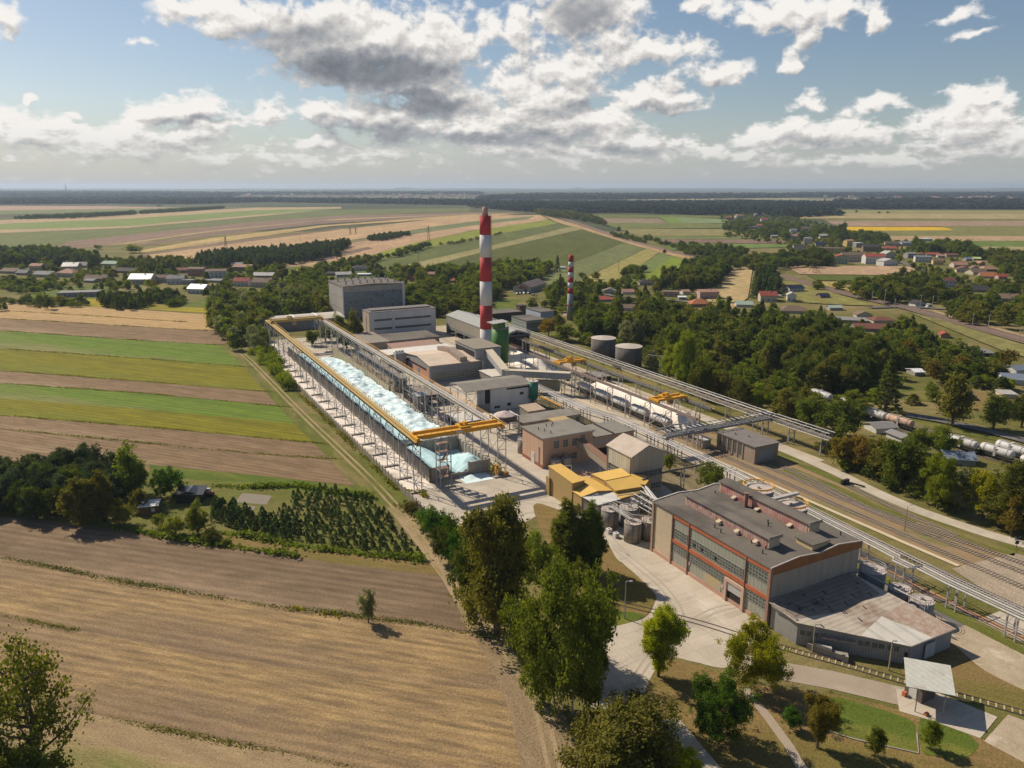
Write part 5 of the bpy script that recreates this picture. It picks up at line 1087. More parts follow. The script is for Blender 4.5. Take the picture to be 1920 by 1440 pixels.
for dt in (-.5, .3): mb(r).tube([(45, 89 + dt, 7.2), (89, 89 + dt, 7.2)], .22, 7).build('pipe', pipe_l, r)
mb(r).tube([(44, 93, 7.6), (51, 92.2, 8.8), (56, 91.6, 8.8), (56, 91.6, 6.6)], .3, 8).build('bent_duct', steel, r)
# crane rails over the sand
for k, (t, lab) in enumerate(((60.4, 'brown crane rail on lattice legs beside the row of tank wagons'), (73.0, 'dark crane rail with yellow railing beside the concrete service road'))):
    r = thing('crane_runway', lab, 'crane runway', 100, t, 0, 'crane runways of the sand store')
    mtl = surf('brown_rail_girder', (.20, .14, .12), (.28, .22, .18)) if k == 0 else surf('dark_rail_girder', (.12, .11, .11), (.26, .24, .2), .8, stripe=('y', 1.6, .5))
    e0 = 92 if k == 0 else 99
    mb(r).box(t - .3, t + .3, e0, 246, 8.9, 9.9).build('girder', mtl, r)
    g = mb(r); g.box(t + .5, t + 1.5, e0, 246, 9.3, 9.4); railing(g, [(t + 1.5, e0, 9.4), (t + 1.5, 246, 9.4)], 1.0, 2.5, .06); g.build('walkway', rust if k == 0 else oldyel, r)
    for i in range(13):
        s = 94 + i * 11.9
        if s < e0 + 1: continue
        g = mb(r); trestle(g, t - 1.9 if k == 0 else t - 1, t + .5 if k == 0 else t + 1, s, 8.9, .26, 4); g.build('trestle', steel_w, r)
    g = mb(r)
    for i in (1, 6): s = 94 + i * 11.9; g.bar((t, s, .5), (t, s + 11.9, 8.5), .13); g.bar((t, s, 8.5), (t, s + 11.9, .5), .13)
    g.build('bracing', steel_w, r)
# ---------------------------------------------------------------- pipe rack
r = thing('pipe_rack', 'long rack of parallel lagged pipes running along the railway to the far gate', 'pipe rack', 60, 44)
path0 = [(41.5, 172), (41.5, 130), (45, 116), (44.5, 62), (40.3, 5), (39.4, -12), (39.6, -70)]
for j in range(5):
    d = (j - 2) * 1.0; pts = []
    for k, (t, s) in enumerate(path0):
        pts.append((t + d, s + (.5 if j % 2 else 0), 5.8))
    if j in (0, 1, 2):   # expansion loop
        i = 5; pts[4:5] = [(t0, s0, 5.8) for t0, s0 in ((40.4 + d, 5.5),)]
        base_t = 39.9 + d; pts[5:5] = [(base_t, 0.5, 5.8), (base_t - 1.6, -.3, 5.9), (base_t - 1.6, -4.2, 5.9), (base_t, -5, 5.8)]
    mb(r).tube(pts, (.2, .17, .2, .13, .11)[j], 8).build('pipe', pipe_s if j in (0, 2) else pipe_l, r)
mb(r).tube([(38.2, 172, 5.2), (38.2, 128, 5.2), (42, 112, 5.2), (42, 62, 5.2)], .14, 6).build('pipe', dark_m, r)
s = 168
while s > -68:
    if s > 130: t = 41.5
    elif s > 116: t = 41.5 + (130 - s) / 14 * 3.5
    elif s > 62: t = 44.7
    elif s > 5: t = 44.5 - (62 - s) / 57 * 4.2
    else: t = 39.9
    g = mb(r)
    for dt in (-1.5, 1.5): g.box(t + dt - .13, t + dt + .13, s - .13, s + .13, 0, 5.6); g.box(t + dt - .13, t + dt + .13, s - 2.1, s - 1.84, 0, 5.6)
    g.bar((t - 2.4, s, 5.5), (t + 2.4, s, 5.5), .12); g.bar((t - 2.4, s - 2, 5.5), (t + 2.4, s - 2, 5.5), .12); g.bar((t - 1.5, s, .4), (t - 1.5, s - 2, 2.6), .06); g.bar((t - 1.5, s, 2.6), (t + 1.5, s, 4.6), .06); g.build('support', steel_w, r); s -= 12
r = thing('pipe_rack', 'dark walkway bridge of pipes from the workshops over the small trees', 'pipe rack', 62, 30)
mb(r).tube([(16, 62.5, 6.2), (22, 64, 6.4), (43, 64, 6.4)], .3, 8).build('pipe', surf('dark_pipe', (.12, .11, .11), (.18, .16, .16)), r); mb(r).tube([(16, 62, 5.4), (12, 52, 5.6), (14, 42, 5.8)], .3, 8).build('pipe', pipe_s, r); mb(r).tube([(15, 62, 5.4), (11.2, 52, 5.6), (13.2, 42, 5.8)], .25, 8).build('pipe', pipe_s, r)
g = mb(r); trestle(g, 30.5, 31.7, 63.4, 6.2, .2, 4); trestle(g, 10.6, 12.6, 52, 5.4, .2, 3); lattice(g, (16, 61, 4.4), (12, 50, 4.6), 1.0, .1, 6); g.build('support', steel_w, r)
# low buildings between
def lowbox(name, label, cat, t0, t1, s0, s1, h, roofm, wallm, slope=0, win=0):
    r = thing(name, label, cat, s0, t0)
    mb(r).prism([(t0, s0), (t1, s0), (t1, s1), (t0, s1)], 0, [h, h, h + slope, h + slope]).build('wall', wallm, r)
    mb(r).prism([(t0 - .3, s0 - .3), (t1 + .3, s0 - .3), (t1 + .3, s1 + .3), (t0 - .3, s1 + .3)], [h, h, h + slope, h + slope], [h + .2, h + .2, h + slope + .2, h + slope + .2]).build('roof', roofm, r)
    for k in range(win):
        a = t0 + (t1 - t0) * (k + .25) / win; mb(r).box(a, a + (t1 - t0) / win * .5, s0 - .06, s0, h * .4, h * .8).build('window', glass_d, r)
    return r
lowbox('long_low_shed', 'long low shed with grey felt roof behind the peach building', 'shed', 15, 39, 130, 138.6, 4.0, roof_grey, conc_old, 0, 8)
lowbox('yellow_plant_box', 'yellow topped plant box beside the long low shed', 'plant box', 24.5, 31, 122, 128.6, 4.6, surf('ochre_top', (.48, .34, .15)), surf('ochre_wall', (.45, .30, .12)))
lowbox('lean_to_hut', 'small hut with pale brown sloping roof under the teal silo', 'hut', 25, 32, 144.5, 151.5, 3.0, surf('tan_hut_roof', (.48, .36, .26)), surf('annex_grey', (0,0,0)), .6)
lowbox('flat_white_shed', 'low shed with white flat roof at the foot of the grey box building', 'shed', 33.6, 42.6, 193, 206, 4.8, surf('white_flat_roof', (.62, .57, .50)), surf('annex_grey', (0,0,0)))
lowbox('grey_store', 'dark grey flat store above the sand heap beside the crane rails', 'store', 76, 84, 176, 186, 3.2, surf('deck_grey', (0,0,0)), dark_m)
lowbox('pump_hut', 'tiny grey hut left of the brick hut by the pipe bridge', 'hut', 61, 64, 88.5, 92.5, 2.8, roof_white, surf('beige_lower_wall', (0,0,0)))
lowbox('sorting_house', 'small grey sorting house among steelwork right of the cullet heap', 'hut', -8.5, -4.5, 172, 177, 6.5, surf('pale_top', (.5, .52, .5)), surf('annex_grey', (0,0,0)))
lowbox('dark_plant_room', 'low dark plant room under steelwork beside the walkway runway', 'plant room', -6, 9, 180, 196, 4.0, surf('brown_plant_roof', (.24, .18, .14), (.30, .25, .21)), dark_m, 0, 5)
lowbox('side_workshop', 'long beige workshop under the crane walkway, with door openings', 'workshop', -6.5, -1.0, 205, 268, 5.6, surf('brownish_flat_roof', (0,0,0)), plaster, 0, 2)
lowbox('loading_dock', 'low white topped loading dock before the furnace hall', 'dock', -3, 11, 146, 158, 2.2, surf('white_flat_roof', (0,0,0)), dark_m)
# steel frame with dusty hopper
r = thing('frame_tower', 'open steel frame tower topped by a dusty pink stained cone beside the runway end', 'frame tower', 131, 9)
g = mb(r)
for t in (5.5, 13.2):
    for s in (130, 137): g.box(t - .2, t + .2, s - .2, s + .2, 0, 7)
for z in (2.4, 4.6, 7): g.bar((5.5, 130, z), (13.2, 130, z), .16); g.bar((5.5, 137, z), (13.2, 137, z), .16); g.bar((5.5, 130, z), (5.5, 137, z), .16); g.bar((13.2, 130, z), (13.2, 137, z), .16)
g.bar((5.5, 130, 2.4), (13.2, 130, 0), .1); g.build('frame', steel, r)
mb(r).box(6, 12.8, 130.6, 136.6, 4.8, 7.1).build('casing', surf('dark_casing', (.10, .09, .08)), r)
mb(r).cyl(9.4, 133.5, 7.1, 8.3, 3.9, .8, 10).build('cone', surf('pinkish_dust', (.58, .50, .47), (.42, .30, .27), 1.2), r)
r = thing('sorting_steelwork', 'cluttered steel platforms and conveyors right of the cullet wall', 'steelwork', 180, -7)
g = mb(r)
for i in range(70):
    s = rnd.uniform(150, 262); t = rnd.uniform(-9.2, 10 if s < 205 else -7); z = rnd.uniform(.5, 5); L = rnd.uniform(2, 6)
    if rnd.random() < .5: g.bar((t, s, z), (t, s + L, z), .13)
    else: g.bar((t, s, z), (min(t + L, 11), s, z), .13)
    g.bar((t, s, 0), (t, s, z), .09)
g.build('frame', steel_w, r)
for i in range(10):
    g = mb(r); s = 152 + i * 8; t = rnd.uniform(-8, 2); g.box(t, t + 3, s, s + 4, 2.6 + (i % 3) * .7, 2.75 + (i % 3) * .7); g.build('deck', surf('rust_deck', (.26, .18, .15), (.36, .31, .28), 1.0), r)
r = thing('lamp_jib', 'grey post with horizontal yellow jib arm behind the peach building', 'jib', 139, 36); mb(r).cyl(36, 139, 0, 5.2, .3, n=10).build('post', steel, r); mb(r).box(35.8, 36.3, 139, 156, 5.0, 5.4).build('arm', yellow, r)
# brick hut
r = thing('brick_hut', 'flat roofed brick hut with tall dark windows beside the railway tracks', 'hut', 69.5, 65)
mb(r).box(65, 75, 69.6, 86.6, 0, 5.6).build('wall', surf('buff_brick', (.36, .28, .21), (.28, .22, .17), 1.0, streak=True), r); ro = mb(r).box(64.6, 75.4, 69.2, 87, 5.6, 5.9).build('roof', surf('grey_roof_mid', (0,0,0)), r)
for k in range(5): windows(r, 'W', 65, 75.2 + k * 2.3, 76.2 + k * 2.3, 1.4, 4.9, 1, 5, glass_d, surf('dark_bars', (0,0,0)))
g = mb(r); [g.box(64.8, 65.02, 74.6 + k * 2.3, 75.1 + k * 2.3, 0, 5.6) for k in range(6)]; g.build('piers', surf('buff_brick', (0,0,0)), r)
mb(r).box(66.6, 72.6, 69.5, 69.6, .3, 4.6).build('panel_door', surf('pale_blue_grey', (.30, .31, .31), (.26, .26, .26)), r)
for t, s in ((68, 82), (70, 78)): mb(r).box(t, t + .5, s, s + .5, 5.9, 6.6).build('roof_vent', steel, ro)
# office and others behind
lowbox('works_office', 'long office block with dark roof and pale window bands behind the conveyor bridge', 'office', 110.5, 123.5, 303.5, 323, 6.2, roof_dark, surf('office_wall', (.36, .36, .33), (.2, .24, .22), .8, stripe=('z', 2.2, .4)), 0, 7)
lowbox('blue_block', 'light blue grey metal block behind the works office', 'building', 124.5, 134, 311, 330, 9.5, roof_dark, surf('light_blue_metal', (.42, .45, .50), (.37, .40, .45), stripe=('x', .8, .08)))
lowbox('dark_open_shed', 'open dark roofed shed behind the chimney', 'shed', 106, 128, 342, 356, 5.2, roof_dark, dark_m)
lowbox('brown_boiler_cube', 'small dark brown cube building beside the open shed', 'building', 128.5, 133.5, 346, 351, 8.2, dark_m, surf('boiler_brown', (.13, .085, .06)))
# smoke wisp of the chimney
sm = bpy.data.materials.new('thin_smoke'); sm.use_nodes = True; t_ = NT(sm.node_tree); t_.N.clear()
vv = t_.n('ShaderNodeVolumePrincipled'); vv.inputs['Color'].default_value = (.9, .88, .85, 1)
tcc = t_.n('ShaderNodeTexCoord'); ln = t_.v('LENGTH', tcc.outputs['Object']); 
t_.L.new(t_.m('MULTIPLY', t_.ramp(t_.noise(tcc.outputs['Object'], 2.2, 3), .42, .75), t_.ramp(ln, .55, 1.0, .03, 0)), vv.inputs['Density'])
oo = t_.n('ShaderNodeOutputMaterial'); t_.L.new(vv.outputs[0], oo.inputs['Volume'])
ms = MB(); ms.add(*[(lambda: ([(math.cos(a) * math.cos(b), math.sin(a) * math.cos(b), math.sin(b)) for b in (-1.2, -.5, .1, .7, 1.25) for a in [6.2832 * i / 12 for i in range(12)]], [(r_ * 12 + i, r_ * 12 + (i + 1) % 12, (r_ + 1) * 12 + (i + 1) % 12, (r_ + 1) * 12 + i) for r_ in range(4) for i in range(12)] + [tuple(range(11, -1, -1)), tuple(range(48, 60))]))()][0])
smo = ms.build('smoke', sm); cb = Gp(912, 671); smo.location = (cb.x - 5.5, cb.y, zat(cb, 389)); smo.scale = (7.5, 3, 1.6); tag(smo, 'thin wisp of smoke drifting from the tall chimney', 'smoke', None, 'stuff')
# ================================================================== RAILWAYS, WAGONS, STREET FURNITURE, VEHICLES
def track(label, pts, z=None, gauge=1.5, step=.75, paved=False, hw=1.25, mat=None):
    P = smooth(pts, 6); z = Z1 + .06 if z is None else z
    c = P[len(P) // 2]; r = bpy.data.objects.new('railway_track', None); COL.objects.link(r); r.location = (c.x, c.y, z); tag(r, label, 'railway track', 'railway tracks of the yard')
    for sg_ in (-1, 1):
        L = []
        for i, p in enumerate(P):
            d = (P[min(i + 1, len(P) - 1)] - P[max(i - 1, 0)]).normalized(); L.append((p.x - d.y * sg_ * gauge / 2 - c.x, p.y + d.x * sg_ * gauge / 2 - c.y, .12))
        MB().tube(L, .085, 4).build('rail', rail_m, r)
    if paved: return r
    m_ = MB(); acc = 0
    for i in range(len(P) - 1):
        a, b = P[i], P[i + 1]; L = (b - a).length; d = (b - a).normalized(); n = Vector((-d.y, d.x, 0))
        while acc < L:
            q = a + d * acc - Vector((c.x, c.y, 0)); q.z = 0
            k = [q + n * hw + d * .13, q - n * hw + d * .13, q - n * hw - d * .13, q + n * hw - d * .13]
            m_.add([(v.x, v.y, 0) for v in k] + [(v.x, v.y, .07) for v in k], [(4, 5, 6, 7), (0, 1, 5, 4), (1, 2, 6, 5), (2, 3, 7, 6), (3, 0, 4, 7)]); acc += step
        acc -= L
    o = m_.build('sleepers', mat or sleeper_m, r); o['kind'] = 'stuff'
    return r
track('siding track nearest the long beige platform edge', sp((170, 62.8), (110, 62.3), (60, 62), (29, 61.8), (0, 61.3), (-60, 61)))
track('middle track with dark sleepers curving past the brick hut', sp((68, 67), (50, 67.3), (34, 66.9), (12, 67.2), (-10, 68), (-60, 70)))
track('far yard track joining the middle track at a switch', sp((76, 71.8), (58, 71), (44, 69.6), (30, 67.4)))
track('outer yard track running beside the green verge to the crossing', sp((34, 67.4), (20, 69.3), (8, 70.6), (-8, 72.5), (-22, 76), (-60, 86)))
track('dark track between pipe rack and platform edge', sp((40, 52.4), (10, 52), (-10, 51.8), (-60, 51.5)))
track('rusted disused track in the weeds beside the verge', sp((44, 76.6), (30, 74.6), (16, 72.9), (8, 72.4)))
track('rails sunk in the concrete yard before the main hall', px((1130, 1122), (1180, 1136), (1300, 1165), (1400, 1196)), Z1 + .0, paved=True)
track('track with pale sleepers in front of the annex and under the canopy', px((1400, 1196), (1500, 1224), (1600, 1251), (1700, 1280), (1800, 1305), (1920, 1338), (2060, 1380)), Z1 + .0, step=1.15, hw=.78, mat=surf('pale_sleepers', (.46, .38, .28), (.36, .30, .22)))
r = thing('buffer_stop', 'black buffer stop at the end of the disused track', 'buffer stop', 44.5, 76.6); g = mb(r); g.box(75.2, 78, 44.6, 45.4, .1, 1.5); g.bar((76.2, 44, 1.2), (79.6, 40.5, .3), .25); g.build('beam', dark_m, r)
# tank wagons
def wagon(label, s, t, mat, ang=0.0, world=None, group='tank wagons', L=12.0):
    r = thing('tank_wagon', label, 'railway wagon', s, t, Z1 + .2, group, world=world, rot=ang if world is None else 0)
    if world is not None: r.rotation_euler = (0, 0, ang)
    m_ = MB(); n = 20; V = []
    for y, rr in ((-L / 2 + .7, .25), (-L / 2 + .85, .95), (-L / 2 + 1.1, 1.32), (-L / 2 + 1.4, 1.42), (L / 2 - 1.4, 1.42), (L / 2 - 1.1, 1.32), (L / 2 - .85, .95), (L / 2 - .7, .25)):
        V += [(rr * math.cos(6.2832 * i / n), y, 2.75 + rr * math.sin(6.2832 * i / n)) for i in range(n)]
    m_.add(V, [(j * n + i, j * n + (i + 1) % n, (j + 1) * n + (i + 1) % n, (j + 1) * n + i) for j in range(7) for i in range(n)] + [tuple(range(n)), tuple(range(8 * n - 1, 7 * n - 1, -1))])
    tk = m_.build('tank', mat, r, smooth=True)
    MB().cyl(0, 0, 4.1, 4.6, .5, n=12).build('dome', mat, tk)
    m_ = MB()
    for y in (-3.6, 0, 3.6): m_.tube([(1.5 * math.cos(a), y, 2.75 + 1.5 * math.sin(a)) for a in [i * math.pi / 8 - .3 for i in range(10)]], .05, 4)
    m_.build('bands', dark_m, tk)
    m_ = MB(); m_.box(-1.25, 1.25, -L / 2, L / 2, 1.0, 1.28); m_.box(-1.3, -1.1, -L / 2, -L / 2 + .2, .9, 2); m_.build('underframe', dark_m, r)
    for sy in (-1, 1):
        b = MB(); b.box(-.95, .95, sy * 3.9 - 1.3, sy * 3.9 + 1.3, .45, .95); bo = b.build('bogie', dark_m, r)
        for d in (-.9, .9):
            w_ = MB()
            for x in (-.85, .75): w_.tube([(x, sy * 3.9 + d, .48), (x + .12, sy * 3.9 + d, .48)], .46, 12)
            w_.build('wheelset', dark_m, bo)
    MB().box(-.3, .3, -4, 4, 4.3, 4.36).build('walkway', steel_w, r)
    MB().box(1.42, 1.5, -.4, .4, 1.2, 4.3).build('ladder', steel_w, r)
    return r
wl_ = ['farthest grey tank wagon in the row beneath the brown crane rail', 'second grey tank wagon in the row beneath the brown crane rail', 'middle grey tank wagon in the row beneath the brown crane rail', 'second nearest tank wagon in the row beneath the crane rail', 'nearest dusty tank wagon in the row, by the pipe bridge']
for i in range(5): wagon(wl_[i], 166 - i * 13.0, 64.2 - i * .25, tank_w)
def wag_px(label, a, b, mat):
    p, q = Gp(*a), Gp(*b); d = q - p; wagon(label, 0, 0, mat, math.atan2(d.y, d.x) - math.pi / 2, world=(p + q) / 2 + Vector((0, 0, .15)), group='tank wagons on the siding among the trees')
for lab, a, b, m_ in (('pale grey tank wagon just before the rusty one on the right siding', (1622, 783), (1655, 794), tank_w), ('orange rusty patched tank wagon on the right siding', (1660, 795), (1712, 811), tank_rust),
 ('pale tank wagon glimpsed between trees at the left end of the siding', (1522, 747), (1556, 758), tank_w), ('pale tank wagon half hidden behind tree crowns on the siding', (1575, 763), (1608, 777), tank_w),
 ('grey tank wagon with only one end showing right of a bushy tree', (1778, 836), (1826, 851), tank_w), ('long grey tank wagon in front of another at the far right', (1833, 850), (1903, 872), tank_w),
 ('whitish tank wagon on the rear track at the far right', (1866, 846), (1926, 866), tank_w), ('nearest whitish tank wagon cut by the right edge', (1914, 876), (1975, 896), tank_w)): wag_px(lab, a, b, m_)
track('siding track with tank wagons among the trees', px((1440, 722), (1520, 748), (1622, 784), (1712, 812), (1826, 852), (1905, 873), (1980, 897), (2100, 935)), .12)
track('rear siding track behind the tank wagons', px((1700, 793), (1800, 826), (1870, 848), (1930, 868), (2100, 920)), .12)
# main line tracks on the embankment
for k, dv in enumerate((0, 4)):
    track(['near track of the main line on the brown embankment', 'far track of the main line on the brown embankment'][k], px((1260, 474 - dv * .3), (1340, 490 - dv * .5), (1400, 501 - dv * .6), (1480, 525 - dv), (1590, 555 - dv), (1700, 580 - dv * 1.2), (1800, 609 - dv * 1.5), (1920, 643 - dv * 2), (2080, 688 - dv * 2)), ZF + .02, step=2.2)
# ---------------------------------------------------------------- lamps, masts, poles, pylons
def pole(name, label, cat, world, h, r0=.14, arm=1.4, mat=None, ang=0, head=True, group=None, cross=0):
    r = thing(name, label, cat, 0, 0, world=world, group=group); r.rotation_euler = (0, 0, ang); mat = mat or conc_old
    MB().cyl(0, 0, 0, h, r0, r0 * .6, n=8).build('pole', mat, r)
    if head:
        MB().tube([(0, 0, h), (arm * .5, 0, h + .25), (arm, 0, h + .2)], .06, 6).build('arm', steel, r); MB().box(arm - .1, arm + .6, -.16, .16, h + .1, h + .28).build('lamp_head', steel_w, r)
    if cross: MB().box(-cross, cross, -.08, .08, h - .8, h - .6).build('crossarm', mat, r)
    return r
pole('street_lamp', 'lamp post beside the curved yard with round head near the grass island', 'street lamp', Gp(1171, 1160), 8.2, arm=.7)
pole('street_lamp', 'lamp post with pale head in front of the annex windows, left of two', 'street lamp', Gp(1523, 1222), 5.6, arm=.2, mat=surf('buff_post', (.42, .34, .24)))
pole('street_lamp', 'lamp post with pale head in front of the annex corner, right of two', 'street lamp', Gp(1666, 1257), 5.9, arm=.2, mat=surf('buff_post', (0,0,0)))
pole('street_lamp', 'thin lamp post standing among the yard tracks', 'street lamp', Gp(1696, 995), 6.6, .1, arm=1.2, mat=rust, ang=.5)
pole('street_lamp', 'slim curved lamp before the white roof of the yellow workshop', 'street lamp', W(58, -3.4), 7.0, .07, arm=1.2, mat=steel, ang=.4)
pole('street_lamp', 'leaning bare lamp post under the big tree beside the dirt track', 'street lamp', Gp(1073, 1338), 7.5, .17, arm=.6, mat=conc_old)
r = thing('crossing_sign', 'dark crossed level crossing sign seen from behind at the road bend', 'sign', 0, 0, world=Gp(1905, 1030)); MB().cyl(0, 0, 0, 3.2, .06, n=8).build('post', dark_m, r)
g = MB(); g.bar((-.7, 0, 2.5), (.7, 0, 3.4), .1); g.bar((-.7, 0, 3.4), (.7, 0, 2.5), .1); g.build('crossboard', surf('dark_blue_board', (.06, .07, .10)), r); MB().box(-.45, .45, -.06, .06, 1.4, 2.2).build('signal_head', dark_m, r)
for i, (u, v, top) in enumerate(((1588, 555, 528), (1603, 0, 0), (1634, 572, 545), (1657, 577, 543), (1677, 580, 560), (1723, 592, 553), (1747, 582, 555), (1822, 616, 588), (1853, 615, 589), (1487, 522, 506), (1507, 526, 510), (1744, 622, 592), (1553, 545, 530), (1578, 537, 522), (1460, 512, 500), (1910, 640, 612))):
    if v == 0: continue
    p = Gp(u, v); h = (v - top) * depth(u, v) / FPX / .97
    pole('catenary_mast', 'pale overhead line mast beside the main line tracks', 'mast', p, h, .22, head=False, mat=steel_w, group='overhead line masts along the main line', cross=1.6, ang=.6)
def pylon(u, v, top, label, w_=4.0):
    p = Gp(u, v); h = (v - top) * depth(u, v) / FPX / .97
    r = thing('power_pylon', label, 'pylon', 0, 0, world=p); g = MB()
    for sx in (-1, 1):
        for sy in (-1, 1): g.bar((sx * w_ / 2, sy * w_ / 2, 0), (sx * .3, sy * .3, h), .16)
    for k in range(6):
        z = h * k / 6; q = w_ / 2 * (1 - k / 6) + .3 * k / 6; q2 = w_ / 2 * (1 - (k + 1) / 6) + .3 * (k + 1) / 6
        g.bar((-q, -q, z), (q2, -q2, h * (k + 1) / 6), .1); g.bar((q, -q, z), (-q2, -q2, h * (k + 1) / 6), .1)
    g.build('lattice', dark_m, r)
    g = MB()
    for z, a in ((.72, 4.5), (.84, 3.4), (.95, 2.4)): g.bar((-a, 0, h * z), (a, 0, h * z), .12)
    g.build('crossarms', dark_m, r)
pylon(425, 478, 445, 'thin pylon rising over the tree belt in the left fields'); pylon(804, 455, 425, 'pylon in the green strip right of the middle fields'); pylon(657, 440, 426, 'small pylon on the tan field, left of a pair', 3); pylon(667, 438, 427, 'small pylon on the tan field, right of a pair', 2)
pylon(1527, 512, 492, 'pylon like a tall letter A in the brown field by the apartment blocks', 9); pylon(268, 500, 478, 'slender pylon behind the left village roofs', 2)
for i, (u, v, t) in enumerate(((784, 493, 479), (977, 508, 482), (1160, 508, 490), (563, 455, 440), (443, 478, 461), (1348, 490, 475), (1360, 520, 500))):
    p = Gp(u, v); pole('utility_pole', ['wooden pole at the corner of the corn strip', 'wooden pole at the foot of the big green field', 'wooden pole in the yellowish strip right of the slim chimney', 'wooden pole in the tan field over the tree belt', 'wooden pole beside the thin left pylon', 'wooden pole by the embankment near the single bush', 'wooden pole before the dense clump by the stubble field'][i], 'utility pole', p, (v - t) * depth(u, v) / FPX / .97, .2, head=False, mat=dark_m, cross=.9)
for i, (u, v, t) in enumerate(((1239, 706, 667), (1253, 709, 671))):
    p = Gp(u, v); h = (v - t) * depth(u, v) / FPX / .97; r = thing('lattice_post', ['white lattice pipe post near the trees, left of two', 'white lattice pipe post near the trees, right of two'][i], 'post', 0, 0, world=p); g = MB(); trestle(g, -.6, .6, 0, h, .22, 6); g.build('lattice', steel_w, r)
    if i == 0: MB().tube([(-6, 2, h), (12, -6, h - .5)], .15, 6).build('pipe', steel_w, r)
# cars
def car(label, world, ang, mat, group=None):
    r = thing('parked_car', label, 'car', 0, 0, world=world, group=group); r.rotation_euler = (0, 0, ang)
    b = MB(); b.extr([(-2.1, .35), (2.1, .35), (2.15, .75), (1.3, .9), (-1.9, .95), (-2.15, .7)], 'y', -.85, .85); b.build('body', mat, r)
    b = MB(); b.extr([(-1.7, .93), (1.1, .88), (.55, 1.42), (-1.2, 1.45)], 'y', -.75, .75); b.build('windows', glass_d, r)
    b = MB(); b.extr([(-1.2, 1.45), (.55, 1.42), (.5, 1.5), (-1.15, 1.52)], 'y', -.72, .72); b.build('roof', mat, r)
    for x in (-1.35, 1.35):
        for y in (-.8, .8): w_ = MB(); w_.tube([(x, y - .1, .32), (x, y + .1, .32)], .32, 10); w_.build('wheel', dark_m, r)
    return r
cw = surf('car_white', (.7, .7, .7), rough=.3); cs = surf('car_silver', (.4, .4, .42), rough=.3, metal=.3); cd = surf('car_dark', (.03, .035, .05), rough=.3); crd = surf('car_red', (.4, .04, .03), rough=.3)
for i, (u, v, m_, lab) in enumerate(((971, 552, cd, 'dark car at the left end of the row before the shop'), (977, 551.5, cd, 'dark car second in the row before the shop'), (984, 551, cs, 'silver car in the row before the shop'), (992, 551, cd, 'black car near the shop entrance'),
 (1003, 545, cs, 'silver car beside the shop side wall'), (1009, 541, cw, 'white car beside the shop side wall'), (1016, 538, cs, 'grey car at the rear of the shop side wall'), (1019, 544, cw, 'white car out in the shop car park'), (651, 507, cw, 'white car parked near the new hip roofed bungalow'),
 (1620, 492, cw, 'white car by the apartment block trees'), (1740, 577, cw, 'white car waiting at the level crossing'), (1786, 581, cs, 'silver car on the street by the level crossing'), (1572, 460, cw, 'white car among the village centre roofs'))):
    car(lab, Gp(u, v) + Vector((0, 0, .08)), rnd.uniform(0, 3.1) if i > 7 else .9, m_)
# shop with red lettering
p = Gp(995, 549)
pf = Gp(962, 547)
d1 = (p - pf); L1 = d1.length; a1 = math.atan2(d1.y, d1.x); pr = Gp(1017, 534); L2 = 34.0
r = thing('shop', 'supermarket with dark pitched roof and red dino lettering on its pale gable', 'shop', 0, 0, world=pf); r.rotation_euler = (0, 0, a1)
MB().extr([(0, 0), (L1, 0), (L1, 4.2), (L1 / 2, 7.4), (0, 4.2)], 'y', 0, L2).build('wall', surf('shop_cream', (.52, .47, .38)), r)
MB().extr([(-.6, 4.1), (L1 / 2, 7.6), (L1 + .6, 4.1), (L1 + .6, 4.4), (L1 / 2, 7.9), (-.6, 4.4)], 'y', -.5, L2 + .5).build('roof', surf('shop_roof', (.12, .09, .085), (.15, .12, .11)), r)
MB().box(L1 * .62, L1 * .8, -.1, 0, .1, 2.8).build('entrance', glass_d, r)
for k in range(6): MB().box(L1, L1 + .06, 2 + k * 5, 4.5 + k * 5, 1.2, 2.6).build('window', glass_d, r)
cu = bpy.data.curves.new('lettering', 'FONT'); cu.body = 'dino'; cu.size = 3.9; cu.extrude = .08; cu.offset = .06; cu.materials.append(surf('sign_red', (.55, .02, .02), rough=.5))
tmp_ = bpy.data.objects.new('lettering', cu); COL.objects.link(tmp_); me_ = bpy.data.meshes.new_from_object(tmp_); bpy.data.objects.remove(tmp_)
lo_ = bpy.data.objects.new('lettering', me_); COL.objects.link(lo_); lo_.parent = r; lo_.location = (L1 * .34, -.12, 3.0); lo_.rotation_euler = (math.pi / 2, 0, 0)
MB().box(L1 + .05, L1 + .15, .8, 3.0, 3.2, 4.3).build('side_sign', MATS['sign_red'], r)
# small things on the left plot
r = thing('garden_shed', 'small brown garden shed with pale flat roof and white window', 'shed', 0, 0, world=Gp(262, 968)); r.rotation_euler = (0, 0, .25)
MB().box(0, 4.6, 0, 3.6, 0, 2.5).build('wall', surf('shed_brown', (.16, .09, .05), (.2, .12, .08), stripe=('x', .4, .3)), r); MB().prism([(-.3, -.3), (4.9, -.3), (4.9, 3.9), (-.3, 3.9)], [2.5, 2.5, 2.8, 2.8], [2.65, 2.65, 2.95, 2.95]).build('roof', roof_white, r); MB().box(3.0, 3.9, -.06, 0, 1, 1.9).build('window', white_p, r)
r = thing('sheeted_shed', 'dark shed covered with shiny black sheeting beside a green tree', 'shed', 0, 0, world=Gp(330, 945)); r.rotation_euler = (0, 0, .1)
MB().extr([(0, 0), (7, 0), (7, 2.4), (3.6, 3.5), (0, 2.6)], 'y', 0, 5).build('wall', black_film, r); g = MB(); g.prism([(-.4, -.4), (7.6, -.6), (7.2, 5.4), (-.2, 5.2)], [2.7, 2.5, 2.9, 3.1], [2.9, 2.7, 3.1, 3.4]); g.build('roof', black_film, r)
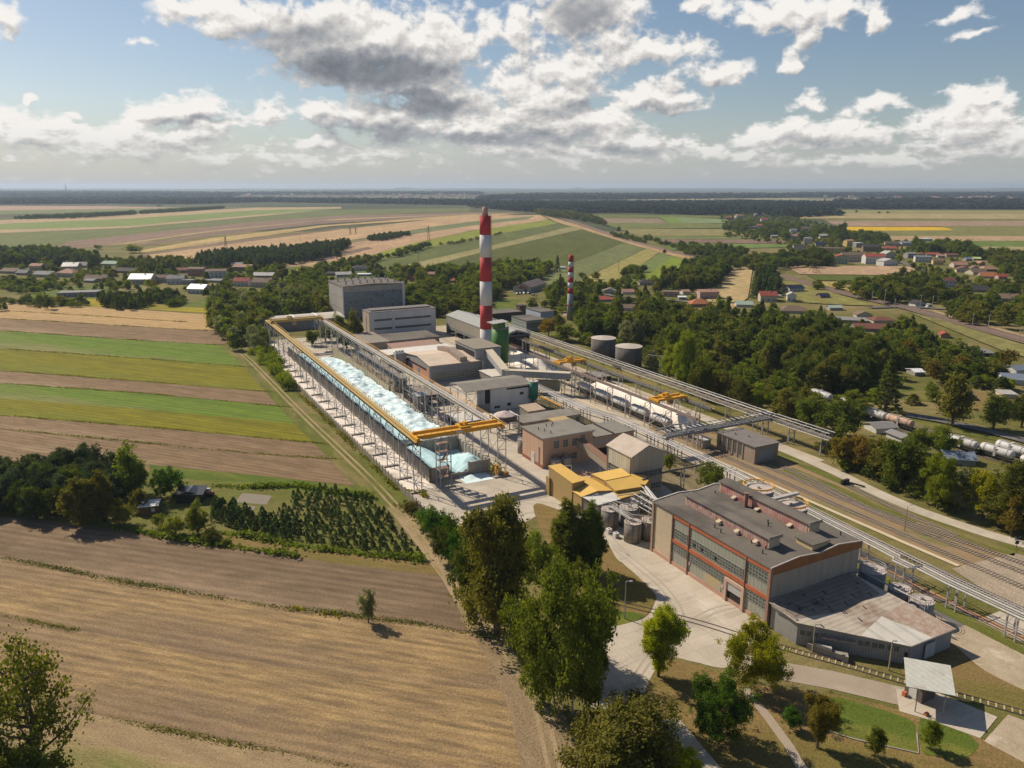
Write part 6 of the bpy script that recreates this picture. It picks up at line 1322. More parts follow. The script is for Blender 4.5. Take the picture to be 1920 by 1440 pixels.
r = thing('farm_cart', 'old reddish cart with pale canopy on the garden plot', 'cart', 0, 0, world=Gp(392, 930)); MB().box(-1.2, 1.2, -.8, .8, .6, 1.2).build('body', red_band, r); MB().box(-1, .4, -.7, .7, 1.2, 2.2).build('hood', steel_w, r)
for x in (-.8, .8): g = MB(); g.tube([(x, -.95, .5), (x, .95, .5)], .5, 12); g.build('wheels', dark_m, r)

# ================================================================== HOUSES
HC = {'white': (.58, .56, .52), 'cream': (.50, .44, .34), 'yellow': (.55, .40, .16), 'grey': (.32, .30, .28), 'pink': (.46, .32, .26), 'brick': (.34, .20, .14), 'brown': (.22, .16, .12), 'green': (.42, .46, .30)}
RC = {'salmon': (.40, .225, .16), 'red': (.34, .085, .06), 'orange': (.42, .16, .075), 'maroon': (.20, .08, .06), 'brown': (.20, .14, .10), 'dark': (.06, .055, .055), 'grey': (.26, .25, .24), 'white': (.85, .85, .84), 'pale': (.50, .47, .42), 'mint': (.36, .44, .36), 'blue': (.20, .24, .30), 'lime': (.50, .62, .25), 'solar': (.03, .035, .06)}
hglass = surf('house_window', (.07, .075, .08), (.12, .12, .13), 3, .3, spec=.5)
def house(u, v, wpx, hpx, rpx, roof, wall, kind, label, dep=None, yaw=None, floors=1):
    p = Gp(u, v); D = depth(u, v); k = D / FPX; Wd = max(4.5, wpx * k); hh = max(1.8, hpx * k / .97); rh = max(.25, rpx * k * .62 if kind != 'flat' else .3)
    Dp = dep or min(max(7.0, Wd * .75), 13); yaw = rnd.uniform(-.35, .35) if yaw is None else yaw
    r = thing('house' if kind != 'flat' else 'flat_roofed_house', label, 'house', 0, 0, world=p); r.rotation_euler = (0, 0, yaw)
    wm = surf('wall_' + wall, HC[wall], grain=.06); rm = surf('tiles_' + roof, RC[roof], rough=.35 if roof in ('white', 'solar', 'pale') else .85, spec=.4 if roof == 'white' else .2, stripe=('x', .9, .12))
    if kind == 'gable':      # ridge along x, seen side-on
        MB().extr([(0, 0), (Dp, 0), (Dp, hh), (Dp / 2, hh + rh), (0, hh)], 'x', -Wd / 2, Wd / 2).build('wall', wm, r)
        ro = MB().extr([(-.5, hh - .1), (Dp / 2, hh + rh + .12), (Dp + .5, hh - .1), (Dp + .5, hh + .1), (Dp / 2, hh + rh + .34), (-.5, hh + .1)], 'x', -Wd / 2 - .5, Wd / 2 + .5).build('roof', rm, r)
    elif kind == 'front':    # gable faces the viewer
        MB().extr([(-Wd / 2, 0), (Wd / 2, 0), (Wd / 2, hh), (0, hh + rh), (-Wd / 2, hh)], 'y', 0, Dp).build('wall', wm, r)
        ro = MB().extr([(-Wd / 2 - .5, hh - .15), (0, hh + rh + .12), (Wd / 2 + .5, hh - .15), (Wd / 2 + .5, hh + .1), (0, hh + rh + .36), (-Wd / 2 - .5, hh + .1)], 'y', -.5, Dp + .5).build('roof', rm, r)
    elif kind == 'hip':
        MB().box(-Wd / 2, Wd / 2, 0, Dp, 0, hh).build('wall', wm, r); q = min(Wd, Dp) / 2.2; g = MB()
        a, b, c, d = (-Wd / 2 - .5, -.5, hh), (Wd / 2 + .5, -.5, hh), (Wd / 2 + .5, Dp + .5, hh), (-Wd / 2 - .5, Dp + .5, hh); e, f = (-Wd / 2 + q, Dp / 2, hh + rh), (Wd / 2 - q, Dp / 2, hh + rh)
        g.add([a, b, c, d, e, f], [(0, 1, 5, 4), (1, 2, 5), (2, 3, 4, 5), (3, 0, 4), (0, 3, 2, 1)]); ro = g.build('roof', rm, r)
    else:
        MB().box(-Wd / 2, Wd / 2, 0, Dp, 0, hh).build('wall', wm, r); ro = MB().box(-Wd / 2 - .4, Wd / 2 + .4, -.4, Dp + .4, hh, hh + rh).build('roof', rm, r)
    if hh > 2.4 and Wd > 6:
        n = max(2, min(8, int(Wd / 3.2)))
        for fl in range(max(1, int(hh / 3))):
            for i in range(n):
                x = -Wd / 2 + Wd * (i + .5) / n; MB().box(x - .55, x + .55, -.07, 0, fl * 2.9 + .95, fl * 2.9 + 2.2).build('window', hglass, r)
        if kind != 'flat': MB().box(Wd * .12, Wd * .12 + .6, Dp * .42, Dp * .42 + .6, hh + rh * .4, hh + rh + .9).build('chimney', brick_p, ro)
    return r
HL = '''66,507,24,8,6,salmon,cream,gable,two storey cream house with salmon roof at the edge of the left wood
14,513,34,4,8,brown,grey,gable,long brown roofed farmhouse at the far left edge
40,516,22,4,8,grey,grey,gable,grey roofed barn between brown farmhouse and cream house
78,520,36,5,8,grey,cream,gable,grey roofed cottage in front of the cream two storey house
122,520,38,8,11,salmon,cream,hip,cottage with big salmon hipped roof in the left village
131,508,28,8,10,pale,cream,gable,house with pale metal roof behind the salmon hipped roof
154,502,26,4,9,grey,grey,gable,pair of grey barn gables behind the pale metal roof
128,496,24,3,5,dark,brown,gable,dark roofed barn close to the left wood
178,528,38,5,9,brown,cream,gable,cream cottage with brown roof beside a grey lean-to
166,530,22,2,4,grey,grey,gable,low grey lean-to before the cream cottage
203,498,30,3,7,mint,white,gable,white house with pale mint roof by the tan field
147,557,72,8,2,grey,grey,flat,long low grey shed with flat roof behind garden trees
232,512,52,3,8,dark,brown,gable,dark farm roofs left of the bright white roof
262,533,42,9,14,white,cream,gable,house with dazzling white metal roof in the left village
308,530,28,9,7,brown,pink,gable,pinkish house joined between white roof house and grey gables
329,533,30,10,8,grey,white,gable,white house with grey roof above the dark hedge
367,551,34,9,11,white,white,gable,small white house with bright white roof at the meadow edge
350,534,20,8,3,grey,grey,flat,small grey outbuilding behind the small white house
343,512,30,5,6,maroon,pink,gable,pink house with dull red roof left of the brown block
367,518,30,13,4,brown,brick,gable,brown two storey house with balconies
406,522,36,13,4,brown,white,gable,white two storey house with balconies behind the round bush
452,508,36,7,6,salmon,brown,gable,brown farm building with salmon roof beside the white balcony house
445,500,30,4,4,grey,brown,gable,grey roofed barn just behind the brown farm building
452,537,28,9,9,red,white,gable,white cottage with brick red roof near the big wood
488,539,36,9,11,brown,cream,gable,cream cottage with reddish brown roof next to the brick red one
492,522,38,5,7,pale,brown,gable,dark barn with pale roof behind the brown roofed cottage
400,530,60,2,2,grey,grey,flat,low grey garage row behind the small white house
676,508,31,6,6,dark,white,hip,new white bungalow with dark hipped roof on bare ground
622,517,20,4,3,dark,brown,gable,dark timber shed left of the glass hall vents
645,520,28,5,6,pale,white,gable,small white gabled outbuilding above the glass hall roof
682,518,24,2,2,white,grey,flat,low white roofed store above the glass hall roof
809,518,16,3,6,salmon,brick,gable,little salmon roof peeping from trees left of the tall chimney
772,528,10,5,8,orange,brick,front,orange gable among trees right of the glass hall
848,530,9,3,6,orange,brick,gable,tiny orange roof among trees near the tall chimney
1142,552,22,6,7,grey,cream,front,cream gabled house right of the slim chimney
1135,566,40,3,8,red,grey,hip,house with bright red hipped roof behind dark trees
1177,583,26,5,9,brown,white,gable,brown roofed white house below the bright red roof
1178,552,22,3,7,salmon,white,gable,salmon roofed house with white annex right of the cream gable
1213,535,28,5,8,dark,cream,hip,cream villa with dark hipped roof at the field edge
1258,556,30,8,3,brown,pink,flat,flat roofed pink house beside the dark poplars
1287,552,14,5,4,salmon,white,gable,little white house with pink roof right of the flat pink house
1280,562,14,4,2,white,grey,flat,white garage roof below the little pink roofed house
1330,561,37,13,5,salmon,pink,gable,two storey house with long pink roof beside the stubble field
1314,576,36,6,13,orange,brick,hip,house with steep bright orange roof before the pink roofed house
1396,576,30,3,8,mint,white,gable,small house with pale mint roof below the stubble field
1441,566,30,11,11,red,cream,gable,tall house with plain red roof right of the dark spruces
1458,560,12,5,2,grey,white,flat,small white garage next to the plain red roof
1484,566,16,12,7,pale,white,front,narrow white house before the dark panelled roof
1494,548,31,7,8,solar,white,gable,house with black solar panelled roof by the embankment
1490,588,50,5,12,brown,cream,hip,wide bungalow with brown hipped roof and hedges
1547,560,18,1,7,solar,brown,gable,small tilted solar roof alone on the grass
1590,606,70,4,4,grey,grey,flat,long low grey green building behind garden conifers
1568,582,24,3,5,mint,grey,gable,pale green roofed outbuilding behind the brown bungalow
1621,596,28,5,10,brown,cream,front,cream house with beige brown gable near the railway
1659,606,42,5,8,maroon,cream,hip,bungalow with maroon hipped roof near the catenary masts
1633,622,56,4,10,maroon,grey,gable,long reddish brown roof in front of the maroon bungalow
1515,457,15,10,3,grey,cream,hip,square two storey house with grey cap roof in the village
1500,468,22,4,7,dark,white,gable,dark roofed white house left of the long apartment block
1538,462,16,4,6,solar,grey,gable,dark blue roofed house behind the long apartment block
1558,475,46,9,2,brown,yellow,flat,long flat apartment block with yellow end wall
1601,491,44,12,7,brown,cream,gable,long apartment block with brown roof and chimneys
1577,495,22,13,6,red,green,front,greenish end block with dark red roof
1641,495,36,13,8,red,white,gable,white apartment house with red roof
1669,485,21,9,7,pale,cream,front,cream gabled chapel like house right of the red roof
1670,499,30,9,6,pale,white,front,white gabled hall by the field corner
1594,462,15,10,3,salmon,yellow,gable,tall yellow house with salmon roof in the village centre
1611,464,14,8,2,white,grey,flat,grey house with white flat roof beside the yellow house
1633,472,28,8,8,dark,brown,gable,cluster of dark brown roofs right of the yellow house
1669,469,24,3,5,red,cream,gable,low red roof behind the cream gabled house
1672,461,24,6,2,brown,cream,flat,long cream barn behind the village trees
1700,461,20,5,4,blue,white,gable,white farm building with blue grey panels
1738,453,22,5,3,white,white,flat,white farm hall at the field edge
1487,448,16,5,5,salmon,cream,gable,salmon roofed house left of the square grey capped house
1488,437,12,5,4,blue,white,gable,white house with blue grey roof at the village edge
1509,433,14,4,5,brown,cream,gable,little brown roofed house in the back village row
1545,447,16,5,4,pale,cream,gable,pale roofed house beside the village street
1452,447,12,5,3,white,cream,flat,small cream house with white roof before dark trees
1388,409,16,4,5,salmon,cream,hip,salmon roofed villa in the distant hamlet
1434,415,13,3,5,red,white,gable,bright red roofed house by the yellow strip
1424,405,18,3,3,grey,grey,gable,grey barn row in the distant hamlet
1424,427,10,4,4,orange,white,gable,tiny orange roofed house in the hamlet
1367,412,9,4,5,orange,brick,gable,orange roof at the left end of the hamlet
1412,428,20,3,2,pale,white,flat,low white hall in the hamlet
1710,484,18,8,3,grey,grey,gable,grey house at the left end of the right hand street
1727,484,18,8,3,orange,cream,flat,cream house with orange stripe roof edge
1731,492,28,10,3,blue,white,flat,white two storey house with blue grey flat roof
1749,481,22,4,4,red,cream,gable,house with long bright red roof on the right hand street
1759,497,18,8,4,brown,yellow,gable,yellow ochre house with brown roof on the right hand street
1765,484,13,4,4,salmon,cream,gable,small salmon roof behind the ochre house
1786,482,22,4,3,maroon,cream,gable,brown and cream roofs before the tall dark trees
1802,502,26,5,8,salmon,cream,gable,cream house with salmon orange roof
1808,511,26,5,9,maroon,cream,front,cream house with dark half hipped gable
1828,509,15,5,8,brown,cream,front,beige gable beside the half hipped gable
1817,489,12,3,5,blue,grey,gable,little blue grey roof among trees
1832,488,13,2,4,lime,grey,gable,bright lime green roof
1841,498,14,4,5,salmon,yellow,front,small yellow gable right of the lime roof
1856,509,27,4,9,salmon,brown,hip,house with faded pinkish brown roof
1838,515,30,4,9,brown,cream,gable,brown roofed bungalow before the pinkish brown roof
1855,522,28,3,10,orange,cream,gable,house with vivid orange red roof at right
1880,524,16,5,6,red,pink,gable,small pinkish red house at the right edge trees
1781,540,22,13,7,maroon,white,gable,white two storey house with brown roof beside dark trees
1838,548,52,3,13,dark,grey,hip,sprawling house with black roof among conifers
1886,566,42,6,11,brown,pink,gable,pink house with brown roofs at right
1726,575,22,6,7,dark,white,front,white gabled house with dark roof at the crossing
1742,576,12,3,3,pale,grey,flat,small pale kiosk beside the level crossing
1843,668,42,3,9,grey,dark,hip,old house with faded grey roof deep in the garden trees
1912,722,56,9,11,blue,white,gable,white house with slate blue roof at the right edge
1918,702,32,8,9,blue,white,gable,second slate roofed house behind the one at right edge
1724,705,12,2,4,white,grey,gable,tiny white garden roof in the allotment
1772,634,11,2,6,red,brick,front,reddish tiled roof patch between autumn trees
1893,748,24,6,3,pale,cream,flat,small cream kiosk on the lawn at right
1815,750,18,1,7,blue,white,front,small white gabled shelter at the lawn edge
1662,812,44,4,8,grey,white,gable,long white store with grey roof hidden behind roadside trees
1800,872,52,7,14,blue,grey,gable,grey gabled warehouse behind roadside trees
1700,830,22,7,5,grey,white,front,white gable wall half hidden behind roadside trees
1055,505,10,2,3,pale,white,gable,pale barn glimpsed above the slim chimney trees'''
HC['dark'] = (.05, .045, .04)
for ln_ in HL.split('\n'):
    q = ln_.split(','); house(float(q[0]), float(q[1]), float(q[2]), float(q[3]), float(q[4]), q[5], q[6], q[7], q[8])
# distant towns: tiny pale houses and halls
far_m2 = [surf('far_wall_a', (.55, .52, .48)), surf('far_wall_b', (.45, .40, .34)), surf('far_roof_a', (.34, .18, .13)), surf('far_roof_b', (.28, .27, .26))]
FT = [(1022, 376.5, 16, 2.2, 'long white factory hall in the distant forest, middle'), (948, 376.5, 26, 1.4, 'long pale hall at the left of the distant forest'), (1106, 377, 9, 1.3, 'short pale hall in the distant forest'), (1750, 386, 14, 2, 'white halls beyond the golden fields, left'), (1808, 385.5, 8, 3, 'white tower like hall beyond the golden fields, right'), (1540, 383, 30, 1.2, 'line of pale halls beyond the right fields'), (296, 386, 8, 3, 'bright white house at the foot of the far left forest'), (532, 366, 6, 2.5, 'bright speck like white building on the distant hill'), (505, 369, 20, 2, 'row of pale halls on the distant left hill')]
for u, v, wp, hp, lab in FT:
    p = Gp(u, v); k = depth(u, v) / FPX; r = thing('distant_hall', lab, 'hall', 0, 0, world=p); MB().box(-wp * k / 2, wp * k / 2, 0, 25, 0, hp * k).build('wall', far_m2[0], r); MB().box(-wp * k / 2 - 1, wp * k / 2 + 1, -1, 26, hp * k, hp * k + 1.2).build('roof', far_m2[3], r)
proto = None
for i in range(150):
    z_ = rnd.random()
    u, v = (rnd.uniform(440, 900), rnd.uniform(364, 373)) if z_ < .5 else ((rnd.uniform(0, 420), rnd.uniform(362, 368)) if z_ < .7 else (rnd.uniform(1500, 1900), rnd.uniform(370, 376)) if z_ < .85 else (rnd.uniform(900, 1500), rnd.uniform(366, 371)))
    p = Gp(u, v)
    if proto is None or i in (1,):
        proto = thing('distant_house', 'tiny pale house among the trees of the far towns', 'house', 0, 0, world=p, group='tiny houses of the far towns')
        MB().box(-9, 9, -7, 7, 0, 9).build('wall', far_m2[0], proto); MB().extr([(-8, 9), (8, 9), (0, 14)], 'x', -10, 10).build('roof', far_m2[2], proto)
    else:
        c = copy_tree(proto); c.location = p; c.rotation_euler = (0, 0, rnd.uniform(-.6, .6)); sc_ = rnd.uniform(.7, 1.5); c.scale = (sc_ * rnd.uniform(.8, 1.8), sc_, sc_)
# church spire, masts and spoil heaps on the horizon
p = Gp(124, 357.5); k = depth(124, 357.5) / FPX; r = thing('church', 'church with tall thin spire on the left horizon', 'church', 0, 0, world=p)
MB().box(-5 * k, 4 * k, 0, 3 * k, 0, 3.2 * k).build('nave', far_m2[1], r); g = MB(); g.cyl(0, 0, 0, 7 * k, 1.5 * k, 1.1 * k, 8); g.cyl(0, 0, 7 * k, 14.5 * k, 1.1 * k, .1 * k, 8); g.build('spire', surf('far_spire', (.10, .11, .13)), r)
for u, v, h_, lab in ((469, 357, 10, 'thin radio mast on the left horizon'), (284, 360, 5, 'stubby tower on the left horizon'), (148, 371, 9, 'white mast standing in the far left forest')):
    p = Gp(u, v); k = depth(u, v) / FPX; r = thing('radio_mast', lab, 'mast', 0, 0, world=p); MB().cyl(0, 0, 0, h_ * k, .45 * k, .25 * k, 6).build('mast', far_m2[1], r)
hill_m = surf('wooded_hill', (.04, .055, .03), (.06, .07, .035), .003, .95)
def hill(u0, u1, v, hp, name='hill'):
    a, b = Gp(u0, v), Gp(u1, v); k = depth(u0, v) / FPX; n = 48; vs = []; fs = []
    for i in range(n + 1):
        q = a.lerp(b, i / n); e = math.sin(math.pi * i / n) ** .5 if 0 < i < n else 0; h = hp * k * e * (.75 + .5 * mnoise.noise(Vector((i * .27, u0, v))))
        for dy, f in ((-500, 0), (0, 1), (900, 1), (1500, 0)): vs.append((q.x, q.y + dy, max(-1, h * f - .8)))
    for i in range(n):
        for j in range(3): m_ = i * 4 + j; fs.append((m_, m_ + 4, m_ + 5, m_ + 1))
    me = bpy.data.meshes.new(name); me.from_pydata(vs, [], fs); me.materials.append(hill_m); o = bpy.data.objects.new(name, me); COL.objects.link(o); tag(o, kind='structure')
hill(470, 740, 359.5, 4.2); hill(700, 1100, 355, 2.2); hill(-300, 420, 355.8, 2.6); hill(1050, 1500, 354.6, 2.4); hill(1450, 2300, 355.4, 3.2); hill(735, 775, 354.2, 3.0); hill(1072, 1098, 354.2, 2.8); hill(410, 448, 356, 2.4)
# ================================================================== TREES AND PLANTS
rnd.seed(23)
def leaf_cloud(rg, n_cl, per, H, Rr, z0, rc, leaf, shape='round', lump=.28):
    """leaf-sized faces in clumps spread through the crown volume -> (verts, faces)"""
    ph = rg.uniform(0, 6.28, 6)
    def lumpf(th, el):
        return 1 + lump * (np.sin(3 * th + ph[0]) * .45 * np.cos(el) + np.sin(5 * th + ph[1] + 3 * el) * .35 + np.sin(7 * el + ph[2] + 2 * th) * .4)
    if shape in ('round', 'tall', 'bush', 'vase', 'column', 'open'):
        d = rg.normal(size=(n_cl, 3)); d /= np.linalg.norm(d, axis=1)[:, None]
        th = np.arctan2(d[:, 1], d[:, 0]); el = np.arcsin(d[:, 2])
        rad = rg.uniform(.30, 1.0, n_cl) ** .42 * lumpf(th, el)
        if shape != 'column':
            nb = 34 if shape != 'open' else 13
            bd = rg.normal(size=(nb, 3)); bd /= np.linalg.norm(bd, axis=1)[:, None]; bd[:, 2] = bd[:, 2] * .9 + .08
            br = rg.uniform(.50, .86, nb) * lumpf(np.arctan2(bd[:, 1], bd[:, 0]), np.arcsin(np.clip(bd[:, 2], -1, 1))); bc = bd * br[:, None]
            q = rg.integers(0, nb, n_cl); l_ = rg.normal(size=(n_cl, 3)); l_ /= np.linalg.norm(l_, axis=1)[:, None]
            c = bc[q] + l_ * (rg.uniform(.4, 1, n_cl) ** .5 * (rg.uniform(.16, .34, nb) * (.62 if shape == 'open' else 1))[q])[:, None]; d = l_ * .75 + bd[q] * .4
            f_ = rg.uniform(0, 1, n_cl) < (.16 if shape != 'open' else .02); c[f_] = (rg.normal(size=(n_cl, 3)) * .34)[f_]
        else: c = d * rad[:, None]
        zc = (H + z0) / 2; hz = (H - z0) / 2
        x, y, z = c[:, 0] * Rr, c[:, 1] * Rr, zc + c[:, 2] * hz
        f = (z - z0) / (H - z0)
        if shape == 'open': k = .45 + .75 * np.clip(f, 0, 1); x *= k; y *= k
        if shape == 'vase': k = .35 + .85 * np.clip(f, 0, 1); x *= k; y *= k
        if shape == 'round': k = 1.08 - .28 * np.clip(f, 0, 1); x *= k; y *= k
        if shape == 'tall': k = 1.12 - .5 * np.clip(f, 0, 1) ** 1.5; x *= k; y *= k
        if shape == 'column': k = 1.1 - .55 * np.clip(f, 0, 1) ** 2; x *= k; y *= k
        C = np.stack([x, y, z], 1); out = d
    else:   # cone: tiers of boughs
        f = rg.uniform(0, 1, n_cl) ** .8; tier = np.round(f * 11) / 11 * .75 + f * .25
        th = rg.uniform(0, 6.283, n_cl); rr = Rr * (1 - tier) ** .85 * (1 + .18 * np.sin(5 * th + 9 * tier + ph[0])) * rg.uniform(.45, 1, n_cl) ** .5 + .02
        C = np.stack([rr * np.cos(th), rr * np.sin(th), z0 + (H - z0) * tier - .12 * rr], 1); out = np.stack([np.cos(th), np.sin(th), np.full(n_cl, .4)], 1)
        rc = rc * .7
    P = np.repeat(C, per, 0) + rg.normal(size=(n_cl * per, 3)) * rc * np.array([1, 1, .75]); N = np.repeat(out, per, 0) * .7 + rg.normal(size=(n_cl * per, 3)) * .8 + np.array([0, 0, .35])
    N /= np.linalg.norm(N, axis=1)[:, None]
    T = np.cross(N, rg.normal(size=N.shape)); T /= np.linalg.norm(T, axis=1)[:, None] + 1e-9; U = np.cross(N, T)
    s = leaf * rg.uniform(.55, 1.45, (len(P), 1)); T = T * s; U = U * s * .75
    V = np.stack([P - T, P + U, P + T, P - U], 1).reshape(-1, 3)
    keep = V[:, 2] < .02; V[keep, 2] = .02
    return V
def quads_mesh(name, V, mat=None):
    me = bpy.data.meshes.new(name); n = len(V); nf = n // 4
    me.vertices.add(n); me.vertices.foreach_set('co', V.astype(np.float32).ravel())
    me.loops.add(n); me.loops.foreach_set('vertex_index', np.arange(n, dtype=np.int32))
    me.polygons.add(nf); me.polygons.foreach_set('loop_start', np.arange(0, n, 4, dtype=np.int32)); 
    me.update(calc_edges=True)
    me.materials.append(mat); return me
def trunk_mesh(name, rg, H, z0, Rr, r0, limbs=5, multi=0, thick=1.0):
    m_ = MB()
    lean = [rg.uniform(-.03, .03) * H for _ in range(2)]
    m_.tube([(0, 0, -.1), (lean[0] * .3, lean[1] * .3, H * .3), (lean[0] * .7, lean[1] * .7, H * .6), (lean[0], lean[1], H * .86)], [r0 * 1.25, r0, r0 * .6, r0 * .15], 8)
    for i in range(limbs):
        a = 6.283 * i / limbs + rg.uniform(-.4, .4); zb = z0 + (H - z0) * rg.uniform(0, .45); L = Rr * rg.uniform(.6, .9); f = zb / H
        m_.tube([(lean[0] * f, lean[1] * f, zb), (math.cos(a) * L * .45, math.sin(a) * L * .45, zb + L * .45), (math.cos(a) * L, math.sin(a) * L, zb + L * rg.uniform(.7, 1.2))], [r0 * .5, r0 * .3, r0 * .08], 6)
    me = bpy.data.meshes.new(name); me.from_pydata(m_.v, [], m_.f); me.materials.append(bark); return me
LM = {
 'dark': leafmat('leaf_dark', (.060, .087, .015), (.150, .170, .032), .38),
 'mid': leafmat('leaf_mid', (.092, .125, .016), (.225, .245, .036), .42),
 'olive': leafmat('leaf_olive', (.11, .115, .020), (.235, .215, .045), .38),
 'bright': leafmat('leaf_bright', (.14, .185, .014), (.27, .30, .03), .42),
 'yellow': leafmat('leaf_yellow', (.23, .25, .014), (.42, .39, .02), .42),
 'autumn': leafmat('leaf_autumn', (.17, .12, .02), (.29, .21, .04), .34),
 'pale': leafmat('leaf_pale', (.15, .16, .07), (.30, .30, .15), .28),
 'pine': leafmat('leaf_pine', (.050, .078, .030), (.125, .155, .062), .16),
 'spruce': leafmat('leaf_spruce', (.065, .105, .03), (.17, .22, .075), .18),
 'green': leafmat('leaf_green', (.045, .105, .013), (.11, .20, .026), .36)}
PROTO = {}
def proto(shape, lod, var):
    key = (shape, lod, var)
    if key in PROTO: return PROTO[key]
    rg = np.random.default_rng(hash(shape) % 1 + sum(map(ord, shape)) * 31 + lod * 7 + var)
    H = 12.0; Rr = {'round': 5.2, 'tall': 4.0, 'bush': 6.5, 'vase': 5.0, 'column': 2.2, 'cone': 3.2, 'open': 5.2}[shape]
    z0 = {'round': .9, 'tall': .25, 'bush': .1, 'vase': .5, 'column': .8, 'cone': .5, 'open': 3.0}[shape]
    n_cl, per, rc, leaf = {0: (620, 62, .34, .125), 1: (300, 24, .42, .23), 2: (130, 11, .60, .48), 3: (46, 6, 1.0, 1.05)}[lod]
    if shape in ('column', 'cone'): rc *= .6; leaf *= .8
    if shape == 'open': n_cl, per, rc, leaf = 130, 80, .42, .12
    if shape == 'open':
        g = MB(); g.tube([(0, 0, -.1), (.1, 0, 3), (-.1, .2, 6.5), (.1, .1, 10)], [.30, .24, .15, .04], 8); pts_ = []
        for i in range(26):
            a = i * 2.4 + rg.uniform(-.3, .3); zb = 2.6 + 7 * (i / 26); L = (4.6 - 2.4 * i / 26) * rg.uniform(.65, 1.1); e = Vector((math.cos(a) * L, math.sin(a) * L, zb + L * rg.uniform(.35, .85))); s0 = Vector((0, 0, zb)); md = s0.lerp(e, .5) - Vector((0, 0, L * .08))
            g.tube([s0, md, e], [.10, .06, .02], 5)
            for k in range(9): q = md.lerp(e, rg.uniform(-.2, 1.08)); pts_.append((q.x + rg.normal() * .3, q.y + rg.normal() * .3, q.z + rg.normal() * .25))
        for k in range(10): pts_.append((rg.normal() * .4, rg.normal() * .4, 9.5 + rg.uniform(0, 2)))
        C = np.repeat(np.array(pts_), 26, 0); C = C + rg.normal(size=C.shape) * .34; N = rg.normal(size=C.shape) + np.array([0, 0, .5]); N /= np.linalg.norm(N, axis=1)[:, None]; T = np.cross(N, rg.normal(size=N.shape)); T /= np.linalg.norm(T, axis=1)[:, None]; U = np.cross(N, T); s_ = .095 * rg.uniform(.6, 1.4, (len(C), 1))
        V = np.stack([C - T * s_, C + U * s_, C + T * s_, C - U * s_], 1).reshape(-1, 3); tm = bpy.data.meshes.new('trunk'); tm.from_pydata(g.v, [], g.f); tm.materials.append(bark)
        PROTO[key] = (quads_mesh('crown', V, LM['mid']), tm, Rr, V); return PROTO[key]
    V = leaf_cloud(rg, n_cl, per, H, Rr, z0, rc, leaf, shape, .34 if lod < 2 else .3)
    cm = quads_mesh('crown', V, LM['mid']); tm = trunk_mesh('trunk', rg, H, z0 + 1, Rr, .28, 11 if shape == 'open' else 6 if lod < 2 else 3) if lod < 3 else None
    PROTO[key] = (cm, tm, Rr, V); return PROTO[key]
def add_tree(world, h, wd, shape, tint, label, group=None, lod=1, name='tree', cat='tree', var=None, species=None):
    var = rnd.randrange(3) if var is None else var
    cm, tm, Rr, _ = proto(shape, lod, var)
    r = bpy.data.objects.new(name, None); COL.objects.link(r); r.location = world; r.rotation_euler = (0, 0, rnd.uniform(0, 6.28))
    sx = wd / (2 * Rr); r.scale = (sx, sx, h / 12.0); r.empty_display_size = .5
    tag(r, label, cat, group)
    c = bpy.data.objects.new('crown', cm); COL.objects.link(c); c.parent = r
    c.material_slots[0].link = 'OBJECT'; c.material_slots[0].material = LM[tint]
    if tm is not None and shape != 'bush': t = bpy.data.objects.new('trunk', tm); COL.objects.link(t); t.parent = r
    return r
TREES = []
def tree_px(u, v, top, wpx, shape, tint, label, lod=None, group=None, name='tree', cat='tree'):
    p = Gp(u, v); k = proj(p.x, p.y, 5)[2] / FPX; h = zat(p, top) * .95; wd = wpx * k * .92
    if lod is None: lod = 0 if h / k > 110 else (1 if h / k > 48 else 2)
    TREES.append((h / k, p, h, wd, shape, tint, label, group, lod, name, cat))
T_ = tree_px
# big ones near the yard
for u, v, t, w_, s, c, l in ((880, 1130, 1010, 80, 'bush', 'dark', 'dark dense bush at the foot of the tall olive tree'), (1000, 1120, 985, 90, 'bush', 'mid', 'leafy bush between the big pair and the grass island'), (985, 1230, 1120, 80, 'bush', 'dark', 'dark bush in the gap of the big pair beside the dirt track'),
 (1015, 1320, 1210, 80, 'bush', 'mid', 'bush under the left side of the largest tree'), (1110, 1290, 1185, 80, 'bush', 'olive', 'bush under the right side of the largest tree'), (1085, 1120, 1040, 60, 'bush', 'mid', 'low leafy bush at the foot of the birches'), (815, 1000, 955, 60, 'bush', 'mid', 'green bush beside the fence corner'), (838, 1060, 975, 70, 'bush', 'dark', 'dark bush bulging over the dirt track')): T_(u, v, t, w_, s, c, l, 1)
T_(932, 1190, 898, 170, 'tall', 'olive', 'tall dense broadleaf tree beside the dirt track, back one of the big pair', 0)
T_(1058, 1345, 1018, 225, 'bush', 'mid', 'largest leafy tree beside the dirt track, front one of the big pair', 0)
T_(1180, 1500, 1302, 260, 'round', 'olive', 'wide brownish green tree crown at the bottom edge', 0)
T_(1262, 1490, 1395, 110, 'round', 'yellow', 'yellowing small tree at the bottom edge in front of the wide crown', 0)
T_(1064, 1075, 935, 66, 'column', 'mid', 'tall birch like tree left of a pair before the tank cluster', 0)
T_(1106, 1075, 940, 60, 'column', 'mid', 'tall birch like tree right of a pair before the tank cluster', 0)
T_(1234, 1268, 1122, 100, 'vase', 'yellow', 'upright yellow green tree standing by the curved yard road', 0)
T_(1412, 1292, 1152, 124, 'bush', 'yellow', 'rounded yellow green tree in front of the hall gate', 0)
T_(1346, 1388, 1256, 132, 'bush', 'green', 'deep green round tree on the dry grass', 0)
T_(1532, 1402, 1293, 78, 'vase', 'autumn', 'thin tree turning brown on the lawn corner', 0); T_(1481, 1366, 1322, 42, 'round', 'green', 'small bush left of the thin brown tree', 1)
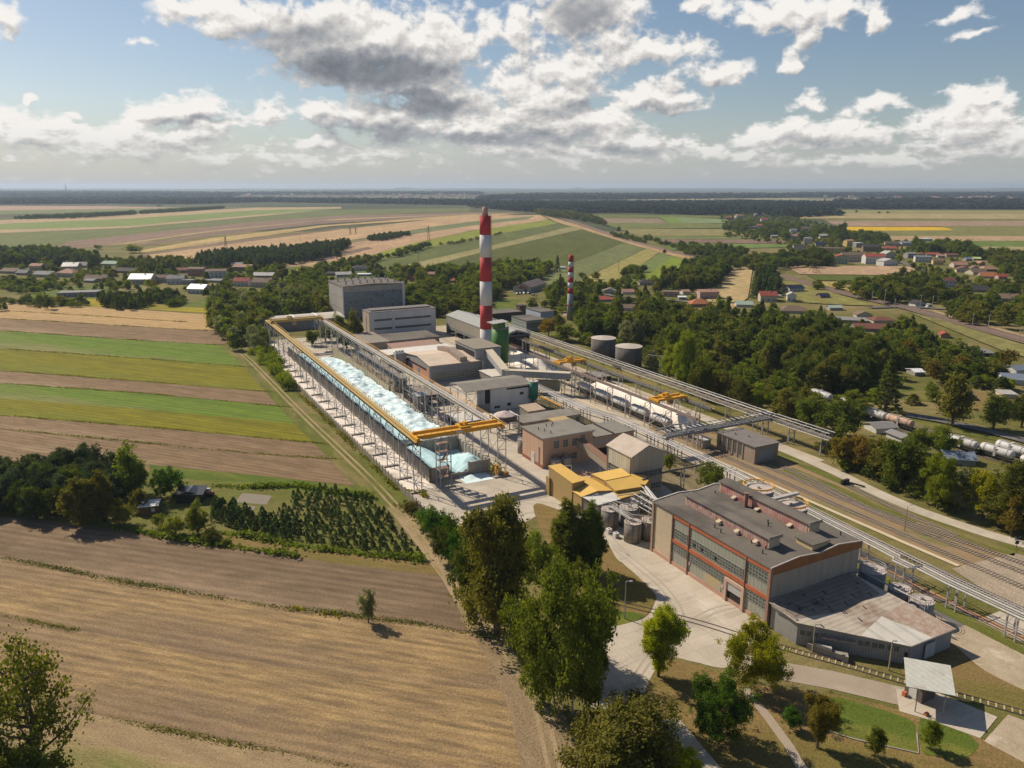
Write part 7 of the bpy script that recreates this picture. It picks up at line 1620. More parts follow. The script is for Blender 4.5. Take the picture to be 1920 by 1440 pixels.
T_(1640, 1418, 1362, 46, 'round', 'mid', 'sparse small tree below the lawn', 1); T_(1744, 1405, 1350, 46, 'round', 'bright', 'sparse small tree on the bright lawn tip', 1)
T_(88, 1535, 1165, 285, 'open', 'mid', 'open branched tree at the bottom left corner', 0); T_(-50, 1580, 1140, 200, 'open', 'mid', 'tree leaning into view at the left edge', 0)
T_(40, 1600, 1385, 260, 'bush', 'dark', 'dark undergrowth bush beneath the bottom left tree', 0)
T_(691, 1168, 1102, 42, 'vase', 'pale', 'lone pale leaved small tree on the field boundary', 1)
for i, (u, v, t, w_) in enumerate(((800, 985, 948, 52), (822, 1012, 950, 66), (846, 1040, 958, 60), (862, 1075, 985, 60), (884, 1105, 1010, 50), (770, 958, 938, 44))):
    T_(u, v, t, w_, 'bush', 'green' if i < 5 else 'olive', ['bright green bush in the row by the fence end, second from top', 'largest bright green bush in the row by the fence end', 'bright green bush touching the tall olive tree', 'green bush in the row under the tall tree', 'lowest green bush of the row by the dirt track', 'greyish low bush at the top of the row by the fence end'][i], 1)
T_(1255, 885, 845, 26, 'round', 'bright', 'small light green tree right of the corrugated tower', 1); T_(1330, 922, 862, 64, 'bush', 'mid', 'spreading green tree just behind the hall roof', 1)
# line along the access road on the right
for u, v, t, w_, s, c, l in ((1255, 715, 640, 44, 'tall', 'bright', 'light green tree behind the white lattice posts'), (1283, 735, 612, 56, 'tall', 'bright', 'tall yellow green tree above the conveyor bridge'), (1222, 698, 650, 34, 'tall', 'pale', 'slim greyish poplar beside the big tanks'),
 (1312, 748, 668, 60, 'round', 'mid', 'green tree behind the conveyor bridge, second after the yellow green one'), (1348, 752, 688, 60, 'round', 'olive', 'olive tree behind the conveyor bridge'), (1388, 770, 698, 56, 'round', 'olive', 'olive tree left of the small bright one'),
 (1420, 772, 714, 48, 'round', 'bright', 'small bright green tree by the conveyor junction'), (1424, 690, 655, 40, 'tall', 'bright', 'bright green sapling before the dark wood'), (1475, 790, 722, 62, 'round', 'olive', 'olive tree above the conveyor junction'), (1515, 805, 735, 66, 'round', 'mid', 'green tree right of the conveyor junction'),
 (1570, 822, 738, 104, 'round', 'dark', 'large dark spreading tree over the siding wagons'), (1600, 780, 728, 60, 'round', 'mid', 'green tree behind the large dark spreading one'), (1578, 876, 808, 62, 'round', 'autumn', 'browning tree by the end of the conveyor branch'), (1612, 882, 806, 66, 'round', 'autumn', 'second browning tree along the concrete road'),
 (1648, 895, 812, 66, 'round', 'olive', 'olive tree along the concrete road'), (1686, 915, 806, 92, 'round', 'mid', 'big green tree overhanging the concrete road'), (1740, 925, 850, 60, 'round', 'mid', 'green tree before the grey warehouse'),
 (1757, 955, 845, 76, 'round', 'bright', 'bright leafy tree in the row by the concrete road'), (1798, 962, 870, 52, 'round', 'pale', 'pale grey green tree in the row by the concrete road'), (1840, 975, 868, 80, 'round', 'yellow', 'bright yellow tree in the row by the concrete road'),
 (1885, 990, 855, 84, 'tall', 'olive', 'tall olive brown tree right of the yellow one'), (1925, 1000, 850, 80, 'tall', 'dark', 'dark tree at the right edge by the road bend'), (1895, 1005, 925, 60, 'round', 'autumn', 'rusty leaved tree low in the dark group'), (1765, 855, 795, 68, 'round', 'mid', 'wide green tree hiding part of the siding'),
 (1862, 805, 735, 64, 'round', 'dark', 'dark rounded tree on the lawn path'), (1785, 800, 690, 66, 'tall', 'olive', 'tall brownish tree in the middle of the lawns'), (1660, 772, 662, 62, 'cone', 'dark', 'tall dark conifer before the allotments'), (1915, 800, 738, 56, 'round', 'dark', 'dark tree at the right edge above the siding'),
 (1720, 850, 800, 50, 'round', 'mid', 'green tree on the grass between road and siding'), (1880, 775, 742, 40, 'round', 'autumn', 'low reddish tree near the kiosk'), (1545, 848, 822, 44, 'bush', 'olive', 'bushy shrub at the foot of the branch conveyor'), (1172, 650, 596, 40, 'tall', 'pale', 'pair of pale poplars behind the big tanks, left'), (1192, 655, 592, 38, 'tall', 'pale', 'pair of pale poplars behind the big tanks, right'),
 (1120, 620, 575, 40, 'round', 'dark', 'dark tree behind the big tanks'), (1098, 612, 572, 30, 'tall', 'pale', 'pale tree right of the slim chimney'), (1047, 622, 584, 30, 'round', 'mid', 'green tree right of the blue block'), (1028, 632, 594, 44, 'round', 'autumn', 'brownish tree in front of the works office'),
 (1060, 640, 606, 56, 'round', 'mid', 'dark green tree at the conveyor bridge'), (1110, 632, 606, 40, 'round', 'yellow', 'yellow leaved tree left of the big tanks'), (1330, 690, 655, 46, 'round', 'olive', 'olive tree in the scrub behind the lattice posts'),
 (610, 640, 605, 36, 'round', 'mid', 'green tree inside the runway bend left of the white building'), (635, 640, 588, 40, 'tall', 'mid', 'green tree in front of the glass hall'), (665, 640, 580, 34, 'tall', 'olive', 'olive tree between glass hall and white building'), (650, 655, 610, 40, 'round', 'dark', 'dark tree left of the white building'),
 (585, 648, 615, 26, 'tall', 'mid', 'slim green tree beneath the far crane')): T_(u, v, t, w_, s, c, l)
# left plot
for u, v, t, w_, s, c, l in ((152, 985, 888, 74, 'tall', 'olive', 'weeping olive tree at the edge of the left pine grove'), (195, 978, 872, 56, 'tall', 'olive', 'second weeping tree at the edge of the pine grove'), (250, 935, 830, 68, 'tall', 'mid', 'tall green tree at the right end of the pine grove'),
 (316, 935, 872, 78, 'bush', 'green', 'dense fresh green tree beside the sheeted shed'), (372, 1002, 938, 44, 'tall', 'mid', 'small tree on a bare trunk at the garden edge'), (330, 1005, 962, 50, 'bush', 'mid', 'grey green bush in the garden grass'), (232, 985, 938, 56, 'bush', 'olive', 'bush beside the brown garden shed'),
 (300, 990, 960, 30, 'bush', 'mid', 'small bush left of the garden grass'), (395, 1015, 985, 44, 'bush', 'olive', 'low bush with yellow flowers by the field edge'), (235, 915, 908, 30, 'bush', 'mid', 'low bush behind the brown shed'), (425, 1022, 1008, 30, 'bush', 'mid', 'tiny dark bush at the lower garden edge'),
 (262, 960, 915, 40, 'round', 'olive', 'loose tree between brown shed and sheeted shed'), (11, 582, 566, 8, 'column', 'dark', 'tiny leaning conifer on the stubble at the left edge'), (3, 583, 566, 20, 'bush', 'mid', 'bush at the left edge of the stubble field'), (236, 578, 566, 8, 'bush', 'dark', 'single small bush on the goldenrod meadow edge'),
 (632, 486, 464, 24, 'round', 'dark', 'lone round tree at the end of the tree belt'), (530, 527, 491, 32, 'round', 'dark', 'dark rounded tree behind the brown roofed cottage'), (569, 525, 498, 30, 'round', 'mid', 'tree right of the dark rounded one by the left village'), (1246, 476, 466, 8, 'round', 'dark', 'single little tree by the railway above the bright field'),
 (1160, 435, 423, 9, 'round', 'dark', 'single tree on the strip fields right of the railway'), (1175, 442, 430, 10, 'round', 'dark', 'single tree by the railway strip fields'), (1606, 399, 394, 6, 'round', 'dark', 'lone tree on the golden field, left'), (1648, 400, 396, 6, 'round', 'dark', 'lone tree on the golden field, middle'),
 (1664, 400, 396, 7, 'round', 'dark', 'lone tree on the golden field, right'), (1045, 510, 478, 14, 'cone', 'dark', 'tall spruce behind the shop on the field corner'), (1050, 570, 512, 24, 'cone', 'dark', 'tall spruce right of the shop car park'), (998, 590, 552, 30, 'bush', 'dark', 'dark round tree before the shop car park'),
 (250, 474, 457, 44, 'bush', 'mid', 'wide tree clump on the ploughed field edge'), (185, 468, 458, 18, 'bush', 'mid', 'small bush group on the ploughed field'), (90, 580, 548, 22, 'bush', 'dark', 'dark rounded bush left among the plum poles'), (78, 572, 545, 26, 'bush', 'bright', 'light green bush by the plum poles'), (155, 568, 547, 26, 'bush', 'dark', 'dark round tree before the long low shed'),
 (50, 568, 550, 24, 'bush', 'mid', 'bush on the hedge line at the left'), (118, 572, 553, 30, 'bush', 'olive', 'olive bush before the long low shed')): T_(u, v, t, w_, s, c, l)
# masses: (polygon px, spacing m, height range, width range, shapes, tints, label, group)
def in_poly(x, y, P):
    c = False; j = len(P) - 1
    for i in range(len(P)):
        if (P[i].y > y) != (P[j].y > y) and x < (P[j].x - P[i].x) * (y - P[i].y) / (P[j].y - P[i].y) + P[i].x: c = not c
        j = i
    return c
def scatter(poly, sp_, world=None):
    P = world or [Vector(q[:2]) for q in px(*poly)]; x0, x1 = min(p.x for p in P), max(p.x for p in P); y0, y1 = min(p.y for p in P), max(p.y for p in P)
    out = []; y = y0; row = 0
    while y < y1:
        x = x0 + (row % 2) * sp_ / 2
        while x < x1:
            qx, qy = x + rnd.uniform(-.42, .42) * sp_, y + rnd.uniform(-.42, .42) * sp_
            if in_poly(qx, qy, P): out.append(Vector((qx, qy, 0)))
            x += sp_
        y += sp_ * .87; row += 1
    return out
UND = lambda poly, lab='tree or bush of the understory in the woods': (poly, 7.5, (3, 6.5), (5, 8), ('bush', 'round'), ('mid', 'olive', 'dark', 'bright'), lab, 'understory of the woods')
HS = []  # keep-out discs around houses, yards and wagons
for o in list(sc.objects):
    if o.parent is None and o.get('category') in ('house', 'shop', 'building', 'office', 'railway wagon', 'shed', 'car', 'tank'):
        pr_ = proj(o.location.x, o.location.y, 0); HS.append((o.location.x, o.location.y, pr_[0], pr_[1], 11 if o.get('category') in ('house', 'shop') else 7))
def blocked(p, h, wd):
    for x, y, _, _, rr in HS:
        dx, dy = p.x - x, p.y - y
        if dx * dx + dy * dy < rr * rr: return True
    return False
def view_block(p, h, tol=1.0):
    """keep the picture's view of the house fronts open: no tall tree right in front of a house base"""
    pu, pv, d = proj(p.x, p.y, 0); _, tv, _ = proj(p.x, p.y, h)
    for x, y, hu, hv_, rr in HS:
        if rr == 11 and abs(pu - hu) < 10 * tol + 900 * 4 / d and hv_ < pv and tv < hv_ - 1.5 and pv - hv_ < 60: return True
    return False
VIL = lambda poly, sp_: (poly, sp_, (3.5, 8.5), (4.5, 8.5), ('round', 'round', 'bush', 'cone', 'tall'), ('mid', 'dark', 'olive', 'mid', 'bright'), 'garden tree or bush among the village houses', 'garden trees among the village houses')
MASS = [
 UND([(1085, 645), (1085, 600), (1350, 600), (1480, 640), (1655, 690), (1650, 755), (1600, 775), (1520, 800), (1440, 770), (1330, 735), (1225, 690)]), UND([(1600, 640), (1760, 655), (1980, 720), (1900, 735), (1760, 722), (1650, 705)]), UND([(757, 590), (757, 520), (905, 515), (905, 600)]), UND([(395, 600), (440, 560), (600, 540), (612, 590), (500, 600), (500, 650), (440, 640)]), UND([(1560, 885), (1640, 830), (1760, 870), (1940, 925), (1980, 1010), (1880, 990), (1760, 955), (1660, 915)]),
 VIL([(-60, 540), (-60, 500), (200, 490), (340, 490), (520, 500), (520, 545), (440, 560), (330, 545), (180, 548)], 11), VIL([(1020, 600), (1020, 540), (1240, 530), (1400, 575), (1600, 600), (1760, 625), (1700, 660), (1420, 620), (1200, 600)], 12),
 VIL([(1480, 500), (1475, 450), (1540, 430), (1620, 450), (1700, 455), (1900, 490), (1960, 530), (1900, 560), (1760, 540), (1700, 495)], 14), VIL([(1360, 445), (1350, 405), (1450, 402), (1560, 425), (1580, 455), (1460, 460)], 19),
 VIL([(1700, 570), (1780, 540), (1960, 550), (2000, 640), (1850, 600)], 14), VIL([(1650, 770), (1640, 700), (1800, 700), (1990, 750), (1990, 800), (1800, 780)], 17), VIL([(560, 530), (560, 515), (760, 500), (770, 520), (700, 530)], 13),
 ([(757, 575), (760, 520), (900, 515), (905, 600), (835, 590), (820, 596), (758, 592)], 9.5, (9, 15), (8, 12), ('round', 'tall'), ('mid', 'mid', 'dark', 'olive'), 'tree in the wood behind glass hall and chimney', 'trees of the wood behind the glass hall'),
 ([(700, 524), (757, 530), (757, 512), (905, 512), (925, 500), (1040, 505), (1010, 530), (940, 545), (900, 575), (830, 560), (757, 560)], 11, (8, 13), (8, 12), ('round', 'tall'), ('mid', 'dark', 'olive', 'bright'), 'tree in the wood behind glass hall and chimney', 'trees of the wood behind the glass hall'),
 ([(395, 615), (400, 575), (440, 560), (530, 545), (615, 548), (616, 588), (500, 596), (500, 655), (470, 675), (432, 652)], 8.5, (8, 14), (7, 11), ('round', 'tall', 'round'), ('mid', 'dark', 'olive', 'mid', 'pale'), 'tree in the wood behind the low white roofed warehouse', 'trees of the wood at the far end of the runway'),
 ([(520, 545), (560, 525), (615, 530), (616, 550), (530, 558)], 10, (8, 13), (8, 11), ('round',), ('mid', 'dark'), 'tree in the wood behind the low white roofed warehouse', 'trees of the wood at the far end of the runway'),
 ([(470, 665), (500, 640), (512, 668), (552, 720), (545, 740), (505, 700)], 5, (3.5, 6.5), (4.5, 6.5), ('bush',), ('bright', 'mid', 'bright'), 'bushy shrub between dirt track and runway fence', 'shrubs between dirt track and runway fence'),
 ([(1090, 640), (1085, 600), (1180, 590), (1300, 592), (1350, 620), (1480, 640), (1480, 700), (1440, 700), (1420, 680), (1330, 690), (1290, 670), (1215, 640)], 7.5, (9, 15), (7.5, 11), ('round', 'tall'), ('dark', 'olive', 'mid', 'dark'), 'tall tree of the dark wood between railway yard and village', 'trees of the dark wood'),
 ([(1480, 640), (1560, 635), (1655, 680), (1650, 740), (1560, 745), (1490, 735), (1430, 705), (1470, 690)], 7.5, (12, 18), (8, 12), ('round', 'tall'), ('dark', 'dark', 'dark', 'olive'), 'tall tree of the dark wood between railway yard and village', 'trees of the dark wood'),
 ([(1600, 660), (1600, 640), (1760, 650), (1920, 690), (1980, 720), (1880, 700), (1840, 720), (1760, 720), (1690, 712), (1650, 700)], 8.5, (6, 12), (7, 11), ('round', 'bush'), ('mid', 'olive', 'dark', 'mid', 'autumn'), 'garden tree in the allotments below the main line', 'trees of the allotments'),
 ([(1440, 770), (1520, 790), (1560, 770), (1480, 740), (1400, 705), (1340, 700), (1260, 690), (1300, 720)], 8.5, (6, 11), (7, 10), ('round', 'bush'), ('mid', 'olive', 'mid'), 'tree between conveyor bridge and dark wood', 'trees behind the conveyor bridge'),
 ([(1280, 535), (1280, 505), (1345, 500), (1370, 505), (1345, 540), (1335, 545)], 9, (10, 16), (8, 11), ('round', 'tall'), ('dark', 'mid'), 'tree of the dense clump left of the stubble field', 'trees beside the stubble field'),
 ([(1240, 545), (1245, 525), (1310, 530), (1308, 548)], 8, (12, 17), (6, 9), ('tall',), ('dark', 'olive'), 'dark poplar behind the flat roofed pink house', 'dark poplars behind the pink house'),
 ([(1414, 560), (1416, 518), (1448, 520), (1464, 548), (1460, 565)], 7.5, (10, 14), (6, 9), ('cone', 'tall'), ('dark', 'pine'), 'dark tree of the square grove right of the stubble field', 'trees of the square grove'),
 ([(1020, 545), (1060, 540), (1200, 575), (1310, 590), (1310, 600), (1190, 600), (1100, 590), (1040, 590)], 12, (7, 12), (7, 10), ('round', 'tall', 'round'), ('dark', 'mid', 'mid', 'olive'), 'garden tree behind the slim chimney', 'garden trees behind the slim chimney'),
 ([(1080, 520), (1240, 525), (1240, 545), (1100, 545)], 20, (5, 9), (6, 10), ('round',), ('mid', 'olive'), 'garden tree at the foot of the strip fields', 'garden trees at the foot of the strip fields'),
 ([(1330, 590), (1400, 585), (1480, 600), (1560, 612), (1600, 640), (1480, 640), (1350, 612)], 10, (6, 12), (6, 9), ('round', 'cone'), ('dark', 'mid', 'dark'), 'garden tree or conifer around the brown roofed bungalows', 'garden trees around the bungalows'),
 ([(1560, 625), (1700, 610), (1740, 640), (1640, 655), (1570, 645)], 11, (6, 11), (6, 9), ('round', 'cone'), ('dark', 'mid', 'olive'), 'garden tree or conifer around the brown roofed bungalows', 'garden trees around the bungalows'),
 ([(1605, 560), (1600, 540), (1640, 535), (1690, 522), (1760, 535), (1790, 560), (1770, 575), (1720, 570), (1650, 572)], 11, (7, 13), (8, 12), ('round', 'round', 'tall'), ('mid', 'olive', 'dark'), 'tree in the grove between brown field and level crossing', 'trees of the grove above the crossing'),
 ([(1780, 605), (1770, 585), (1800, 545), (1870, 540), (1990, 580), (2000, 640), (1900, 622)], 12, (7, 12), (8, 12), ('round',), ('olive', 'mid', 'dark'), 'tree in the gardens above the main line at right', 'trees of the gardens above the main line'),
 ([(1885, 545), (1880, 510), (2000, 520), (2010, 570)], 13, (7, 12), (8, 12), ('round',), ('mid', 'dark', 'olive'), 'tree in the gardens above the main line at right', 'trees of the gardens above the main line'),
 ([(1380, 505), (1375, 490), (1480, 480), (1530, 470), (1560, 480), (1560, 502), (1480, 505), (1450, 515)], 14, (7, 12), (9, 13), ('round',), ('mid', 'dark', 'olive'), 'tree on the green edge left of the apartment blocks', 'trees left of the apartment blocks'),
 ([(1520, 500), (1520, 482), (1560, 480), (1568, 500)], 9, (10, 15), (9, 12), ('round',), ('dark',), 'tall dark tree left of the greenish end block', 'tall dark trees left of the end block'),
 ([(1360, 432), (1380, 418), (1480, 425), (1560, 440), (1580, 452), (1560, 458), (1440, 448), (1400, 440)], 17, (8, 13), (10, 15), ('round', 'tall'), ('dark', 'mid'), 'tree around the far village houses', 'trees around the far village'),
 ([(1560, 452), (1560, 440), (1585, 432), (1580, 455)], 13, (12, 20), (10, 14), ('tall',), ('dark',), 'tree around the far village houses', 'trees around the far village'),
 ([(1592, 450), (1590, 442), (1618, 442), (1664, 448), (1664, 456), (1620, 456)], 13, (9, 13), (10, 14), ('round',), ('dark', 'mid'), 'tree of the little wood behind the yellow house', 'trees of the little wood behind the yellow house'),
 ([(1680, 478), (1690, 460), (1760, 462), (1815, 470), (1840, 488), (1780, 480), (1720, 480)], 14, (11, 17), (10, 15), ('round',), ('dark', 'mid'), 'tall dark tree above the right hand street', 'tall trees above the right hand street'),
 ([(1815, 480), (1930, 478), (2050, 485), (2050, 510), (1900, 505), (1850, 498)], 14, (8, 12), (9, 13), ('round',), ('mid', 'dark', 'olive'), 'tree of the belt at the far right field edge', 'trees of the far right belt'),
 ([(-60, 505), (-60, 478), (0, 475), (120, 480), (185, 492), (175, 506), (60, 500)], 10, (9, 16), (8, 12), ('round', 'tall'), ('dark', 'dark', 'mid', 'pine'), 'tree of the dark wood behind the left village', 'trees of the dark wood behind the left village'),
 ([(105, 478), (120, 470), (155, 478), (175, 490), (140, 490)], 12, (7, 10), (8, 12), ('round',), ('mid', 'dark'), 'tree of the dark wood behind the left village', 'trees of the dark wood behind the left village'),
 ([(180, 520), (185, 500), (232, 495), (290, 490), (345, 488), (350, 510), (290, 512), (245, 508)], 13, (6, 10), (7, 10), ('round',), ('mid', 'dark', 'olive'), 'garden tree among the left village houses', 'garden trees of the left village'),
 ([(275, 525), (278, 500), (345, 495), (345, 525), (300, 522)], 14, (7, 11), (7, 10), ('round', 'cone'), ('dark', 'mid'), 'garden tree among the left village houses', 'garden trees of the left village'),
 ([(375, 505), (370, 490), (420, 482), (520, 476), (640, 462), (655, 462), (645, 472), (600, 487), (500, 505), (430, 505)], 8.5, (10, 14), (6, 8), ('tall', 'column'), ('pine', 'dark', 'pine'), 'poplar like tree of the long belt across the left fields', 'trees of the long belt'),
 ([(685, 452), (700, 446), (765, 438), (768, 442), (720, 452)], 8, (6, 9), (6, 8), ('tall', 'round'), ('dark', 'pine'), 'tree of the short belt on the green strip', 'trees of the short belt'),
 ([(565, 515), (600, 502), (680, 488), (720, 486), (690, 500), (620, 512)], 9, (5, 9), (6, 9), ('round',), ('mid', 'dark', 'olive'), 'tree of the hedge above the new bungalow', 'trees of the hedge above the bungalow'),
 ([(720, 486), (760, 470), (800, 462), (806, 466), (760, 480)], 10, (5, 9), (6, 9), ('round',), ('mid', 'dark'), 'tree of the hedge beside the corn strip', 'trees of the hedge beside the corn strip'),
 ([(806, 462), (900, 447), (940, 438), (940, 441), (860, 458)], 14, (3, 6), (5, 8), ('bush',), ('mid', 'olive'), 'shrub of the dry hedge beside the corn strip', 'shrubs of the dry hedge'),
 ([(185, 578), (186, 560), (232, 562), (325, 555), (340, 560), (240, 584)], 5.5, (6, 9), (4, 6), ('tall', 'cone'), ('dark', 'mid', 'dark'), 'tall hedge tree before the bright white roof', 'hedge trees before the bright white roof'),
 ([(60, 578), (0, 570), (0, 562), (80, 562), (165, 568), (165, 576)], 7, (2.5, 4.5), (5, 7), ('bush',), ('mid', 'olive', 'dark'), 'shrub of the hedge at the stubble edge', 'shrubs at the stubble edge'),
 ([(0, 550), (0, 530), (100, 528), (115, 540), (60, 552)], 8, (4, 6), (5, 8), ('round', 'bush'), ('mid', 'dark', 'bright'), 'garden tree before the left village', 'garden trees before the left village'),
 ([(300, 570), (320, 560), (350, 562), (350, 572), (320, 578)], 5, (3.5, 5), (5, 7), ('bush',), ('dark', 'mid'), 'bush by the bright lawn at the meadow', 'bushes by the bright lawn'),
 ([(385, 560), (400, 548), (440, 545), (440, 560)], 6, (5, 8), (5, 7), ('round',), ('dark', 'mid'), 'garden tree right of the small white house', 'garden trees right of the small white house'),
 ([(-80, 980), (-80, 905), (0, 900), (100, 885), (200, 890), (232, 910), (225, 950), (190, 970), (130, 980), (60, 975), (0, 968)], 4.6, (8, 10.5), (5.5, 8), ('round', 'tall'), ('pine', 'pine', 'dark', 'pine'), 'pine of the dense grove on the left', 'pines of the left grove'),
 ([(20, 412), (60, 408), (140, 405), (255, 399), (255, 403), (140, 410)], 13, (6, 11), (9, 12), ('round',), ('dark',), 'tree of the far hedge on the left fields', 'trees of the far left hedge'),
 ([(262, 402), (262, 398), (360, 392), (420, 389), (420, 391), (350, 397)], 14, (6, 9), (9, 12), ('round',), ('dark',), 'tree of the far hedge on the left fields', 'trees of the far left hedge'),
 ([(1000, 396), (1080, 402), (1130, 416), (1135, 424), (1085, 415), (1010, 403)], 17, (9, 14), (11, 15), ('round',), ('dark', 'dark', 'olive'), 'tree along the railway at the end of the strip fields', 'trees along the far railway'),
 ([(1145, 438), (1180, 445), (1215, 455), (1215, 460), (1150, 445)], 13, (4, 7), (7, 10), ('bush',), ('mid', 'dark'), 'shrub along the railway embankment', 'shrubs along the embankment'),
 ([(1205, 450), (1215, 445), (1240, 455), (1340, 478), (1340, 486), (1260, 466)], 13, (4, 8), (7, 10), ('bush', 'round'), ('mid', 'dark'), 'shrub along the railway embankment', 'shrubs along the embankment'),
 ([(1280, 478), (1275, 462), (1380, 470), (1400, 480), (1380, 492), (1340, 484)], 14, (7, 12), (9, 12), ('round',), ('dark', 'mid'), 'tree of the clump above the embankment', 'trees of the clump above the embankment'),
 ([(1520, 545), (1540, 530), (1600, 532), (1610, 548), (1560, 545)], 15, (4, 7), (7, 10), ('bush', 'round'), ('mid', 'dark', 'olive'), 'shrub on the rough slope below the brown field', 'shrubs on the rough slope'),
 ([(1165, 520), (1180, 510), (1212, 510), (1208, 522)], 9, (6, 10), (6, 9), ('round', 'tall'), ('dark', 'mid'), 'tree of the small clump in the strip fields', 'trees of the small clump in the strip fields'),
 ([(905, 600), (905, 585), (960, 540), (940, 530), (925, 545), (905, 560)], 9, (8, 12), (8, 11), ('round',), ('mid', 'dark'), 'tree in the wood behind glass hall and chimney', 'trees of the wood behind the glass hall'),
 ([(1440, 722), (1640, 735), (1660, 760), (1600, 770), (1500, 745)], 14, (7, 12), (8, 12), ('round',), ('dark', 'mid'), 'tree along the left end of the wagon siding', 'trees along the wagon siding'),
 ([(1800, 745), (1830, 705), (1860, 715), (1990, 740), (1990, 760), (1900, 735)], 13, (5, 9), (7, 10), ('round', 'cone'), ('dark', 'mid'), 'garden tree around the white house at the right edge', 'garden trees at the right edge'),
]
for poly, sp_, hr, wr, shp, tin, lab, grp in MASS:
    for p in scatter(poly, sp_):
        h, wd = rnd.uniform(*hr), rnd.uniform(*wr)
        if blocked(p, h, wd) or view_block(p, h): continue
        k = depth(*proj(p.x, p.y, 0)[:2]) / FPX; TREES.append((h / k, p, h, wd, rnd.choice(shp), rnd.choice(tin), lab, grp, 1 if h / k > 52 else (2 if h / k > 16 else 3), 'shrub' if 'shrub' in lab else 'tree', 'shrub' if ('shrub' in lab or 'bush' in lab.split()[0]) else 'tree'))
TREES.sort(key=lambda t: (t[7] is not None, -t[0]))
n_ind = 0; REST = []
for t in TREES:
    if t[7] is None or n_ind < 300:
        add_tree(t[1], t[2], t[3], t[4], t[5], t[6], t[7], t[8], t[9], t[10]); n_ind += 1
    else: REST.append(t)
# the remaining hundreds of trees, as one mass per tint under one object
def mass_mesh(name, items, mat, lod=3):
    arr = []
    for (_, p, h, wd, shape, tint, *_r) in items:
        l_ = lod if _r[2] >= 3 or lod == 3 else 2
        cm, tm, Rr, V = proto(shape, l_, rnd.randrange(3)); a = rnd.uniform(0, 6.28); s = wd / (2 * Rr)
        M_ = np.array([[math.cos(a) * s, -math.sin(a) * s, 0], [math.sin(a) * s, math.cos(a) * s, 0], [0, 0, h / 12.0]])
        arr.append(V @ M_.T + np.array([p.x, p.y, 0]))
    return quads_mesh(name, np.concatenate(arr), mat)
by = {}
for t in REST: by.setdefault(t[5], []).append(t)
wd_root = bpy.data.objects.new('woodland', None); COL.objects.link(wd_root); tag(wd_root, 'the many smaller trees filling woods, gardens and hedges around the village', 'woodland', None, 'stuff')
for k_, it in by.items():
    o = bpy.data.objects.new('woodland_' + {'mid': 'green', 'pine': 'pines'}.get(k_, k_), mass_mesh('woodland', it, LM[k_], 2)); COL.objects.link(o); o.parent = wd_root; o['kind'] = 'stuff'
# far forests: canopies as rough clumps
FMAT = leafmat('leaf_far_forest', (.020, .031, .016), (.042, .055, .024), .1)
def forest(polys, sp_, h, wd, label):
    arr = []; rg = np.random.default_rng(5)
    base = [leaf_cloud(rg, 9, 3, 1.0, .55, .05, .13, .26, 'round', .3) for _ in range(5)]
    for poly in polys:
        for p in scatter(poly, sp_):
            a = rnd.uniform(0, 6.28); hh = h * rnd.uniform(.65, 1.25); w_ = wd * rnd.uniform(.8, 1.3)
            M_ = np.array([[math.cos(a) * w_, -math.sin(a) * w_, 0], [math.sin(a) * w_, math.cos(a) * w_, 0], [0, 0, hh]]); arr.append(base[rnd.randrange(5)] @ M_.T + np.array([p.x, p.y, 0]))
    o = bpy.data.objects.new('forest', quads_mesh('forest', np.concatenate(arr), FMAT)); COL.objects.link(o); tag(o, label, 'forest', None, 'stuff'); return len(arr)
nf = forest([[(-200, 385), (-200, 374), (220, 372), (520, 374), (900, 377), (900, 385), (700, 382), (500, 379), (340, 383), (200, 382)], [(880, 388), (900, 380), (1100, 381), (1290, 380), (1400, 379), (1400, 400), (1340, 404), (1180, 399), (1090, 400), (1000, 398), (930, 393)],
 [(1400, 379), (1560, 382), (1560, 400), (1580, 404), (1500, 408), (1400, 404)], [(1530, 390), (1560, 383), (1660, 383), (1660, 393)], [(1640, 392), (1680, 388), (2100, 387), (2100, 393)]], 21, 13, 20, 'dark broad forest band in the middle distance')
nf += forest([[(-200, 369), (-200, 360), (300, 361), (440, 364), (440, 369)], [(440, 363), (900, 362), (900, 365), (440, 366)], [(900, 371), (1000, 366), (1250, 366), (1500, 366), (1500, 371), (1200, 374), (900, 375)], [(1480, 370), (1500, 364), (2100, 363), (2100, 371)], [(1560, 380), (1700, 377), (2100, 379), (2100, 384), (1700, 383)]], 52, 20, 58, 'faint far forest bands towards the horizon')
print('trees', len(TREES), 'individual', n_ind, 'rest', len(REST), 'forest', nf)
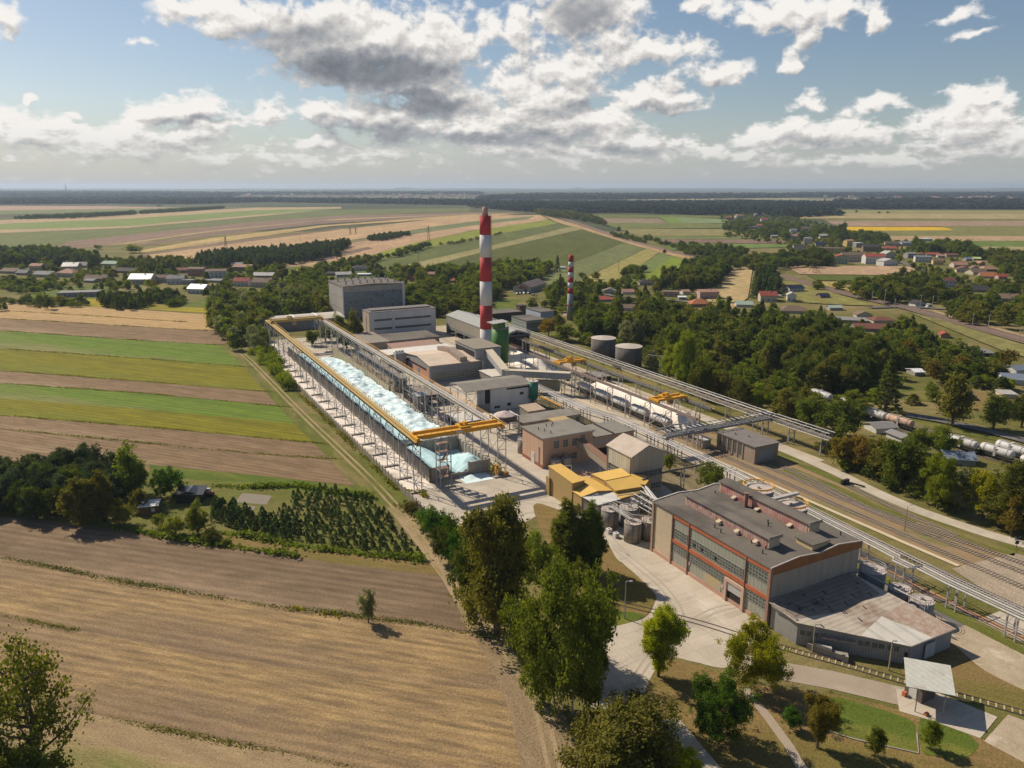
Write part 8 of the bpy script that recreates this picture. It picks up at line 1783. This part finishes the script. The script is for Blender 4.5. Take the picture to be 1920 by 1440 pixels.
# young spruces of the plantation
cone_small = quads_mesh('crown', leaf_cloud(np.random.default_rng(3), 60, 9, 1.0, .38, .03, .045, .06, 'cone'), LM['spruce'])
cone_small2 = quads_mesh('crown', leaf_cloud(np.random.default_rng(4), 60, 9, 1.0, .42, .03, .05, .065, 'cone'), LM['spruce'])
PL = [(392, 975), (405, 945), (470, 960), (505, 965), (560, 928), (600, 912), (690, 935), (735, 975), (795, 1048), (740, 1042), (600, 1024), (450, 998)]
cnt = 0
pts = scatter(PL, 1.9)
rnd.shuffle(pts); pts.sort(key=lambda p: p.y)
rest_v = []
for i, p in enumerate(pts):
    u_, v_, _ = proj(p.x, p.y, 0); h = rnd.uniform(1.4, 2.6) * (1.25 if u_ < 560 else .85)
    if 470 < u_ < 570 and v_ < 975 and rnd.random() < .8: h *= .4
    wd = h * rnd.uniform(.8, 1.1); src = rnd.choice((cone_small, cone_small2))
    if i < 300:
        o = bpy.data.objects.new('young_spruce', src); COL.objects.link(o); o.location = p; o.scale = (wd, wd, h); o.rotation_euler = (0, 0, rnd.uniform(0, 6.28)); tag(o, 'young dark spruce in the dense plantation beside the dirt track', 'young spruce', 'young spruces of the plantation')
    else:
        n = len(src.vertices); co = np.empty(n * 3, np.float32); src.vertices.foreach_get('co', co); co = co.reshape(-1, 3) * np.array([wd, wd, h]) + np.array([p.x, p.y, 0]); rest_v.append(co)
print('spruces', len(pts))
if rest_v: o = bpy.data.objects.new('spruce_plantation', quads_mesh('spruce_plantation', np.concatenate(rest_v), LM['spruce'])); COL.objects.link(o); tag(o, 'back rows of the spruce plantation', 'plantation', None, 'stuff')
# weed and grass lines along the field boundaries
def weeds(name, lines, label, hgt=.7, wid=1.0, dens=5, tint='olive', leaf=.22):
    rg = np.random.default_rng(11); arr = []
    for L in lines:
        P = px(*L)
        for i in range(len(P) - 1):
            a, b = np.array(P[i][:2]), np.array(P[i + 1][:2]); ln = np.linalg.norm(b - a); n = int(ln * dens); t = rg.uniform(0, 1, n)
            q = a + (b - a) * t[:, None]; mod = .4 + .9 * np.abs(np.sin(t * ln * .11 + i) * np.sin(t * ln * .037 + 2 * i))
            keep = rg.uniform(0, 1, n) < mod; q = q[keep]; m_ = mod[keep]; q = q + rg.normal(size=q.shape) * wid * .5
            z = rg.uniform(.05, 1, len(q)) * hgt * m_
            C = np.concatenate([q, z[:, None]], 1); N = rg.normal(size=C.shape) * .7 + np.array([0, 0, .6]); N /= np.linalg.norm(N, axis=1)[:, None]
            T = np.cross(N, rg.normal(size=N.shape)); T /= np.linalg.norm(T, axis=1)[:, None]; U = np.cross(N, T); s = leaf * rg.uniform(.5, 1.6, (len(C), 1))
            arr.append(np.stack([C - T * s, C + U * s, C + T * s, C - U * s], 1).reshape(-1, 3))
    o = bpy.data.objects.new(name, quads_mesh(name, np.concatenate(arr), LM[tint])); COL.objects.link(o); tag(o, label, 'weeds', None, 'stuff')
weeds('weeds', [[(10, 1046), (230, 1092), (420, 1122)], [(500, 1136), (600, 1148), (720, 1163), (800, 1172), (900, 1193), (935, 1200)]], 'dark weedy strip between ploughed soil and gold stubble', .65, 1.0, 70, 'dark', .11)
weeds('weeds', [[(420, 1122), (500, 1136)], [(0, 1155), (50, 1164), (110, 1177), (150, 1184)], [(197, 1344), (280, 1364), (400, 1388), (534, 1412), (700, 1452)]], 'green weedy strips across the lower stubble', .4, .8, 60, 'olive', .10)
weeds('weeds', [[(0, 804), (240, 828), (480, 851), (640, 862)], [(0, 779), (300, 803), (470, 819), (618, 834)], [(0, 719), (275, 738), (552, 765)], [(0, 695), (275, 716), (518, 736)]], 'thin weed lines between the middle left fields', .5, .8, 14, 'mid', .18)
weeds('weeds', [[(0, 654), (275, 673), (478, 690)], [(0, 620), (240, 637), (428, 648)], [(0, 597), (230, 611), (405, 621)], [(15, 583), (200, 594), (350, 604)]], 'thin weed lines between the upper left fields', .5, .8, 9, 'olive', .22)
weeds('weeds', [[(220, 990), (330, 1012), (439, 1028)], [(380, 1000), (450, 1004), (600, 1032), (795, 1052)], [(400, 912), (470, 915), (560, 912), (700, 935)], [(440, 1026), (520, 1038), (560, 1045)]], 'rough hedge growth around the garden plot', 1.3, 1.4, 30, 'mid', .3)
weeds('weeds', [[(740, 945), (770, 965), (800, 985)], [(560, 738), (640, 815), (700, 875), (745, 920)]], 'low growth along the foot of the boundary fence', 1.0, 1.2, 12, 'olive', .3)
weeds('flowering_weeds', [[(548, 1142), (570, 1145)], [(600, 1150), (640, 1156)], [(735, 915), (790, 925), (800, 935)]], 'yellow flowering weeds on the field boundary', 1.2, 1.0, 30, 'yellow')
# ------------------------------------------------------------------ haze: one closed box of air
hz = MB().box(-25500, 25500, -900, 24500, -3.5, 128).build('haze', None); tag(hz, 'thin summer haze over the plain', 'haze', None, 'stuff')
hm = bpy.data.materials.new('haze_air'); hm.use_nodes = True; ht = NT(hm.node_tree); ht.N.clear()
hv = ht.n('ShaderNodeVolumePrincipled'); hv.inputs['Color'].default_value = (.66, .80, 1.0, 1); hv.inputs['Density'].default_value = 6.0e-5; hv.inputs['Anisotropy'].default_value = .25
ho = ht.n('ShaderNodeOutputMaterial'); ht.L.new(hv.outputs[0], ho.inputs['Volume']); hz.data.materials.append(hm)
